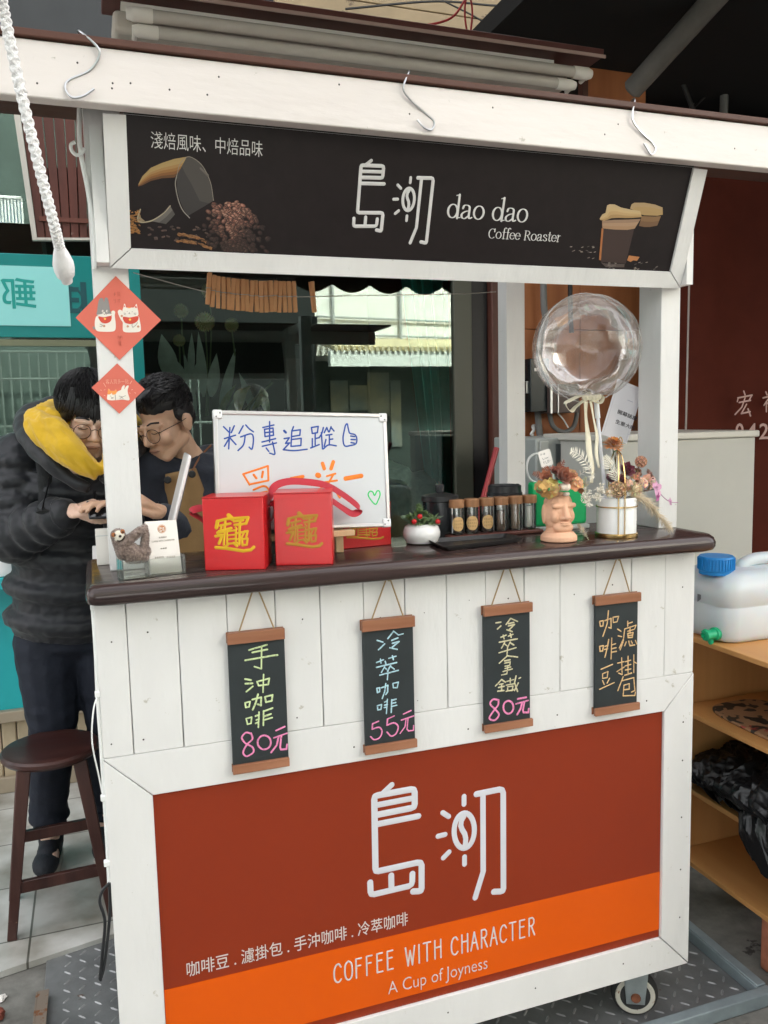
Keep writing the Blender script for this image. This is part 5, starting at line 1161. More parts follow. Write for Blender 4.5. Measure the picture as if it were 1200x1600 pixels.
def bloom(mb, c, up, r, col, kind):
    c = V(c); up = V(up).normalized()
    if kind == 'rose':
        for j, (n, k, el) in enumerate(((5, .45, 1.35), (6, .62, 1.1), (7, .82, .8), (8, 1.0, .42))): petal_ring(mb, c+up*r*(.25-.1*j), up, n, r*k, r*.75, el, tuple(q*(1-.08*j+.1) for q in col), -.35, j*.37, .2)
    elif kind == 'daisy':
        for j in range(4): petal_ring(mb, c+up*r*.1*j, up, 16, r*(1-.13*j), r*.26, .15+.3*j, col, .1, j*.4, .1)
        mb.ell(c+up*r*.22, (r*.22, r*.22, r*.2), nu=10, nv=6, col=tuple(q*.6 for q in col), bump=.3)
    elif kind == 'hydrangea':
        for i in range(13):
            d = V((random.gauss(0, 1), random.gauss(0, 1), random.gauss(0, 1))); d = (d.normalized()+up*.7).normalized(); petal_ring(mb, c+d*r*.6, d, 4, r*.48, r*.46, .35, tuple(q*random.uniform(.75, 1.15) for q in col), .2, i*.3, .1)
    elif kind == 'puff':
        mb.ell(c, r*.5, nu=10, nv=7, col=tuple(q*.8 for q in col))
        for i in range(110):
            d = V((random.gauss(0, 1), random.gauss(0, 1), random.gauss(0, 1))).normalized(); mb.leaf(c+d*r*.3, d, d.orthogonal(), r*.75, r*.13, .1, 3, .1, tuple(q*random.uniform(.8, 1.15) for q in col))
    elif kind == 'scabiosa':
        mb.ell(c, r*.8, nu=12, nv=8, col=tuple(q*.5 for q in col))
        for i in range(46):
            z = 1-2*(i+.5)/46; a = i*2.4; d = V((math.sqrt(1-z*z)*math.cos(a), math.sqrt(1-z*z)*math.sin(a), z))
            x = d.orthogonal().normalized(); y = d.cross(x); n = 7; i0 = mb.add([c+d*r*.72+(x*math.cos(6.283*k/n)+y*math.sin(6.283*k/n))*r*.05 for k in range(n)]); i1 = mb.add([c+d*r*1.0+(x*math.cos(6.283*k/n)+y*math.sin(6.283*k/n))*r*.23 for k in range(n)])
            for k in range(n): mb.fc((i0+k, i0+(k+1) % n, i1+(k+1) % n, i1+k), tuple(q*random.uniform(.8, 1.1) for q in col))
            mb.ell(c+d*r*.78, r*.07, nu=5, nv=4, col=tuple(q*.35 for q in col))
    elif kind == 'cotton':
        for i in range(5):
            d = V((math.cos(i*1.26), math.sin(i*1.26), .35)); mb.ell(c+d*r*.4, r*.55, nu=10, nv=7, col=col, bump=.25, seed=i)
random.seed(21)
def flower(parent, name, c, up, r, col, kind):
    mb = MB(); bloom(mb, c, up, r, col, kind); return mb.build(name, petalm, parent, ang=70)
HF = lambda x, y, yy: hx(820+x*260/1200, 560+y*260/1200, yy)
my = mc_.y
for nm, x, y, dy, r, col, kind, up in (('rose', 262, 840, -.026, .0185, (.36, .115, .06), 'rose', (.1, -1, .5)), ('hydrangea', 170, 915, -.022, .021, (.50, .30, .10), 'hydrangea', (-.3, -1, .2)), ('hydrangea', 355, 890, -.018, .019, (.66, .38, .19), 'hydrangea', (.4, -1, .2)), ('cotton_boll', 288, 912, -.033, .011, (.78, .66, .55), 'cotton', (0, -1, .2)),
    ('rose', 155, 845, -.012, .014, (.46, .16, .075), 'rose', (-.5, -.8, .7)), ('rose', 215, 810, .002, .014, (.30, .085, .055), 'rose', (0, -.6, 1)), ('hydrangea', 330, 830, -.002, .015, (.50, .24, .12), 'hydrangea', (.3, -.6, .8)), ('rose', 385, 930, -.01, .011, (.42, .20, .10), 'rose', (.8, -.6, .1)), ('hydrangea', 120, 905, -.012, .014, (.44, .25, .09), 'hydrangea', (-.7, -.7, .2)), ('hydrangea', 225, 905, -.030, .011, (.60, .36, .17), 'hydrangea', (-.1, -1, .1)), ('rose', 320, 850, -.016, .012, (.48, .20, .11), 'rose', (.3, -.9, .4)), ('hydrangea', 262, 800, .010, .014, (.34, .12, .06), 'hydrangea', (0, -.5, 1)), ('cotton_boll', 300, 960, -.03, .006, (.6, .5, .42), 'cotton', (0, -1, .2))):
    flower(mo, nm, HF(x, y+22, my+dy), up, r*1.45, tuple(q*1.1 for q in col), kind)
def sprig(mb, pts, L, Wd, n, col, wid=.0009):
    P = curve(pts, n=5); mb.tube(P, wid, 5, col=col)
    for i in range(n):
        k = min(len(P)-2, int((i+1)/(n+1)*len(P))); t = (P[k+1]-P[k]).normalized(); s = 1 if i % 2 else -1; sd = t.cross(V((0, -1, .2))).normalized()*s; f = 1-.55*i/n
        mb.leaf(P[k], sd*.85+t*.6, (0, -1, .1), L*f, Wd*f, .12, 4, .08, tuple(q*random.uniform(.85, 1.1) for q in col))
mb = MB()
for pts in ([(240, 800), (262, 770), (285, 735)], [(190, 800), (160, 800), (120, 800)], [(130, 845), (90, 835), (58, 828)]): sprig(mb, [HF(x, y, my) for x, y in pts], .013, .004, 9, (.24, .07, .035))
mb.build('foliage_sprig', petalm, mo, ang=70)
mb = MB(); sprig(mb, [HF(395, 845, my+.01), HF(430, 815, my+.01), HF(465, 790, my+.01)], .012, .003, 7, (.62, .58, .50)); mb.build('grass_sprig', petalm, mo, ang=70)
for x0, y0, x1, y1, r in ((437, 860, 440, 975, .0062), (385, 1200, 455, 1300, .0068)):
    mb = MB(); a_, b_ = HF(x0, y0, my-.01), HF(x1, y1, my-.018)
    for i in range(150):
        t = random.random(); c = a_+(b_-a_)*t; w = math.sin(math.pi*min(1, t*.9+.08)); d = (V((random.gauss(0, 1), random.gauss(0, 1), random.gauss(0, 1)))*.7+(a_-b_).normalized()*.9).normalized(); mb.leaf(c, d, d.orthogonal(), r*1.5*w+.002, .0012, .1, 3, .05, tuple(q*random.uniform(.85, 1.15) for q in (.74, .68, .54)))
    mb.tube([a_, b_, b_+(b_-a_)*.5], .0008, 5, col=(.45, .5, .3)); mb.build('bunny_tail', petalm, mo, ang=70)
# small white message card on a stick in the crown
mg = thing('message_card', 'small white handwritten card stuck among the flowers of the stone head', 'card', HF(150, 770, my+.012))
Fm = Fr(HF(150, 720, my+.012), (1, -.1, .27), (-.27, 0, 1)); mb = MB(); hw, hh, r = .0155, .0195, .004; P = []
for cx, cy, a0 in ((hw-r, hh-r, 0), (-hw+r, hh-r, 90), (-hw+r, -hh+r, 180), (hw-r, -hh+r, 270)): P += [(cx+r*math.cos(R(a0+k*18)), cy+r*math.sin(R(a0+k*18))) for k in range(6)]
mb.prism(Fm, P, -.0006, .0006); mcb = mb.build('card', paper, mg, smooth=False)
mb = MB()
for st in ([(-.010, .012), (-.006, .0125)], [(-.009, .014), (-.010, .009)], [(-.003, .013), (.000, .013), (-.001, .009)], [(-.005, .010), (.001, .0105)], [(-.008, .003), (-.007, -.002), (-.004, -.001)], [(-.003, .001), (-.001, .001), (0, -.001)], [(.001, .001), (.002, -.001), (.004, .001), (.005, -.001), (.007, .001)], [(-.008, -.008), (-.005, -.007)], [(-.007, -.006), (-.007, -.012)], [(-.002, -.006), (-.002, -.012), (.001, -.012)], [(.003, -.006), (.006, -.006), (.006, -.011), (.003, -.011), (.003, -.006)], [(.009, -.007), (.0095, -.009)]): mb.stroke(Fm, st, .0008, c0=.0006, h=.0003)
mb.build('handwriting', mat('pen_grey', (.16, .15, .16), .6), mcb)
mb = MB(); mb.tube([Fm.p(0, -hh+.004, -.0016), Fm.p(-.001, -hh-.03, -.002)], .001, 6); mb.build('stick', palewood, mg)

# ------------------------------------------------------------ white pot in a golden stand with the second bouquet
wc_ = on(963, 838); gp = thing('flower_pot', 'white drum pot in a thin gold stand filled with dried flowers', 'planter', wc_); HP = hx(963, 779, wc_.y-.03).z-CZ; RP = .0465
mb = MB(); mb.lathe([(.03, .004), (RP-.002, .004), (RP, .006), (RP, HP-.002), (RP-.001, HP), (RP-.004, HP), (RP-.004, HP-.012), (.003, HP-.014)], wc_, 48); mb.build('pot', mat('pot_white', (.80, .79, .77), .35), gp)
goldm = mat('gold_metal', (.70, .48, .20), .25, 1.0)
mb = MB(); mb.lathe([(RP-.01, .0005), (RP+.003, .0005), (RP+.004, .002), (RP+.004, .010), (RP+.002, .0115), (RP+.0005, .0112), (RP+.0005, .004), (RP-.01, .004)], wc_, 48, caps=False); mb.build('gold_base', goldm, gp)
mb = MB(); mb.tube([wc_+V(((RP+.0016)*math.cos(k*.131), (RP+.0016)*math.sin(k*.131), HP*.78)) for k in range(48)], .0016, 6, closed=True); mb.build('gold_ring', goldm, gp)
HR = hx(958, 705, wc_.y-.05).z-CZ
mb = MB()
for ang in (-102, 60):
    a = R(ang); b = a+math.pi; mb.tube(curve([wc_+V((math.cos(a)*(RP+.0022), math.sin(a)*(RP+.0022), z)) for z in (.01, HP*.6, HP)]+[wc_+V((math.cos(a)*RP*.98, math.sin(a)*RP*.98, HR*.72)), wc_+V((math.cos(a)*RP*.6, math.sin(a)*RP*.6, HR*.93)), wc_+V((0, 0, HR+ang*1e-5)), wc_+V((-math.cos(a)*RP*.6, -math.sin(a)*RP*.6, HR*.93)), wc_+V((-math.cos(a)*RP*.98, -math.sin(a)*RP*.98, HR*.72))]+[wc_+V((math.cos(b)*(RP+.0022), math.sin(b)*(RP+.0022), z)) for z in (HP, HP*.6, .01)]), .0015, 6)
mb.build('gold_arch', goldm, gp)
mb = MB()
for s in (-1, 1): mb.tube(curve([wc_+V((s*x, -.002, HR+z)) for x, z in ((0, 0), (.010, .012), (.013, .024), (.007, .030), (.002, .020), (0, .001))]), .0013, 6)
mb.build('gold_bow', goldm, gp)
wy = wc_.y; random.seed(5)
for nm, x, y, dy, r, col, kind, up in (('daisy_bloom', 635, 635, .0, .020, (.46, .15, .02), 'daisy', (0, -.5, 1)), ('rose', 715, 820, -.012, .0195, (.17, .02, .04), 'rose', (.1, -.9, .6)), ('rose', 620, 870, -.01, .014, (.16, .025, .05), 'rose', (-.3, -.9, .5)), ('seed_head', 665, 945, -.036, .0145, (.56, .37, .21), 'scabiosa', (0, -1, .2)), ('puff_bloom', 795, 940, -.034, .0145, (.76, .62, .38), 'puff', (.2, -1, .2)),
    ('seed_head', 838, 745, -.012, .0105, (.62, .34, .22), 'scabiosa', (.2, -.8, .6)), ('carnation', 855, 850, -.012, .019, (.66, .40, .30), 'hydrangea', (.3, -1, .5)), ('carnation', 790, 870, -.028, .012, (.42, .17, .10), 'hydrangea', (.2, -1, .3)), ('carnation', 905, 880, -.008, .012, (.70, .52, .42), 'hydrangea', (.6, -.8, .4)), ('carnation', 740, 910, -.030, .013, (.62, .36, .24), 'hydrangea', (.1, -1, .3)), ('rose', 690, 880, -.026, .012, (.24, .05, .06), 'rose', (0, -1, .4)), ('puff_bloom', 610, 965, -.034, .010, (.72, .60, .44), 'puff', (-.2, -1, .2)), ('carnation', 840, 905, -.024, .014, (.70, .46, .36), 'hydrangea', (.3, -1, .3)), ('carnation', 800, 830, .0, .013, (.56, .26, .18), 'hydrangea', (.1, -.8, .7)), ('orchid', 945, 935, -.018, .016, (.62, .30, .46), 'orchid', (.4, -1, .3)), ('orchid', 1045, 1035, -.012, .008, (.50, .22, .38), 'orchid', (.6, -1, .2)), ('orchid', 955, 1000, -.022, .009, (.42, .06, .26), 'orchid', (.5, -1, -.1)), ('carnation', 880, 920, -.02, .012, (.60, .38, .28), 'hydrangea', (.5, -1, .2))):
    c = HF(x, y, wy+dy)
    if kind == 'orchid':
        mb = MB(); petal_ring(mb, c, up, 5, r*1.35, r*1.0, .2, col, .1, .1, .12); petal_ring(mb, c, up, 3, r*.45, r*.4, .7, tuple(q*.6 for q in col), .1, .3, .2); mb.build(nm, petalm, gp, ang=70)
    else: flower(gp, nm, c, up, r*1.35, tuple(q*1.1 for q in col), kind)
mb = MB()
for x, y in ((635, 650), (715, 830), (838, 755), (855, 860), (945, 940)): mb.tube(curve([HF(x, y, wy), HF((x+690)/2, (y+1000)/2, wy), wc_+V((0, 0, HP-.012))]), .0011, 5, col=(.10, .09, .04))
mb.tube(curve([HF(945, 935, wy-.012), HF(1000, 1000, wy-.012), HF(1050, 1035, wy-.012), HF(1105, 1040, wy-.012)]), .001, 5, col=(.42, .2, .32))
mb.build('flower_stems', petalm, gp)
def fern(mb, pts, L, n, col, w=.0028):
    P = curve(pts, n=8); mb.tube(P, .001, 5, col=col)
    for i in range(n):
        f = i/(n-1); k = min(len(P)-2, int(f*(len(P)-1))); t = (P[k+1]-P[k]).normalized(); l = L*math.sin(math.pi*(.12+.83*(1-f))*.9)**.8
        for s in (-1, 1):
            sd = t.cross(V((0, -1, 0))).normalized()*s; mb.leaf(P[k], sd*.9+t*.45, (0, -1, .1), l, w, .1, 4, .05, col)
for nm, pts, L, n in (('fern_leaf', ((560+110, 880), (620, 790), (575, 700)), .020, 15), ('fern_leaf', ((490, 870), (450, 760), (385, 690), (330, 668)), .019, 15)):
    mb = MB(); fern(mb, [HF(x, y, wy-.03) for x, y in pts], L, n, (.74, .69, .58)); mb.build(nm, petalm, gp, ang=70)
mb = MB()                                                    # pale coral moss at the rim
for sx, sy, R_ in ((440, 990, .017), (540, 940, .015), (450, 1040, .011), (520, 1000, .010)):
    for i in range(34):
        a = random.uniform(0, 6.28); r_ = random.uniform(.3, 1)*R_; p = HF(sx, sy, wy-.038); q = p+V((r_*math.cos(a), random.uniform(-.008, .004), r_*math.sin(a))); mb.tube([p+(q-p)*.2, q], .0007, 4, col=(.66, .60, .50)); 
        for j in range(3): d = V((random.gauss(0, 1), random.gauss(0, .6), random.gauss(0, 1))).normalized(); mb.leaf(q, d, (0, -1, 0), .004, .0022, .1, 2, .1, (.76, .70, .60))
mb.build('pale_moss', petalm, gp, ang=70)
mb = MB()                                                    # pampas plume
P = curve([HF(x, y, wy-.03) for x, y in ((760, 990), (850, 1010), (920, 1080), (1000, 1170), (1040, 1220))], n=10)
for i in range(620):
    k = random.randrange(len(P)-1); f = k/len(P); t = (P[k+1]-P[k]).normalized(); d = (t*1.2+V((random.gauss(0, .6), random.gauss(0, .6), random.gauss(0, .65)))).normalized(); l = random.uniform(.018, .042)*(1-.55*f); c = random.uniform(.8, 1.1)
    mb.tube([P[k], P[k]+d*l*.6, P[k]+d*l+V((0, 0, -.003))], [.0004, .0004, .0001], 3, col=(.62*c, .50*c, .34*c))
mb.build('pampas_plume', petalm, gp)

# ------------------------------------------------------------ clear balloon on a stick
bc = at(917, 544, y=.05); br_ = (at(993, 541, y=.05).x-at(841, 541, y=.05).x)/2*.975
bl = thing('clear_balloon', 'large clear bubble balloon on a white stick with a cream ribbon bow', 'balloon', at(945, 775, y=.05))
mb = MB(); rnd = random.Random(2)
prof = []
NU, NVv = 72, 44; rows = []
for j in range(NVv+1):
    th = math.pi*j/NVv; row = []
    for k in range(NU):
        ph = 2*math.pi*k/NU; q = V((math.sin(th)*math.cos(ph), math.sin(th)*math.sin(ph), math.cos(th)))
        s = 1+.014*NZ.noise(q*3)+.007*NZ.noise(q*8)+.003*NZ.noise(q*19)
        seam = abs(q.y)                                                            # wrinkles along the welded seam
        s += .010*math.exp(-(q.y/.10)**2)*math.sin(ph*1+th*46)*.6
        z = q.z*.97
        if q.z < -.86: s *= 1-.25*((-.86-q.z)/.14)**2
        row.append(bc+V((q.x*br_*s*1.0, q.y*br_*s*.92, z*br_*s)))
    rows.append(mb.add(row))
for a_, b_ in zip(rows, rows[1:]): mb.band(b_, a_, NU)
bm = glass('balloon_film', (.95, .94, .93), 1.7, film=.065, filmcol=(.9, .78, .71), streak=11, rough=.03, fk=.5); mb.build('bubble', bm, bl, ang=180)
mb = MB()                                                    # welded seam round the rim
mb.tube([bc+V((math.cos(a)*br_*1.004*(1+.01*math.sin(a*60)*.4), 0, math.sin(a)*br_*.975*(1+.01*math.sin(a*60)*.4))) for a in [2*math.pi*k/180 for k in range(180)]], .0012, 5, closed=True)
mb.build('welded_seam', glass('seam_film', (.95, .95, .95), 1.5, film=.35, filmcol=(.85, .82, .80)), bl)
s0, s1 = hx(931, 622, .05), hx(946, 778, .05); s1 = s0+(s1-s0)*1.10
mb = MB(); mb.tube([s0, s0+(s1-s0)*.18], .0062, 12); mb.build('cup_fitting', plast, bl)
mb = MB(); mb.tube([s0+(s1-s0)*.17, s1], .0042, 12); mb.build('stick', mat('stick_white', (.78, .78, .82), .4), bl)
cream = mat('cream_ribbon', (.74, .68, .52), .55, var=.08, vs=30)
def rib(pts, wd, up=(0, 1, 0), tw=0):
    mb = MB(); P = curve(pts, n=8); mb.tube(P, wd/2, 8, flat=.07, up=up); return mb
B_ = lambda x, y, d=0: HF(x, y, .046+d)
mb = MB()
for pts, wd in (([(470, 275), (400, 270), (330, 300), (295, 330), (330, 380), (365, 350), (430, 300), (480, 285)], .014), ([(480, 280), (520, 260), (560, 280), (545, 320), (500, 310), (470, 290)], .013), ([(430, 270), (480, 250), (520, 290), (480, 310)], .015)):
    mb.tube(curve([B_(x, y, -.004+.008*math.sin(i*1.6)) for i, (x, y) in enumerate(pts)], n=8), wd/2, 8, flat=.12, up=(.2, 1, .4))
for k in range(5): mb.ell(B_(440+k*22, 283-8*math.sin(k*2), -.008), (.009, .006, .008), bump=.3, seed=k)
mb.build('ribbon_bow', cream, bl)
for pts, wd in (([(440, 310), (440, 420), (455, 560), (465, 680), (490, 800), (480, 900)], .0145), ([(475, 310), (495, 430), (520, 560), (515, 680), (535, 790)], .009)):
    mb = MB(); P = curve([B_(x, y, -.012+.006*math.sin(i)) for i, (x, y) in enumerate(pts)], n=8); rows = []
    for i, p in enumerate(P):
        a = .35*math.sin(i*.22)+.2; rows.append(mb.add([p-V((math.cos(a), math.sin(a), 0))*wd/2, p, p+V((math.cos(a), math.sin(a), 0))*wd/2]))
    for a_, b_ in zip(rows, rows[1:]): mb.fc((a_, a_+1, b_+1, b_)); mb.fc((a_+1, a_+2, b_+2, b_+1))
    mb.build('ribbon_tail', cream, bl, solid=.0004)

# greeting card behind the bouquet
yc = .222
gq = [HF(655, 140, yc), HF(865, 226, yc), HF(850, 706, yc), HF(550, 545, yc)]
gc_ = thing('greeting_card', 'white greeting card with opening wishes tilted behind the balloon stick', 'card', gq[3]); ug = (HF(825, 210, yc)-gq[0]).normalized(); Fg = Fr(gq[3], ug, gq[0]-gq[3])
hh = (gq[0]-gq[3]).dot(Fg.v); a_t = (gq[0]-gq[3]).dot(Fg.u)
mb = MB(); mb.fbox(Fg, (0, 0, -.0008), (.085, hh, 0)); pb = mb.build('card', mat('card_white', (.78, .75, .78), .6), gc_, smooth=False)
gpx = lambda x, y: Fg.px(820+x*260/1200, 560+y*260/1200)
mb = MB()
for s, p0, p1 in (('開幕誌慶', (668, 392), (826, 382)), ('生意大旺', (652, 462), (812, 448))):
    A, B = gpx(*p0), gpx(*p1); hgt = .0115; text_mb(mb, Fg, s, (A[0], A[1]-.002, B[0], A[1]-.002+hgt), c0=.0002, thin=.004)
mb.build('wishes', mat('ink_soft', (.06, .05, .06), .6), pb)
mb = MB(); A = gpx(740, 300); B = gpx(815, 320); mb.fbox(Fg, (A[0], A[1]-.001, .0002), (A[0]+.018, A[1]+.001, .0004)); A = gpx(740, 545); mb.fbox(Fg, (A[0], A[1]-.0006, .0002), (A[0]+.014, A[1]+.0006, .0004))
mb.stroke(Fg, [(.006, .006), (.006, hh-.008), (.079, hh-.008), (.079, .006)], .0005, c0=.0002, h=.0002)
mb.build('print_lines', mat('ink_pale', (.52, .50, .58), .6), pb)
mb = MB(); mb.tube([Fg.p(.042, .02, -.0028), V((at(985, 800, y=.23).x, .228, CZ+.0005))], .002, 6); mb.build('support_stick', palewood, gc_)
hose = mat('hose_grey', (.16, .16, .155), .6)
# ------------------------------------------------------------ lamp, pipe and wires up in the roof
lp = thing('tube_lamp', 'long twin tube ceiling lamp, switched off, above the cart roof', 'lamp', at(560, 90, y=.42))
LY = .40; lampw = mat('lamp_enamel', (.50, .45, .39), .5, var=.08, vs=6); tubem = mat('tube_glass', (.52, .48, .43), .25, var=.05, vs=20); capm = mat('lamp_cap', (.80, .76, .70), .5)
l0, l1 = hx(176, 36, LY+.02), hx(884, 148, LY+.02)
ZL = (l0.z+l1.z)/2
fr = Fr((l0.x, LY+.012, ZL-.02), (1, 0, 0)); LL = l1.x-l0.x
mb = MB(); prof = [(0, .004), (.05, -.012), (.10, -.012), (.15, .004), (.15, .055), (0, .055)]
mb.prism(Fr((l0.x, LY+.0, ZL), (0, 1, 0), (0, 0, 1)), prof, -(0), LL) if False else mb.fbox(Fr((l0.x, LY+.005, ZL-.006), (1, 0, 0)), (0, 0, -.12), (LL, .05, 0))
mb.build('housing', lampw, lp, bevel=.012, seg=3)
ta0, ta1 = hx(196, 4, LY-.005), hx(921, 118, LY-.005); tb0, tb1 = hx(205, 22, LY), hx(897, 135, LY)
for (p, q, r) in ((V((ta0.x, LY-.012, 0)), ta1, .0145), (V((tb0.x, LY-.004, 0)), tb1, .013)):
    z = q.z; y = p.y
    mb = MB(); mb.tube([(p.x+.03, y, z), (q.x-.03, y, z)], r, 20); tb_ = mb.build('tube', tubem, lp)
    for e, s in ((p.x, 1), (q.x, -1)):
        mb = MB(); mb.tube([(e, y, z), (e+s*.012, y, z), (e+s*.012, y, z), (e+s*.055, y, z), (e+s*.057, y, z)], [r*.8, r*1.05, r*1.12, r*1.12, r*1.0], 20); mb.tube([(e+s*.006, y, z), (e+s*.006, LY+.03, z-.005)], .006, 8); mb.build('tube_socket', capm, lp)
mb = MB(); w0, w1 = hx(300, 0, LY), hx(932, 97, LY); zz = w1.z
mb.box((l0.x-.02, LY-.035, zz), (w1.x, LY+.10, zz+.020)); bd_ = mb.build('top_board', red_metal, lp, bevel=.002)
mb = MB(); mb.box((l0.x-.02, LY-.040, zz-.005), (w1.x+.003, LY-.036, zz+.003)); mb.build('edge_strip', mat('edge_pink', (.46, .33, .28), .5), bd_)
mb = MB(); mb.box((l0.x+.02, LY+.02, ZL+.03), (w1.x-.12, LY+.06, zz-.001)); mb.build('mount', capm, lp)
redw = mat('red_wire', (.35, .02, .02), .5); blkw = mat('black_wire', (.012, .011, .011), .5)
mb = MB(); c0 = hx(735, 42, LY+.02)
for s in range(2):
    P = []
    for k in range(60): t = k/59; a = t*22+s*math.pi; P.append(V((c0.x+.006*math.cos(a)+.012*(1 if s else -1)*max(0, .25-t)*3, LY+.03+.004*math.sin(a), zz+.02+t*.62)))
    mb.tube(P, .0028, 6)
tag(mb.build('twisted_wire', redw), 'twisted red wire holding up the tube lamp', 'wire')
mb = MB(); mb.tube(curve([hx(600, 42, LY+.06), hx(660, 40, LY+.06), hx(705, 28, LY+.06), hx(728, -2, LY+.06)]), .003, 6); tag(mb.build('red_lead', redw), 'loose red lead looping up beside the twisted wire', 'wire')
for pts, lb, r in (([(540, 14), (680, 2), (780, 9), (858, 4)], 'black cable running across the cream boards', .005), ([(690, 0), (740, 25), (800, 58), (870, 48)], 'black cable sagging across the cream boards', .004)):
    mb = MB(); mb.tube(curve([hx(x, y, 1.87) for x, y in pts]), r, 6); tag(mb.build('cable', blkw), lb, 'cable')
for k, (pts, r, m) in enumerate((([(864, -20), (863, 72)], .012, blkw), ([(868, -20), (868, 70)], .004, steel), ([(880, -10), (890, 40), (895, 75)], .007, blkw), ([(930, -10), (918, 40), (905, 70)], .003, steel), ([(925, -5), (908, 30), (897, 62)], .003, steel), ([(985, 0), (998, 40), (1022, 64)], .004, steel))):
    mb = MB(); mb.tube(curve([hx(x, y, 1.8) for x, y in pts]), r, 7)
    tag(mb.build('hanging_wire', m), ('thick black conduit beside the cream boards', 'thin steel rod beside the thick black conduit', 'black cable right of the thick black conduit', 'pale wire hanging among the dark cables', 'shorter pale wire crossing the dark cables', 'curved pale wire left of the big grey pipe')[k], 'wire')
mb = MB(); p0, p1 = hx(988, 140, 1.35), hx(1150, -40, .95); mb.tube([p0-(p1-p0)*.02, p0, p1+(p1-p0)*.6], [.03, .042, .046], 24); tag(mb.build('grey_pipe', mat('pipe_dusty', (.115, .105, .095), .8, var=.2, vs=12)), 'thick grey pipe slanting up under the dark roof', 'pipe')
mb = MB(); mb.box((hx(905, 170, 1.65).x, 1.62, 2.3), (hx(913, 170, 1.65).x, 1.66, 3.0)); tag(mb.build('dark_post', brownwoodz), 'narrow dark brown post just behind the lamp\'s right end', 'post')

for k, (x0, y0, x1, y1, yy, r, m, lb) in enumerate(((1010, 0, 1090, 190, 1.75, .012, blkw, 'dark cable hanging right of the grey pipe'), (1120, 20, 1130, 200, 1.8, .02, hose, 'dusty pipe hanging in the dark at the right'), (1195, 30, 1060, 190, 1.85, .006, blkw, 'thin dark cable slanting in the dark at the right'))):
    mb = MB(); mb.tube(curve([hx(x0, y0, yy), hx((x0+x1)/2+6, (y0+y1)/2+8, yy), hx(x1, y1, yy)]), r, 8); tag(mb.build('hanging_cable', m), lb, 'cable')
mb = MB(); p0, p1 = hx(1000, 190, 1.9), hx(1400, 120, 1.9); mb.box((p0.x, 1.88, p0.z-.05), (p1.x, 1.93, p0.z+.07)); tag(mb.build('dark_beam', brownwood, bevel=.004), 'dark brown beam above the maroon tarpaulin', 'beam')
# slatted brown shutter hanging at the left
ys = 1.62; A, B_, C_, D = hx(22, 110, ys), hx(150, 110, ys), hx(150, 372, ys), hx(58, 372, ys)
sh_ = thing('slatted_shutter', 'brown slatted wooden shutter with a pale edge hanging left of the cart', 'shutter', (D.x, ys, D.z))
mb = MB()
for k in range(7):
    t0, t1 = k/7+.006, (k+1)/7-.006; q = [A.lerp(B_, t0), A.lerp(B_, t1), D.lerp(C_, t1), D.lerp(C_, t0)]
    mb.prism(Fr((0, ys, 0)), [(p.x, p.z) for p in q], -.02, -.002+.002*math.sin(k*2))
mb.build('slats', mat('shutter_brown', (.085, .022, .014), .5, var=.3, vs=7, stretch=(2, 1, .3), spots=(14, .68, (.30, .22, .19))), sh_, bevel=.002)
mb = MB(); mb.prism(Fr((0, ys, 0)), [(A.x-.022, A.z), (A.x, A.z), (D.x, D.z), (D.x-.016, D.z)], -.02, .006); mb.build('edge_trim', mat('trim_offwhite', (.50, .47, .42), .5), sh_)
mb = MB(); mb.prism(Fr((0, ys, 0)), [(D.x-.016, D.z-.008), (C_.x, C_.z-.008), (C_.x, C_.z), (D.x-.016, D.z)], -.02, .006); mb.build('bottom_trim', mat('trim_offwhite', (.50, .47, .42), .5), sh_)
mb = MB(); z0 = hx(100, 350, ys).z; mb.box((hx(62, 350, ys).x, ys-.006, hx(62, 340, ys).z-.012), (C_.x, ys+.001, hx(62, 340, ys).z+.004)); mb.build('cross_rail', mat('shutter_rail', (.12, .035, .022), .5, spots=(18, .6, (.40, .34, .30))), sh_)

# ------------------------------------------------------------ plants behind the glass
fl = thing('dried_flowers', 'dried pompom flowers and pale leaves standing behind the shop glass', 'flower arrangement', (at(320, 640, y=2.55).x, 2.55, TZ))
pomp = mat('pompom', (.52, .50, .26), .9, attr=True)
random.seed(9)
for x, y, r in ((320, 503, 21), (362, 508, 15), (283, 486, 15), (326, 455, 16), (280, 532, 13)):
    c = hx(x, y, 2.52); rr_ = r*.00255*.92; mb = MB(); k0 = .95 if r > 20 else .7
    mb.ell(c, rr_*.8, nu=12, nv=8, col=(.62*k0, .60*k0, .30*k0))
    for i in range(170):
        z = 1-2*(i+.5)/170; a = i*2.4; d = V((math.sqrt(1-z*z)*math.cos(a), math.sqrt(1-z*z)*math.sin(a), z)); mb.leaf(c+d*rr_*.7, d, d.orthogonal(), rr_*.34, rr_*.16, .1, 2, .1, tuple(q*random.uniform(.8, 1.1)*k0 for q in (1.0, .96, .52)))
    pp = mb.build('pompom', pomp, fl, ang=70)
    mb = MB(); mb.tube(curve([c-V((0, 0, rr_*.6)), c+V((.004, .01, -.2)), hx(322+(x-320)*.4, 650, 2.55)]), .004, 6); mb.build('stem', mat('stem_green', (.22, .30, .16), .6), pp)
mb = MB()
for x0, y0, x1, y1, wd in ((268, 592, 255, 530, .09), (285, 600, 268, 560, .07), (298, 590, 300, 528, .035), (318, 620, 312, 530, .05), (330, 620, 338, 560, .06), (345, 640, 366, 556, .05), (260, 640, 236, 600, .08), (305, 650, 290, 560, .04), (355, 655, 385, 610, .06), (400, 650, 378, 590, .045), (290, 645, 306, 575, .05)):
    a_, b_ = hx(x0, y0, 2.5), hx(x1, y1, 2.5); mb.leaf(a_, b_-a_, (0, -1, .2), (b_-a_).length*1.15, wd, .1, 8, .12)
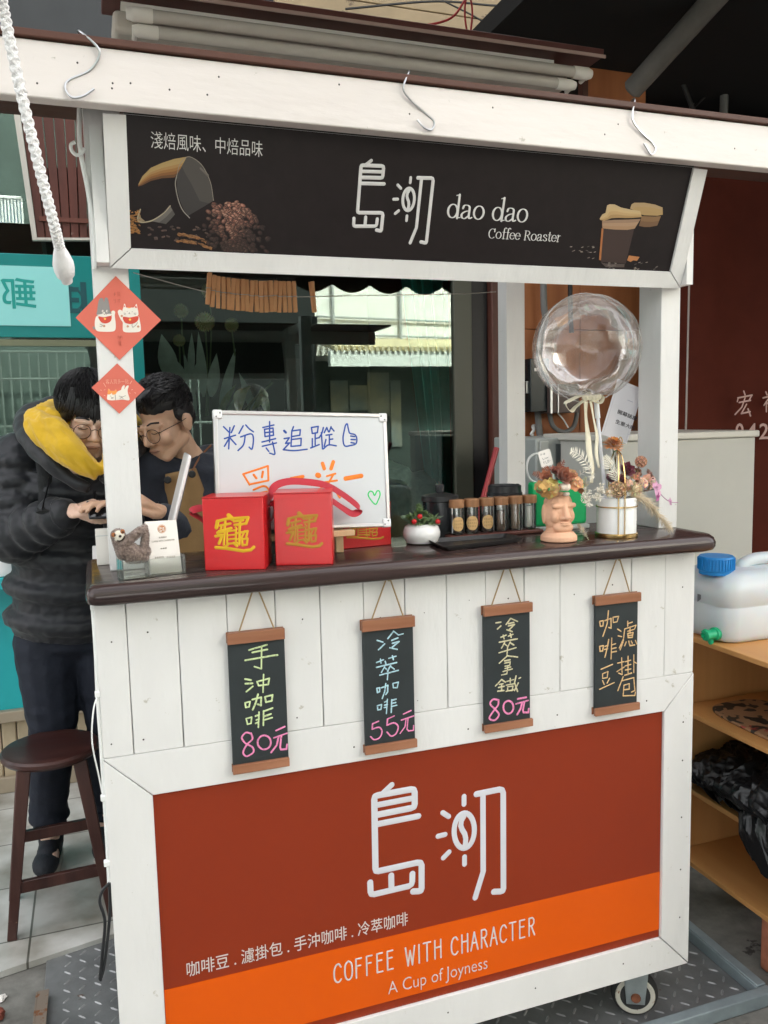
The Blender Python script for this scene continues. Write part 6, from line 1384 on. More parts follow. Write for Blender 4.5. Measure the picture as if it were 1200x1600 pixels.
mb.build('pale_leaves', mat('pale_grey_leaf', (.62, .74, .66), .6, var=.2, vs=20), fl)
mb = MB(); mb.lathe([(.05, 0), (.09, .01), (.11, .5), (.08, .62), (.09, .66)], (ORG[fl.name].x, 2.58, .62), 24); mb.build('vase', mat('vase_dark', (.05, .09, .08), .2), fl)
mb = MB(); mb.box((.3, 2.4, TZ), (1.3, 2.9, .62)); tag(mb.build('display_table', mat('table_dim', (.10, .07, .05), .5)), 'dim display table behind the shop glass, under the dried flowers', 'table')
lf = thing('leafy_plant', 'pale green variegated plant with folded leaves behind the shop glass', 'plant', hx(372, 680, 2.42))
mb = MB()
for pts, wd in ((((345, 648), (352, 625), (368, 600)), .035), (((372, 645), (375, 615), (390, 603)), .06), (((380, 640), (405, 615), (425, 598)), .012), (((395, 640), (410, 620), (408, 605)), .05), (((418, 648), (412, 625), (406, 610)), .045)):
    P = curve([hx(x, y, 2.36) for x, y in pts], n=6); rows = []
    for i, p in enumerate(P):
        t = i/(len(P)-1); w = wd*.5*math.sin(math.pi*(.08+.9*t)); rows.append(mb.add([p+V((-w, -.01, 0)), p, p+V((w, -.014, 0))]))
    for a_, b_ in zip(rows, rows[1:]): mb.fc((a_, a_+1, b_+1, b_)); mb.fc((a_+1, a_+2, b_+2, b_+1))
mb.build('leaves', mat('variegated', (.36, .44, .20), .5, col2=(.62, .64, .40), vs=18), lf)
mb = MB(); mb.tube(curve([hx(366, 672, 2.40), hx(395, 628, 2.38), hx(426, 597, 2.36)]), .006, 6); mb.build('stem', mat('stem_green', (.22, .30, .16), .6), lf)
mb = MB(); mb.lathe([(.05, -.12), (.07, -.11), (.085, 0), (.075, 0), (.06, -.02), (.003, -.02)], hx(374, 676, 2.42), 20); mb.build('pot', mat('pot_clay', (.40, .12, .06), .7), lf)
# curtain and plastic wrapping behind the glass
mb = MB()
xa, xb = hx(606, 560, 2.45).x, hx(712, 560, 2.45).x
def cur(u, v): 
    x = xa+(xb+.02-xa)*u+(.0 if v > .4 else -.0); z = 3.0-2.2*v; w = .035*math.sin(u*30+1.2*math.sin(v*3))+.02*math.sin(u*67); x += (1-v)**3*0
    return V((x+(.25*(1-u)*max(0, v-.12)), 2.36+w, z))
mb.grid(cur, 90, 14); tag(mb.build('curtain', mat('curtain_teal', (.012, .34, .28), .8, var=.2, vs=6)), 'dark teal curtain hanging inside at the right edge of the shop window', 'curtain')
mb = MB()
for k, (x, y, rx, rz) in enumerate(((630, 800, .18, .16), (680, 815, .16, .12), (655, 765, .14, .13), (612, 760, .12, .16), (700, 800, .12, .09))):
    mb.ell(hx(x, y+10, 2.42), (rx, .12, rz), nu=26, nv=18, bump=.35, seed=k)
wr = remesh('plastic_wrap', mb, .02, mat('wrap_plastic', (.30, .38, .35), .3, var=.25, vs=30, bump=1.0, bs=60), None, 1); tag(wr, 'crumpled grey plastic wrapping piled behind the shop glass', 'wrapping')
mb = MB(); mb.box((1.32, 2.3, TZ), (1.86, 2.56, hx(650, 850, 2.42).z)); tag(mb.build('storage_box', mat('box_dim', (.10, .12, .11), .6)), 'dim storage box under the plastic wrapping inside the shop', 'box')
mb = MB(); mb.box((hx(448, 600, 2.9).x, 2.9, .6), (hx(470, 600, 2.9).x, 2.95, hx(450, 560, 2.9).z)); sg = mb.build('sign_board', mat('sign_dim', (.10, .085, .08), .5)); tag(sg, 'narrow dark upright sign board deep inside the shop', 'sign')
# green bottle-like tag line
# ------------------------------------------------------------ boxes and pipes on the plywood wall
yw = WY-.012
def wbox(name, px0, py0, px1, py1, dp, m, label, cat, bev=.004):
    a_, b_ = hx(px0, py1, yw-dp), hx(px1, py0, yw-dp); o = thing(name, label, cat, ((a_.x+b_.x)/2, yw-dp/2, a_.z))
    mb = MB(); mb.box((a_.x, yw-dp, a_.z), (b_.x, yw-.001, b_.z)); mb.build('housing', m, o, bevel=bev); return o, a_, b_
o, a_, b_ = wbox('meter_box', 829, 560, 858, 644, .12, mat('meter_black', (.010, .014, .015), .25), 'small black meter box on the plywood wall, left of the balloon stick', 'meter box')
mb = MB(); q = hx(837, 577, yw-.121); mb.box((q.x-.008, yw-.126, q.z-.01), (q.x+.01, yw-.1205, q.z+.006)); mb.build('label_tag', paper, o)
mb = MB(); q = hx(828, 605, yw-.1); mb.box((a_.x-.012, yw-.10, q.z-.03), (a_.x-.0005, yw-.07, q.z+.03)); mb.build('latch', steel, o)
o, a_, b_ = wbox('steel_box', 858.5, 600, 905, 646, .14, mat('box_brown', (.075, .05, .042), .5), 'brown steel edged box right of the small black meter box', 'box')
mb = MB(); mb.box((a_.x+.001, yw-.150, a_.z), (a_.x+.012, yw-.1405, b_.z)); mb.build('steel_edge', steel, o); mb = MB(); mb.box((a_.x+.045, yw-.147, a_.z), (a_.x+.05, yw-.1405, b_.z)); mb.build('steel_edge', steel, o)
mb = MB(); mb.tube(curve([hx(x, y, yw-.05) for x, y in ((849, 440), (850, 478), (852, 500), (846, 520), (842, 560), (840, 640), (846, 700))]), .017, 12); tag(mb.build('grey_pipe', hose), 'grey conduit running down the plywood wall behind the balloon', 'pipe')
mb = MB(); mb.tube(curve([hx(x, y, yw-.06) for x, y in ((891, 440), (891, 480), (893, 520))]), .012, 10); tag(mb.build('black_pipe', blkw), 'thin black conduit on the plywood wall above the balloon', 'pipe')
mb = MB(); mb.tube(curve([hx(x, y, yw-.07) for x, y in ((858, 644), (864, 665), (880, 675), (895, 668), (901, 650), (903, 630))]), .012, 10); tag(mb.build('looped_hose', hose), 'looped grey hose under the steel edged box', 'hose')
mb = MB(); mb.tube(curve([hx(x, y, yw-.09) for x, y in ((872, 646), (880, 655), (888, 668))]), .004, 7); tag(mb.build('white_lead', wc), 'short white lead inside the looped hose', 'lead')
mb = MB(); mb.tube(curve([hx(x, y, yw-.03) for x, y in ((834, 664), (834, 672), (830, 678), (833, 680))]), .008, 8); mb.lathe([(.015, 0), (.015, .004)], hx(834, 667, yw-.02), 10, (0, -1, 0)); tag(mb.build('wall_hook', mat('hook_white', (.7, .7, .68), .4)), 'white wall hook on the plywood below the black meter box', 'hook')
# grey cabinet just behind the counter
yk = 1.5; a_, b_ = hx(838, 900, yk), hx(993, 680, yk)
kb = thing('grey_cabinet', 'pale framed cabinet with a dark grey front behind the flowers', 'cabinet', ((a_.x+b_.x)/2, yk+.2, TZ))
mb = MB(); mb.box((a_.x, yk, TZ), (b_.x+.25, yk+.4, b_.z)); mb.build('frame', mat('cab_frame', (.36, .38, .36), .45, var=.06, vs=4), kb, bevel=.008)
f0, f1 = hx(868, 900, yk), hx(985, 686, yk); mb = MB(); mb.box((f0.x, yk-.006, .3), (b_.x+.2, yk-.0005, f1.z-.01)); mb.build('front_panel', mat('cab_glass', (.045, .055, .058), .3), kb, bevel=.002)
mb = MB(); q = hx(849, 700, yk); mb.box((q.x-.02, yk-.012, q.z-.05), (q.x+.02, yk-.0005, q.z+.03)); mb.build('control_panel', mat('cab_panel', (.48, .49, .46), .4), kb, bevel=.003)
# red broom stick
mb = MB(); mb.tube([hx(776, 700, 1.55), hx(752, 790, 1.5), hx(752, 790, 1.5)+(hx(752, 790, 1.5)-hx(776, 700, 1.55))*4.2], .012, 12); tag(mb.build('broom_stick', mat('stick_red', (.34, .03, .035), .35)), 'red broom stick leaning behind the black cup lid', 'stick')

# ------------------------------------------------------------ brown tarpaulin, white cabinet and shelf at the right
ty = 1.95; tp = thing('tarpaulin', 'dark red brown tarpaulin with white lettering hanging at the right', 'tarpaulin', (hx(1150, 700, ty).x, ty, TZ))
mb = MB(); x0, x1 = hx(1018, 500, ty).x, 5.2
def tar(u, v): return V((x0+(x1-x0)*u, ty+.02*math.sin(u*34)+.03*math.sin(u*13+v)+.012*math.sin(v*9+u*20), TZ+.02+3.0*(1-v)))
tm = mat('tarp', (.085, .018, .011), .85, spec=.15, var=.18, vs=3, bump=.15, bs=14)
mb.grid(tar, 90, 40); cl = mb.build('cloth', tm, tp, solid=.004)
mb = MB(); q = hx(1078, 420, ty-.08); mb.tube([(q.x+.01, ty-.07, 3.0), (q.x, ty-.07, 1.3)], .005, 6); mb.build('white_cord', mat('cord_grey', (.42, .36, .33), .7), tp)
mb = MB(); Ft = Fr((0, ty-.065, 0)); TO, TS = (1040, 560), 160/557
for st, w in (([(425, 178), (432, 198)], 9), ([(395, 215), (390, 235)], 8), ([(393, 215), (470, 200), (455, 225)], 9), ([(400, 240), (462, 228)], 9), ([(432, 215), (415, 265), (378, 305)], 9), ([(440, 250), (412, 300), (460, 290)], 9), ([(448, 275), (462, 312)], 10), ([(545, 182), (552, 198)], 9), ([(530, 215), (570, 205), (535, 255)], 9), ([(548, 235), (548, 290)], 9), ([(550, 240), (575, 262)], 9), ([(590, 205), (590, 290)], 9), ([(570, 225), (640, 215)], 9), ([(575, 250), (640, 240)], 9)): mb.pstroke(Ft, TO, TS, st, w, h=.001)
for s, xa_, xb_ in (('0', 378, 425), ('4', 440, 495), ('2', 508, 560), ('3', 575, 620)):
    A, B = Ft.px(TO[0]+xa_*TS, TO[1]+440*TS), Ft.px(TO[0]+xb_*TS, TO[1]+352*TS); text_mb(mb, Ft, s, (A[0], A[1], B[0], B[1]), thin=.01, h=.001)
mb.build('lettering', mat('letter_pink', (.50, .33, .30), .7), tp)
yk = 1.12; a_, b_ = hx(1036, 900, yk), hx(1182, 672, yk)
wk = thing('white_cabinet', 'pale grey metal cabinet with an off white top right of the cart', 'cabinet', ((a_.x+b_.x)/2, yk+.25, GZ))
mb = MB(); mb.box((a_.x-.25, yk, GZ+.001), (b_.x-.004, yk+.5, b_.z-.028)); mb.build('carcass', mat('cabinet_grey', (.50, .49, .45), .5, var=.05, vs=3), wk, bevel=.006)
mb = MB(); mb.box((a_.x-.26, yk-.012, b_.z-.0275), (b_.x+.008, yk+.51, b_.z)); mb.build('top', mat('cabinet_top', (.62, .59, .53), .45), wk, bevel=.006)

SX = 1.73; zs = [.80, at(1140, 1143, x=SX).z, at(1140, 1271, x=SX).z, at(1140, 1392, x=SX).z]; YS0, YS1 = -.45, .475
sv = thing('wooden_shelf', 'orange brown open shelf unit facing the cart at the right', 'shelf', (SX+.15, 0, GZ))
XB = SX+.42
mb = MB(); mb.box((SX, YS0-.02, zs[0]-.016), (XB+.01, YS1+.02, zs[0])); mb.build('top', shelfwood, sv, bevel=.003)
for z in zs[1:]: mb = MB(); mb.box((SX+.004, YS0, z-.016), (XB, YS1-.001, z)); mb.build('shelf_board', shelfwood, sv, bevel=.002)
for y in (YS0-.017, YS1): mb = MB(); mb.box((SX+.002, y, zs[3]-.016), (XB, y+.016, zs[0]-.0165)); mb.build('side_panel', wood('shelf_ply_up', (.46, .22, .075), (.55, .29, .11), 'z', .5, 6, .05), sv, bevel=.002)
mb = MB(); mb.box((XB+.0005, YS0-.017, zs[3]-.016), (XB+.008, YS1+.016, zs[0]-.0165)); mb.build('back_panel', mat('hardboard', (.40, .20, .11), .7, var=.08, vs=5), sv)
for y in (-.28, .035, .36):
    x = SX+(.03 if y < .3 else .22); mb = MB(); mb.box((x, y, GZ+.001), (x+.19, y+.09, zs[3]-.0165)); b = mb.build('brick', mat('brick_red', (.42, .15, .085), .85, var=.25, vs=30, bump=.5, bs=80), bevel=.006)
    tag(b, 'red brick under the shelf, '+('the nearest one' if y < 0 else 'the middle one' if y < .3 else 'the one farthest back'), 'brick', 'bricks under the shelf')
# water container
wt = thing('water_container', 'translucent white water container with a blue cap and green tap on the shelf', 'water container', (at(1136, 1007, z=zs[0]).x+.2, at(1136, 1007, z=zs[0]).y+.1, zs[0]))
cz = zs[0]; nr = at(1136, 1007, z=zs[0]); y_l = nr.y+.24; ybk = nr.y-.01; xc0, xc1 = nr.x-.012, nr.x+.42
tw = at(1118, 868, x=SX+.10); 
H1 = at(1087, 900, x=SX+.06, ).z-cz
mb = MB(); hh = at(1119, 889, y=ybk+.10).z-cz
def wring(z, k, sh=0): 
    P = []; hx_, hy = (xc1-xc0)/2, (y_l-ybk)/2; cxx, cyy = (xc0+xc1)/2, (y_l+ybk)/2; r = .05
    for sx, sy, a0 in ((1, 1, 0), (-1, 1, 90), (-1, -1, 180), (1, -1, 270)):
        for q in range(6): a = R(a0+q*18); P.append((cxx+sx*(hx_*k-r)+r*math.cos(a), cyy+sy*(hy*k-r)+r*math.sin(a), cz+z))
    return P
lv = [(.0008, .94), (.006, .985), (.02, 1), (hh*.48, 1), (hh*.50, .985), (hh*.52, .985), (hh*.54, 1), (hh*.74, .995), (hh*.86, .95), (hh*.95, .84), (hh, .70)]
idx = [mb.add(wring(z, k)) for z, k in lv]
for p, q in zip(idx, idx[1:]): mb.band(p, q, 24)
mb.fc([idx[-1]+k for k in range(24)]); mb.fc([idx[0]+k for k in range(23, -1, -1)])
mb.build('tank', mat('milky_plastic', (.58, .62, .65), .3, sss=.5, var=.03, vs=4), wt, ang=55)
q = at(1119, 884, y=ybk+.10); q = V((q.x, q.y, cz+hh*.985)); zc = at(1119, 868, y=ybk+.10).z-q.z
mb = MB(); mb.lathe([(.05, -.01), (.050, .0), (.052, .002), (.052, zc-.004), (.049, zc), (.004, zc+.001)], q, 40)
for k in range(36): a = k*math.pi/18; mb.tube([q+V((.0525*math.cos(a), .0525*math.sin(a), .004)), q+V((.0525*math.cos(a), .0525*math.sin(a), zc-.005))], .0022, 5)
mb.build('blue_cap', mat('cap_blue', (.005, .19, .52), .4), wt)
mb = MB(); pts = [at(x, y, y=ybk+.11) for x, y in ((1152, 905), (1158, 886), (1174, 875), (1200, 871), (1250, 868), (1275, 900))]; mb.tube(curve(pts), [.02]*(len(curve(pts))), 14); mb.build('handle', mat('milky_plastic', (1, 1, 1)), wt)
tp_ = at(1119, 990, x=xc0+.002); grn = mat('tap_green', (.004, .38, .17), .35)
mb = MB(); mb.lathe([(.004, -.004), (.020, -.004), (.020, .010), (.016, .012), (.013, .030), (.015, .031), (.015, .046), (.008, .048), (.007, .044), (.002, .044)], tp_, 20, (-1, -.12, 0))
for k in range(10): a = k*.628; mb.ell(tp_+V((-.038, .015*math.cos(a), .015*math.sin(a))), (.008, .003, .003), nu=6, nv=5)
mb.lathe([(.008, 0), (.0085, .018), (.006, .024)], tp_+V((-.022, 0, -.006)), 12, (0, -.2, -1)); mb.build('green_tap', grn, wt)
mb = MB(); q = at(1094, 935, x=xc0-.0015); fr = Fr(q, (0, -1, 0), (0, 0, 1))
for k in range(4): mb.fbox(fr, (-.012+k*.004, -.012+k*.003, -.0004), (-.0095+k*.004, .012, .0004))
mb.build('printed_marks', mat('mark_grey', (.16, .16, .17), .6), wt)
# patterned mat on the second shelf and the black plastic bags
pm = mat('mat_pattern', (.34, .19, .10), .6, col2=(.030, .025, .02), vs=26, vd=1, c2t=(.54, .56), spots=(9, .60, (.26, .04, .03)))
mb = MB(); P = []; cx, cy = SX+.17, .14
for k in range(40):
    a = 2*math.pi*k/40; e = 4; x = abs(math.cos(a))**(2/e)*math.copysign(.125, math.cos(a)); y = abs(math.sin(a))**(2/e)*math.copysign(.28, math.sin(a)); P.append((cx+x, cy+y))
for k_, z0, z1 in ((1, .0006, .010),): mb.prism(Fr((0, 0, zs[1]), (1, 0, 0), (0, 1, 0)), P, z0, z1)
tag(mb.build('patterned_tray', pm, bevel=.004), 'flat tray with a red and black leaf pattern on the upper shelf', 'tray')
mb = MB()
def bag_sheet(y0, y1, off, top, droop, seed):
    def fn(u, v):
        y = y0+(y1-y0)*u; dr = droop*max(0.0, 1-((y-.0)/.16)**2)
        L_ = .34; q = v*(L_+.06+dr)                           # walk from the back, over the pile, to the front edge and down
        if q < L_: x = XB-.02-q*(XB-.02-SX-.012)/L_; z = zs[2]+.012+off+top*math.sin(math.pi*min(1, (q/L_)*.85+.12))**.8*(1-.35*abs(2*u-1)**3)
        else: x = SX+.010-min(.03, (q-L_)*.5); z = zs[2]+.012+off*.5-(q-L_)*(1 if dr > .01 else .1)+top*.2
        w = NZ.noise(V((y*5, v*4, seed)))*.5; p = y*1.0+w*.10+(v-.5)*.18
        r1 = 1-abs(NZ.noise(V((p*16, v*2.4+seed, 1.3))))*2.3; r2 = 1-abs(NZ.noise(V((p*34+v*9, v*5, seed+4))))*2.3; r3 = 1-abs(NZ.noise(V((p*70, v*16+p*20, seed+9))))*2.2
        d = .020*r1+.010*r2+.004*r3
        return V((max(SX-.028, x-.55*d*(v > .35)), min(YS1-.006, y+.010*r2), max(z+.8*d, zs[2]+.002 if x > SX+.004 else z+.8*d)))
    mb.grid(fn, 260, 110)
bag_sheet(-.42, .465, .0, .10, .10, 2.0); bag_sheet(-.30, .40, .030, .085, .0, 7.0)
bg = mb.build('plastic_bags', mat('bag_black', (.010, .010, .011), .30, bump=.25, bs=60, bd=5), ang=60)
tag(bg, 'crumpled black plastic bags stuffed on the middle shelf', 'bags')

# ------------------------------------------------------------ checker plate platform
plat = thing('checker_platform', 'grey checker plate platform with a raised steel rim under the cart', 'platform', (.72, .3, GZ))
XP0, XP1, YP0, YP1 = -.205, 1.652, -.62, .968
xr = (at(1180, 1560, z=-.085).x+at(1045, 1452, z=-.085).x)/2
def rusty(name, c, r=.55): return mat(name, c, r, .35, col2=tuple(q*.55 for q in c), vs=6, vd=8, c2t=(.35, .7), bump=.15, bs=80, spots=(16, .66, (.16, .10, .07)))
steelp = rusty('plate_steel', (.255, .26, .26))
mb = MB(); mb.box((XP0, .02, GZ+.001), (XP1, YP1, PZ)); mb.build('plate', steelp, plat, bevel=.002)
yf = at(1178, 1578, z=-.085).y
mb = MB()
pitch = .042
for i in range(-2, 46):
    for j in range(-1, 25):
        x = XP0+.02+i*pitch; y = .03+j*pitch
        if not (XP0+.02 < x < XP1-.03 and .05 < y < YP1-.02): continue
        d = 1 if (i+j) % 2 else -1
        fr = Fr((x, y, PZ), (d*.7071, .7071, 0), (-.7071*d if d > 0 else .7071*-d, .7071, 0) if False else (0, 0, 1))
        t = V((d*.7071, .7071, 0)); s_ = V((-t.y, t.x, 0)); c = V((x, y, PZ)); L_, w_, h_ = .0145, .0034, .0026
        i0 = mb.add([c-t*L_, c-t*L_*.6-s_*w_, c+t*L_*.6-s_*w_, c+t*L_, c+t*L_*.6+s_*w_, c-t*L_*.6+s_*w_, c-t*L_*.6+V((0, 0, h_)), c+t*L_*.6+V((0, 0, h_))])
        for q in ((0, 1, 6), (1, 2, 7, 6), (2, 3, 7), (3, 4, 7), (4, 5, 6, 7), (5, 0, 6)): mb.fc([i0+k for k in q])
tr_ = mb.build('raised_tread', rusty('tread_steel', (.42, .42, .42), .4), plat, smooth=False); tr_['kind'] = 'stuff'
rimm = mat('rim_steel', (.27, .32, .34), .5, .3, var=.18, vs=14, spots=(20, .68, (.12, .09, .07)))
mb = MB(); mb.box((XP1-.005, .021, PZ+.0005), (XP1+.0, YP1, PZ+.034)); mb.box((XP1+.0005, .021, GZ+.001), (XP1+.030, YP1, PZ+.036)); mb.build('side_rim', rimm, plat, bevel=.003)
mb = MB(); mb.box((XP0, -.012, GZ+.001), (XP1+.030, .018, PZ+.034)); mb.build('front_rim', rimm, plat, bevel=.003)
# offcut of angle iron and grit in the left corner
mb = MB(); a_, b_ = at(60, 1565, z=GZ), at(52, 1640, z=GZ); d = (b_-a_).normalized(); fr = Fr(a_+V((0, 0, .001)), d, (0, 0, 1)); mb.fbox(fr, (0, 0, 0), (.28, .03, .004)); mb.fbox(fr, (0, .026, -.03), (.28, .03, -.0005)); tag(mb.build('angle_iron', mat('iron_rust', (.24, .19, .15), .7, .3, spots=(30, .55, (.22, .09, .04)))), 'short rusty angle iron lying on the concrete at the left edge', 'angle iron')
mb = MB(); c = at(5, 1590, z=GZ); mb.ell(c+V((-.012, 0, .012)), (.018, .02, .012), bump=.5, seed=3); tag(mb.build('rust_lump', mat('lump_red', (.20, .05, .03), .8, var=.3, vs=40)), 'small red brown lump on the concrete by the angle iron', 'lump')
mb = MB(); c = at(3, 1562, z=GZ); mb.ell(c+V((0, 0, .006)), (.012, .016, .006), bump=.5, seed=5); tag(mb.build('paper_scrap', paper), 'tiny white scrap on the concrete at the left edge', 'scrap')

# ------------------------------------------------------------ stool
so = V((at(79, 1165, y=1.17).x, 1.17, TZ)); st = thing('wooden_stool', 'dark brown round wooden stool beside the cart', 'stool', so)
zt = at(77, 1164, y=1.17).z; stw = wood('stool_wood', (.035, .012, .010), (.085, .030, .022), 'z', .38, 10, .08, coat=.1, spots=(24, .68, (.20, .12, .08)))
c = V((so.x, so.y, zt)); rs = .152
mb = MB(); mb.lathe([(.02, -.034), (rs-.02, -.034), (rs-.008, -.030), (rs, -.020), (rs, -.010), (rs-.006, -.003), (rs-.022, 0), (rs*.5, -.003), (.01, -.004)], c, 56); mb.build('seat', wood('stool_seat', (.030, .011, .010), (.07, .024, .018), 'x', .36, 8, .06, coat=.1, spots=(30, .70, (.22, .13, .09))), st)
vd_ = V((so.x-CP.x, so.y-CP.y, 0)).normalized(); rt_ = V((vd_.y, -vd_.x, 0))
legs = []
for sx, sy in ((-1, -1), (1, -1), (1, 1), (-1, 1)):
    top = c+rt_*sx*.082+vd_*sy*.08+V((0, 0, -.033)); bot = V((so.x, so.y, TZ))+rt_*sx*.150+vd_*sy*.12; legs.append((top, bot))
    d = (top-bot).normalized(); mb = MB(); fr = Fr(bot, rt_-d*rt_.dot(d), d)
    n_ = (top-bot).length; i0 = mb.add([fr.p(a, 0, b_) for a, b_ in ((-.014, -.014), (.014, -.014), (.014, .014), (-.014, .014))]); i1 = mb.add([fr.p(a, n_, b_) for a, b_ in ((-.021, -.019), (.021, -.019), (.021, .019), (-.021, .019))])
    mb.band(i0, i1, 4); mb.fc((i0+3, i0+2, i0+1, i0)); mb.fc((i1, i1+1, i1+2, i1+3)); mb.build('leg', stw, st, bevel=.003)
for i, j, t in ((0, 1, .30), (3, 2, .42), (0, 3, .36), (1, 2, .36)):
    a_ = legs[i][1].lerp(legs[i][0], t); b_ = legs[j][1].lerp(legs[j][0], t); d = (b_-a_); fr = Fr(a_, d, (0, 0, 1)); mb = MB(); mb.fbox(fr, (.012, -.019, -.009), (d.length-.012, .019, .009)); mb.build('stretcher', stw, st, bevel=.002)
# bottle of cleaner on the shop sill at the far left
mb = MB(); q = hx(8, 905, 2.1); tag_c = thing('white_tub', 'white plastic tub on the shop sill at the left edge, behind the person', 'tub', (q.x, 2.13, ZT+.03))
q = V((hx(4, 905, 2.13).x, 2.13, ZT+.031)); mb.lathe([(.05, 0), (.062, .004), (.065, .15), (.06, .16), (.045, .165)], q, 28); mb.build('body', plast, tag_c)
mb = MB(); mb.lathe([(.064, .160), (.064, .185), (.06, .188), (.004, .188)], q, 28); mb.build('lid', plast, tag_c)
mb = MB(); mb.box((-2.6, WY-.16, ZT-.02), (.1, WY-.013, ZT+.03)); tag(mb.build('window_ledge', cyan, bevel=.004), 'turquoise ledge below the left shop window', 'ledge')
# ------------------------------------------------------------ the two people
hairm = mat('hair_black', (.010, .009, .010), .42, var=.3, vs=60)
def skin(name, c): return mat(name, c, .52, var=.06, vs=14, sss=.12, bump=.05, bs=120)
def head_pieces(mb, T, jaw=1.0):
    e = lambda c, r: mb.ell(T(*c), r, T.m, 18, 12)
    e((0, .018, .150), (.074, .092, .084)); e((0, -.026, .088), (.060, .062, .080)); e((0, -.060, .024), (.024, .020, .020))
    for s in (-1, 1):
        cap(mb, T(s*.050*jaw, .0, .055), T(s*.016, -.058, .016), .022, .018); e((s*.036, -.062, .076), (.026, .024, .024)); e((s*.0105, -.094, .070), (.0085, .009, .007))
        e((s*.075, .014, .098), (.009, .020, .031)); e((s*.079, .020, .104), (.005, .017, .022)); e((s*.030, -.078, .104), (.014, .010, .010))
        cap(mb, T(s*.012, -.086, .122), T(s*.046, -.070, .120), .011, .009)
    cap(mb, T(0, -.088, .110), T(0, -.104, .076), .0075, .0115); e((0, -.078, .046), (.027, .012, .012)); e((0, -.073, .034), (.022, .012, .009))
    cap(mb, T(0, .020, .060), T(0, .045, -.085), .050, .056)
class HeadT:
    def __init__(s, c, yaw, pitch, roll=0, sc=1.0):
        s.m = MX.Rotation(R(yaw), 3, 'Z')@MX.Rotation(R(pitch), 3, 'X')@MX.Rotation(R(roll), 3, 'Y'); s.c = V(c); s.sc = sc; s.o = V((0, 0, .12))
    def __call__(s, x, y, z): return s.c+s.m@((V((x, y, z))-s.o)*s.sc)
def face_bits(T, body, skinlip, glasses, gold=False):
    for s in (-1, 1):
        mb = MB(); mb.tube(curve([T(s*.014, -.0915, .1275), T(s*.030, -.0895, .1325), T(s*.048, -.074, .128)]), [.0028]*13, 6); mb.build('eyebrow', hairm, body)
        mb = MB(); mb.tube(curve([T(s*.017, -.0885, .1015), T(s*.030, -.0895, .0985), T(s*.043, -.080, .1005)]), .0013, 5); mb.build('eyelashes', hairm, body)
    mb = MB(); mb.ell(T(0, -.0875, .0465), (.021, .004, .0030), T.m); mb.ell(T(0, -.0850, .0398), (.018, .004, .0036), T.m); mb.build('lips', skinlip, body)
    mb = MB(); mb.tube(curve([T(-.021, -.084, .0432), T(0, -.0912, .0428), T(.021, -.084, .0432)]), .0008, 5); mb.build('mouth_line', mat('mouth_dark', (.10, .03, .025), .6), body)
    g = MB()
    for s in (-1, 1):
        c = (s*.034, -.106, .096); g.tube([T(c[0]+.0235*math.cos(a), c[1]+.006*abs(math.cos(a))*(1 if math.cos(a)*s > 0 else .2), c[2]+.0215*math.sin(a)) for a in [k*math.pi/14 for k in range(28)]], .0011, 6, closed=True)
        g.tube(curve([T(s*.0575, -.100, .102), T(s*.070, -.08, .106), T(s*.080, -.02, .108), T(s*.081, .012, .110), T(s*.080, .03, .095)]), .0012, 6)
    g.tube(curve([T(-.0105, -.108, .100), T(0, -.110, .105), T(.0105, -.108, .100)]), .0011, 6)
    gl = g.build('glasses', glasses, body)
    for s in (-1, 1):
        mb = MB(); i = mb.add([T(s*.034+.0225*math.cos(a), -.1055, .096+.0205*math.sin(a)) for a in [k*math.pi/14 for k in range(28)]]); mb.fc([i+k for k in range(28)]); mb.build('lens', glass_lens, gl)
glass_lens = glass('lens', (.97, .98, .98), 1.4)
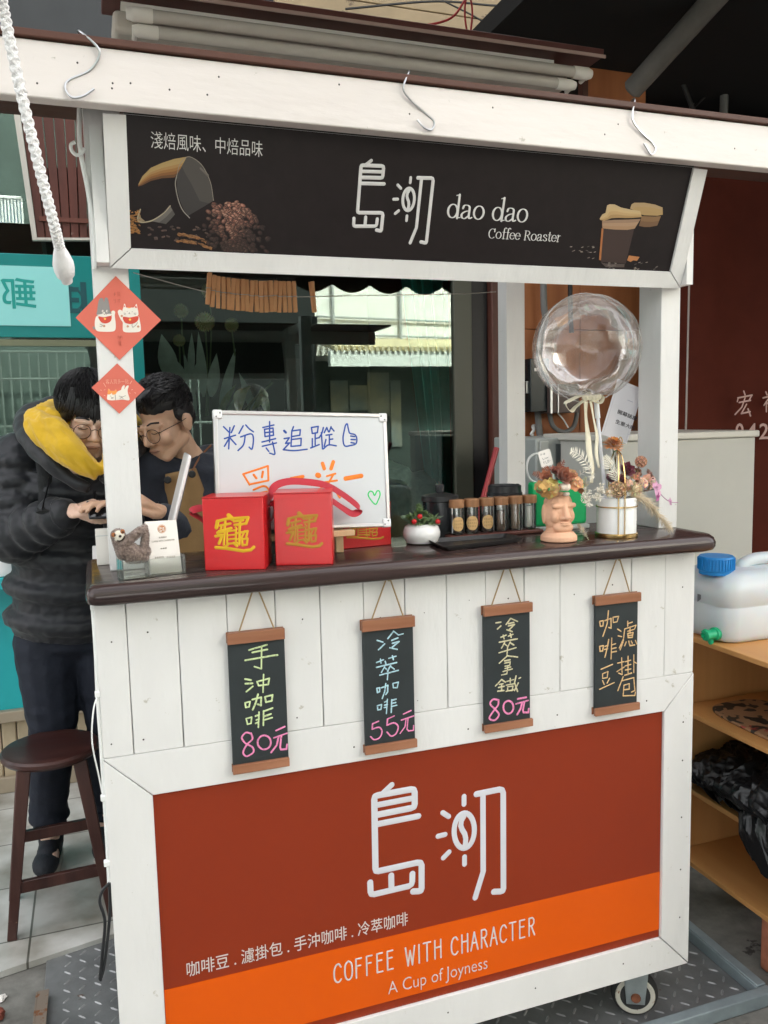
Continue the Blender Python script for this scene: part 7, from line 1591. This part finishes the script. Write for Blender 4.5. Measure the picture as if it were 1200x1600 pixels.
def hair(T, body, style):
    mb = MB(); e = lambda c, r: mb.ell(T(*c), r, T.m, 22, 14, bump=.06, seed=3)
    if style == 'mop':
        e((0, .022, .161), (.085, .099, .082)); e((0, -.040, .172), (.068, .048, .042)); e((0, .07, .11), (.070, .05, .07))
        for s in (-1, 1): e((s*.064, .005, .135), (.022, .06, .045))
    else:
        e((0, .022, .170), (.079, .096, .077)); e((0, -.03, .203), (.062, .062, .036)); e((0, .075, .115), (.062, .036, .06))
        for s in (-1, 1): e((s*.062, .03, .135), (.0165, .05, .04))
    shell = remesh('hair', mb, .005, hairm, body, 3)
    mb = MB(); rnd = random.Random(8)
    n = 1700
    for i in range(n):
        z = 1-1.35*(i+.5)/n; a = i*2.39996; q = V((math.sqrt(1-z*z)*math.cos(a), math.sqrt(1-z*z)*math.sin(a), z))
        if style == 'mop':
            if q.y < -.25 and z < -.12: continue
            if abs(q.x) > .55 and z < -.25 and q.y < .3: continue
            rad = V((.091, .107, .089)); c0 = V((0, .020, .163)); fl = V((q.x*.5, -.55 if q.z > .2 else -.1, -1.0)); L = rnd.uniform(.035, .06)
        else:
            if q.y < -.30 and z < .22: continue
            if z < .1 and rnd.random() < .6: continue
            rad = V((.080, .098, .081)); c0 = V((0, .020, .169)); fl = V((q.x*.3+rnd.uniform(-.3, .3), -1.0, .55 if z > .4 else -.6)); L = rnd.uniform(.022, .04) if z > .3 else rnd.uniform(.008, .016)
        fl = fl+V((rnd.uniform(-.35, .35), rnd.uniform(-.25, .25), rnd.uniform(-.25, .25))); fl = (fl-q*fl.dot(q)).normalized()
        pts = []
        for k in range(5):
            t = k/4; d = (q+fl*(L*t/.09)).normalized(); lift = 1.0+.05*math.sin(t*2.6)+(.09*t if style != 'mop' and z > .4 else 0)*rnd.uniform(.5, 1.3); p = c0+V((d.x*rad.x, d.y*rad.y, d.z*rad.z))*lift; pts.append(T(*p))
        mb.tube(pts, [.0022, .0025, .0022, .0014, .0003], 5, flat=.5)
    if style == 'mop':                                      # fringe locks
        for i in range(60):
            x = -.072+.144*i/59+rnd.uniform(-.004, .004); zb = .122+.02*abs(x/.07)-.004+rnd.uniform(-.008, .010)
            mb.tube([T(x*.8, -.062+.25*x*x*10, .212), T(x*.95, -.088+abs(x)*.28, .180), T(x, -.097+abs(x)*.45, .150), T(x*1.02+rnd.uniform(-.005, .005), -.094+abs(x)*.50, zb)], [.004, .0046, .0042, .0006], 5, flat=.5)
    else:
        for i in range(60):
            x = -.056+.112*i/59+rnd.uniform(-.003, .003)
            mb.tube([T(x*.8, -.045, .226), T(x, -.082, .208), T(x*1.05, -.094+abs(x)*.25, .178+rnd.uniform(-.012, .012))], [.0042, .0042, .0006], 5, flat=.5)
    mb.build('hair_locks', hairm, shell)
def fingers(mb, wrist, palm, dirs, L, r, curl):
    """palm as a tapered block, five fingers of different lengths bending towards the palm side"""
    pass
def hand(mb, W_, f, n, side, curl=.9, thumb_up=0, sc=1.0):
    """W_: wrist, f: direction of the fingers, n: palm normal (towards the palm side), side: +1 thumb on +f x n"""
    f = V(f).normalized(); n = V(n); n = (n-f*n.dot(f)).normalized(); s = f.cross(n)*side; P = lambda a, b, c: V(W_)+f*a*sc+s*b*sc+n*c*sc
    cap(mb, P(-.03, 0, 0), P(.012, 0, 0), .024*sc, .023*sc)
    for b in (-.026, -.009, .009, .026): cap(mb, P(.012, b*.75, .002), P(.082-abs(b+.004)*.25, b, 0), .0155*sc, .0125*sc)
    for b, L, r in ((.029, .068, .0092), (.0095, .077, .0095), (-.010, .072, .0092), (-.028, .056, .0082)):
        p = P(.084-abs(b)*.25, b, 0); ang = 0; seg = (L*.45, L*.32, L*.25)
        for k, l in enumerate(seg):
            ang += curl*(.75 if k == 0 else 1.0)*(.85+.25*abs(b)*10); d = f*math.cos(ang)+n*math.sin(ang); q = p+d*l*sc; cap(mb, p, q, r*sc*(1-.08*k), r*sc*(.93-.1*k), 10); p = q
    p = P(.018, .026, .006); q = P(.050, .050, .012+thumb_up*.02); t = P(.080, .046, .020+thumb_up*.03); u = P(.104, .036, .026+thumb_up*.03); cap(mb, p, q, .0150*sc, .0120*sc); cap(mb, q, t, .0110*sc, .0100*sc); cap(mb, t, u, .0098*sc, .0085*sc)

# ---- left person: black puffer jacket, yellow hood, looking down at a phone
skA = skin('skin_light', (.76, .51, .39)); lipA = mat('lip_rose', (.58, .32, .25), .5)
puff = mat('puffer_black', (.008, .009, .013), .5, var=.25, vs=9, bump=.55, bs=26, sheen=.15)
yA = 1.17
pA = thing('person', 'person in a black puffer jacket with yellow hood and glasses, looking down at a phone', 'person', (.0, 1.4, TZ))
JA = lambda x, y, d=0: hx(x, y, 1.28+d)
TA = HeadT(hx(138, 648, yA), 10, 16, 4, 1.06)
hips = JA(112, 985, .10); chest = JA(122, 760, .03); neck = TA(0, .035, -.02)
shl, shr = JA(32, 715, .03), JA(206, 715, .05); elb = JA(22, 838, -.05); wr = hx(112, 798, 1.06); elr = JA(228, 850, -.02); wrr = hx(182, 806, 1.06)
ftl = V((hx(78, 1300, 1.50).x, 1.50, TZ)); ftr = ftl+V((.20, .03, 0)); hpl, hpr = hips+V((-.085, 0, -.03)), hips+V((.095, 0, -.03)); knl = JA(82, 1125, .10); knr = knl+V((.19, 0, 0))
mb = MB(); head_pieces(mb, TA); cap(mb, neck, chest, .06, .10); cap(mb, chest, hips, .11, .10)
for a_, b_, c_ in ((shl, elb, wr), (shr, elr, wrr)): cap(mb, chest+V((0, 0, .08)), a_, .06, .05); cap(mb, a_, b_, .048, .038); cap(mb, b_, c_, .038, .025)
for h_, k_, f_ in ((hpl, knl, ftl), (hpr, knr, ftr)): cap(mb, h_, k_, .075, .052); cap(mb, k_, f_+V((0, 0, .09)), .05, .036); cap(mb, f_+V((0, 0, .07)), f_+V((.0, -.10, .05)), .035, .03)
hand(mb, wr, (hx(136, 790, 1.02)-wr), (.75, -.35, -.55), -1, 1.1, -.2, .92); hand(mb, wrr, (hx(150, 812, 1.02)-wrr), (-.25, -.2, .95), 1, .62, .3, 1.0)
bodyA = remesh('body', mb, .0042, skA, pA, 2)
face_bits(TA, bodyA, lipA, mat('frame_brown', (.10, .06, .045), .3, .5)); hair(TA, bodyA, 'mop')
# jacket: quilted rolls
mb = MB()
def roll(a, b, ra, rb, n, sx=1.0, sy=.72, bul=1.06):
    d = V(b)-V(a)
    for k in range(n):
        t = (k+.5)/n; c = V(a)+d*t; r = ra+(rb-ra)*t; h = d.length/n; m = V((0, 0, 1)).rotation_difference(d.normalized()).to_matrix()
        mb.ell(c, (r*sx*bul, r*sy*bul, h*.60), m, 26, 12)
    mb.lathe([(.01, 0), (ra*.93, .0), (rb*.93, d.length), (.01, d.length)], a, 22, d, sx=sx, sy=sy, ref=(1, 0, 0))
roll(hips+V((.0, -.0, .0)), chest+V((0, 0, .06)), .205, .215, 5, bul=1.09); roll(chest+V((0, 0, .05)), neck+V((0, .01, -.05)), .205, .10, 2)
for a_, b_, c_ in ((shl, elb, wr), (shr, elr, wrr)):
    mb.ell(a_, (.095, .085, .085)); 
    for p, q, r0, r1, n in ((a_, b_, .090, .086, 4), (b_, b_.lerp(c_, .86), .086, .060, 4)):
        d = q-p; m = V((0, 0, 1)).rotation_difference(d.normalized()).to_matrix()
        for k in range(n): t = (k+.5)/n; r = r0+(r1-r0)*t; mb.ell(p+d*t, (r*1.06, r*1.06, d.length/n*.68), m, 20, 10)
        cap(mb, p, q, r0*.9, r1*.9)
    mb.ell(b_, (.088, .088, .088))
jk = remesh('puffer_jacket', mb, .007, puff, pA, 2)
displace(jk, lambda c: .003*NZ.noise(c*9)+.0016*(1-2*abs(NZ.noise(V((c.x*22, c.y*22, c.z*48)))))+.002*NZ.noise(c*60))
mb = MB(); d0 = wr-elb; mb.lathe([(.03, 0), (.05, 0), (.054, .02), (.046, .032), (.03, .03)], elb.lerp(wr, .80), 20, d0); mb.build('cuff', puff, jk)
# zip, strap, collar flap
FA = lambda x, y, d=0: hx(x, y, 1.075+d)
mb = MB()
zy = [(147, 738), (148, 770), (150, 810), (152, 870), (152, 930), (152, 975)]
def onjk(x, y, dflt=1.1, out=.002):
    o = CP; p = hx(x, y, 1.0); d = (p-o).normalized(); loc = o-ORG[jk.name]; hit, q, n, i = jk.ray_cast(loc, d)
    return (q+ORG[jk.name]-d*out) if hit else hx(x, y, dflt)
bpy.context.view_layer.update()
mb.tube([onjk(x, y) for x, y in zy], .0045, 6); mb.build('zip', blackm, jk)
mb = MB(); P = [onjk(x, y, out=.006) for x, y in ((62, 690), (66, 715), (70, 745), (72, 775), (68, 800))]; mb.tube(curve(P, n=4), .022, 8, flat=.22, up=(1, .1, .1)); mb.build('backpack_strap', mat('strap_black', (.012, .013, .014), .7, bump=.3, bs=200), jk)
mb = MB(); p = onjk(78, 728, out=.012); mb.ell(p, (.012, .006, .018)); mb.tube([p, onjk(75, 760, out=.01), onjk(66, 795, out=.012)], .005, 6, flat=.4); mb.build('strap_buckle', blackm, jk)
# hoods
hood_y = mat('hood_yellow', (.66, .40, .012), .85, var=.1, vs=14, bump=.3, bs=90, sheen=.3)
ny = yA+.05
mb = MB()
path = [hx(152, 742, ny-.19), hx(132, 726, ny-.20), hx(104, 700, ny-.17), hx(82, 672, ny-.12), hx(70, 660, ny-.05), hx(76, 648, ny+.05), hx(110, 640, ny+.13), hx(160, 645, ny+.14), hx(205, 660, ny+.06), hx(200, 690, ny-.08), hx(176, 712, ny-.16), hx(156, 735, ny-.20)]
mb.tube(curve(path, n=5), [.012+.032*math.sin(math.pi*min(1, k/24.0))**.8 if k < 22 else .040-.022*((k-22)/(len(curve(path, n=5))-22)) for k in range(len(curve(path, n=5)))], 14)
path = [hx(118, 724, ny-.19), hx(92, 698, ny-.15), hx(66, 672, ny-.10), hx(58, 658, ny-.02), hx(76, 645, ny+.06)]
mb.tube(curve(path, n=5), [.012, .02, .026, .03, .034, .036, .038, .039, .040, .040, .040, .040, .040, .040, .038, .036, .036, .034, .03, .03, .03], 12)
mb.ell(hx(92, 656, ny-.03), (.058, .05, .038)); cap(mb, hx(72, 664, ny-.05), hx(100, 694, ny-.11), .040, .030); cap(mb, hx(100, 694, ny-.11), hx(126, 722, ny-.17), .030, .016); hy = remesh('yellow_hood', mb, .006, hood_y, pA, 4)
displace(hy, lambda c: .010*(1-2*abs(NZ.noise(V(((c.x+c.z)*20, c.y*14, (c.x-c.z)*5)))))-.004+.004*(1-2*abs(NZ.noise(V(((c.x+c.z)*44, c.y*30, (c.x-c.z)*9)))))+.001*NZ.noise(c*90))
mb = MB()
path = [hx(140, 764, ny-.17), hx(108, 748, ny-.15), hx(78, 722, ny-.13), hx(52, 694, ny-.08), hx(38, 668, ny+.02), hx(50, 646, ny+.12), hx(100, 634, ny+.20), hx(160, 640, ny+.20), hx(225, 665, ny+.10), hx(215, 700, ny-.08), hx(185, 730, ny-.16), hx(160, 752, ny-.20)]
Q = curve(path, n=5); mb.tube(Q, [.018+.018*math.sin(math.pi*k/(len(Q)-1)) for k in range(len(Q))], 14)
bh = remesh('jacket_hood', mb, .008, puff, pA, 3)
displace(bh, lambda c: .006*NZ.noise(c*22))
# trousers and shoes
navy = mat('trouser_navy', (.010, .013, .024), .8, var=.15, vs=12, bump=.4, bs=70)
mb = MB(); cap(mb, hips+V((-.05, 0, .02)), hips+V((.06, 0, .02)), .13, .13)
for h_, k_, f_ in ((hpl, knl, ftl), (hpr, knr, ftr)):
    cap(mb, h_, k_, .108, .085); cap(mb, k_, f_+V((0, 0, .20)), .083, .066); mb.ell(f_+V((0, .0, .175)), (.075, .075, .030)); mb.ell(f_+V((0, .0, .20)), (.070, .072, .040)); mb.ell(f_+V((.004, .0, .135)), (.060, .062, .034))
tr = remesh('trousers', mb, .008, navy, pA, 3)
displace(tr, lambda c: .005*NZ.noise(V((c.x*14, c.y*14, c.z*26))))
def shoes(owner, feet, yaw, up_col, sole_col):
    for f_ in feet:
        c, s = math.cos(R(yaw)), math.sin(R(yaw)); D = lambda x, y, z: f_+V((x*c-y*s, x*s+y*c, z))
        mb = MB(); mb.ell(D(0, -.10, .045), (.046, .075, .038)); mb.ell(D(0, -.02, .055), (.042, .08, .05)); mb.ell(D(0, .04, .06), (.038, .045, .058)); cap(mb, D(0, .01, .07), D(0, .02, .12), .044, .047); cap(mb, D(0, .02, .11), D(0, .03, .20), .048, .050); mb.ell(D(0, -.06, .07), (.036, .05, .03)); sh = remesh('shoe', mb, .005, up_col, owner, 3)
        mb = MB(); prof = [(.043*math.cos(a)*(1 if math.sin(a) < 0 else .92), -.045+.135*math.sin(a)) for a in [k*math.pi/18 for k in range(36)]]
        i0 = mb.add([D(x, y, .0008) for x, y in prof]); i1 = mb.add([D(x*1.06, y*1.02, .012) for x, y in prof]); i2 = mb.add([D(x*1.08, y*1.03, .028) for x, y in prof]); mb.band(i0, i1, 36); mb.band(i1, i2, 36); mb.fc([i0+k for k in range(35, -1, -1)]); mb.fc([i2+k for k in range(36)]); mb.build('sole', sole_col, sh)
        mb = MB()
        for k in range(5): mb.tube(curve([D(-.022, -.075+.018*k, .075+.008*k), D(0, -.08+.018*k, .084+.008*k), D(.022, -.075+.018*k, .075+.008*k)], n=3), .0022, 5)
        mb.build('laces', up_col, sh)
shoes(pA, (ftl, ftr), -8, mat('shoe_black', (.012, .014, .020), .7, bump=.4, bs=150), mat('sole_white', (.55, .53, .48), .6))
# phone in the hands
ph = thing('phone', 'dark smartphone held by the person in the black puffer jacket', 'phone', hx(150, 797, 1.03)); fr = Fr(hx(137, 797, .955), (1, .12, -.02), (.0, .55, .5)); mb = MB(); mb.fbox(fr, (0, -.035, -.0045), (.145, .035, .0045)); mb.build('case', mat('phone_dark', (.03, .032, .038), .3), ph, bevel=.003)
mb = MB(); mb.fbox(fr, (.004, -.032, .0042), (.141, .032, .005)); mb.build('screen', mat('phone_screen', (.02, .02, .022), .08), ph)

# ---- right person: navy sweatshirt and khaki apron, head bowed to the left
skB = skin('skin_tan', (.60, .37, .25)); lipB = mat('lip_tan', (.50, .27, .20), .5)
navyk = mat('sweat_navy', (.014, .018, .030), .85, var=.2, vs=12, bump=.35, bs=80, sheen=.2)
yB = 1.16
pB = thing('person', 'person in a navy sweatshirt and khaki apron, bowed behind the counter with round glasses', 'person', (.32, 1.25, TZ))
JB = lambda x, y, d=0: hx(x, y, 1.22+d)
TB = HeadT(hx(256, 655, yB), -46, 18, -6, 1.05)
chB, hpB, nkB = JB(285, 800, .02), JB(292, 985, .06), TB(0, .04, -.03)
sL, sR = JB(330, 728, .06), JB(238, 735, -.04); eL, eR = JB(318, 858, -.03), JB(205, 840, -.06); wL, wR = hx(250, 800, 1.04), hx(190, 800, 1.03)
fL = V((.42, 1.36, TZ)); fR_ = V((.22, 1.30, TZ))
mb = MB(); head_pieces(mb, TB, 1.04); cap(mb, nkB, chB+V((0, 0, .05)), .058, .09); cap(mb, chB, hpB, .11, .10)
for a_, b_, c_ in ((sL, eL, wL), (sR, eR, wR)): cap(mb, chB+V((0, 0, .09)), a_, .055, .048); cap(mb, a_, b_, .046, .038); cap(mb, b_, c_, .038, .026)
for dx, f_ in ((.09, fL), (-.09, fR_)): k_ = (hpB+V((dx, 0, 0))).lerp(f_, .48)+V((0, -.03, 0)); cap(mb, hpB+V((dx, 0, -.02)), k_, .075, .052); cap(mb, k_, f_+V((0, 0, .09)), .05, .036); cap(mb, f_+V((0, 0, .07)), f_+V((0, -.1, .05)), .035, .03)
hand(mb, wL, hx(222, 782, 1.0)-wL, (-.3, .3, -.9), 1, .55, 0, 1.0); hand(mb, wR, hx(172, 792, 1.0)-wR, (.2, .2, -.9), -1, .5, 0, 1.0)
bodyB = remesh('body', mb, .0042, skB, pB, 2)
face_bits(TB, bodyB, lipB, mat('frame_dark', (.02, .015, .012), .3, .5)); hair(TB, bodyB, 'crop')
mb = MB()
cap(mb, chB+V((-.03, 0, .09)), chB+V((.05, 0, .09)), .135, .13); cap(mb, chB, hpB+V((0, 0, -.02)), .165, .15); cap(mb, nkB+V((0, .01, -.05)), chB+V((0, 0, .10)), .068, .12)
for a_, b_, c_ in ((sL, eL, wL), (sR, eR, wR)): cap(mb, chB+V((0, 0, .10)), a_, .09, .078); cap(mb, a_, b_, .078, .066); cap(mb, b_, b_.lerp(c_, .88), .064, .044); mb.ell(b_.lerp(c_, .86), (.047, .047, .040))
sw = remesh('sweatshirt', mb, .008, navyk, pB, 4)
displace(sw, lambda c: .0055*NZ.noise(V((c.x*16, c.y*16, c.z*22)))+.0025*NZ.noise(c*45))
mb = MB(); mb.tube(curve([nkB+V((-.075, -.05, -.035)), nkB+V((-.03, -.085, -.06)), nkB+V((.03, -.07, -.05)), nkB+V((.075, -.02, -.03)), nkB+V((.06, .06, -.01)), nkB+V((-.05, .05, -.01))], True, 5), .014, 8, closed=True); mb.build('collar', navyk, sw)
# apron bib follows the chest
khaki = mat('apron_khaki', (.27, .16, .065), .8, var=.08, vs=20, bump=.25, bs=220)
bpy.context.view_layer.update()
def onsw(x, y, out=.004, dflt=1.08):
    o = CP; d = (hx(x, y, 1.0)-o).normalized(); hit, q, n, i = sw.ray_cast(o-ORG[sw.name], d); return (q+ORG[sw.name]-d*out) if hit else hx(x, y, dflt)
mb = MB(); NU_, NV_ = 14, 18; left = [(258, 741), (256, 790), (252, 860), (250, 985)]; right = [(305, 731), (318, 765), (330, 830), (338, 985)]
def lerpP(L, t):
    k = t*(len(L)-1); i = min(int(k), len(L)-2); f_ = k-i; return (L[i][0]+(L[i+1][0]-L[i][0])*f_, L[i][1]+(L[i+1][1]-L[i][1])*f_)
def dep(x, y):      # chest depth only, so the arm lies over the apron
    c = chB; ax = 1.22-.165; return ax-.01+.0000025*(x-290)**2*10
mb.grid(lambda u, v: hx(lerpP(left, v)[0]+(lerpP(right, v)[0]-lerpP(left, v)[0])*u, lerpP(left, v)[1]+(lerpP(right, v)[1]-lerpP(left, v)[1])*u, 1.068+.05*(2*u-1)**2+.004*math.sin(u*9+v*4)), NU_, NV_)
ap = mb.build('apron', khaki, pB, solid=.003)
for x, y in ((262, 750), (300, 741)): mb = MB(); mb.lathe([(.001, 0), (.011, 0), (.012, .003), (.009, .006), (.003, .0065)], hx(x, y, 1.066), 16, (-.1, -1, .1)); mb.build('button', blackm, ap)
leather = mat('strap_leather', (.26, .11, .05), .6)
mb = MB(); mb.tube(curve([hx(301, 735, 1.075), onsw(310, 718), onsw(322, 704), onsw(330, 696)], n=4), .0055, 6, flat=.3); mb.build('neck_strap', leather, ap)
mb = MB(); cap(mb, hpB+V((-.05, 0, 0)), hpB+V((.05, 0, 0)), .135, .135)
for dx, f_ in ((.09, fL), (-.09, fR_)): k_ = (hpB+V((dx, 0, 0))).lerp(f_, .48)+V((0, -.03, 0)); cap(mb, hpB+V((dx, 0, -.02)), k_, .10, .078); cap(mb, k_, f_+V((0, 0, .10)), .076, .062)
remesh('trousers', mb, .009, navy, pB, 3)
shoes(pB, (fL, fR_), -15, mat('shoe_black', (.012, .014, .020), .7), mat('sole_white', (.55, .53, .48), .6))
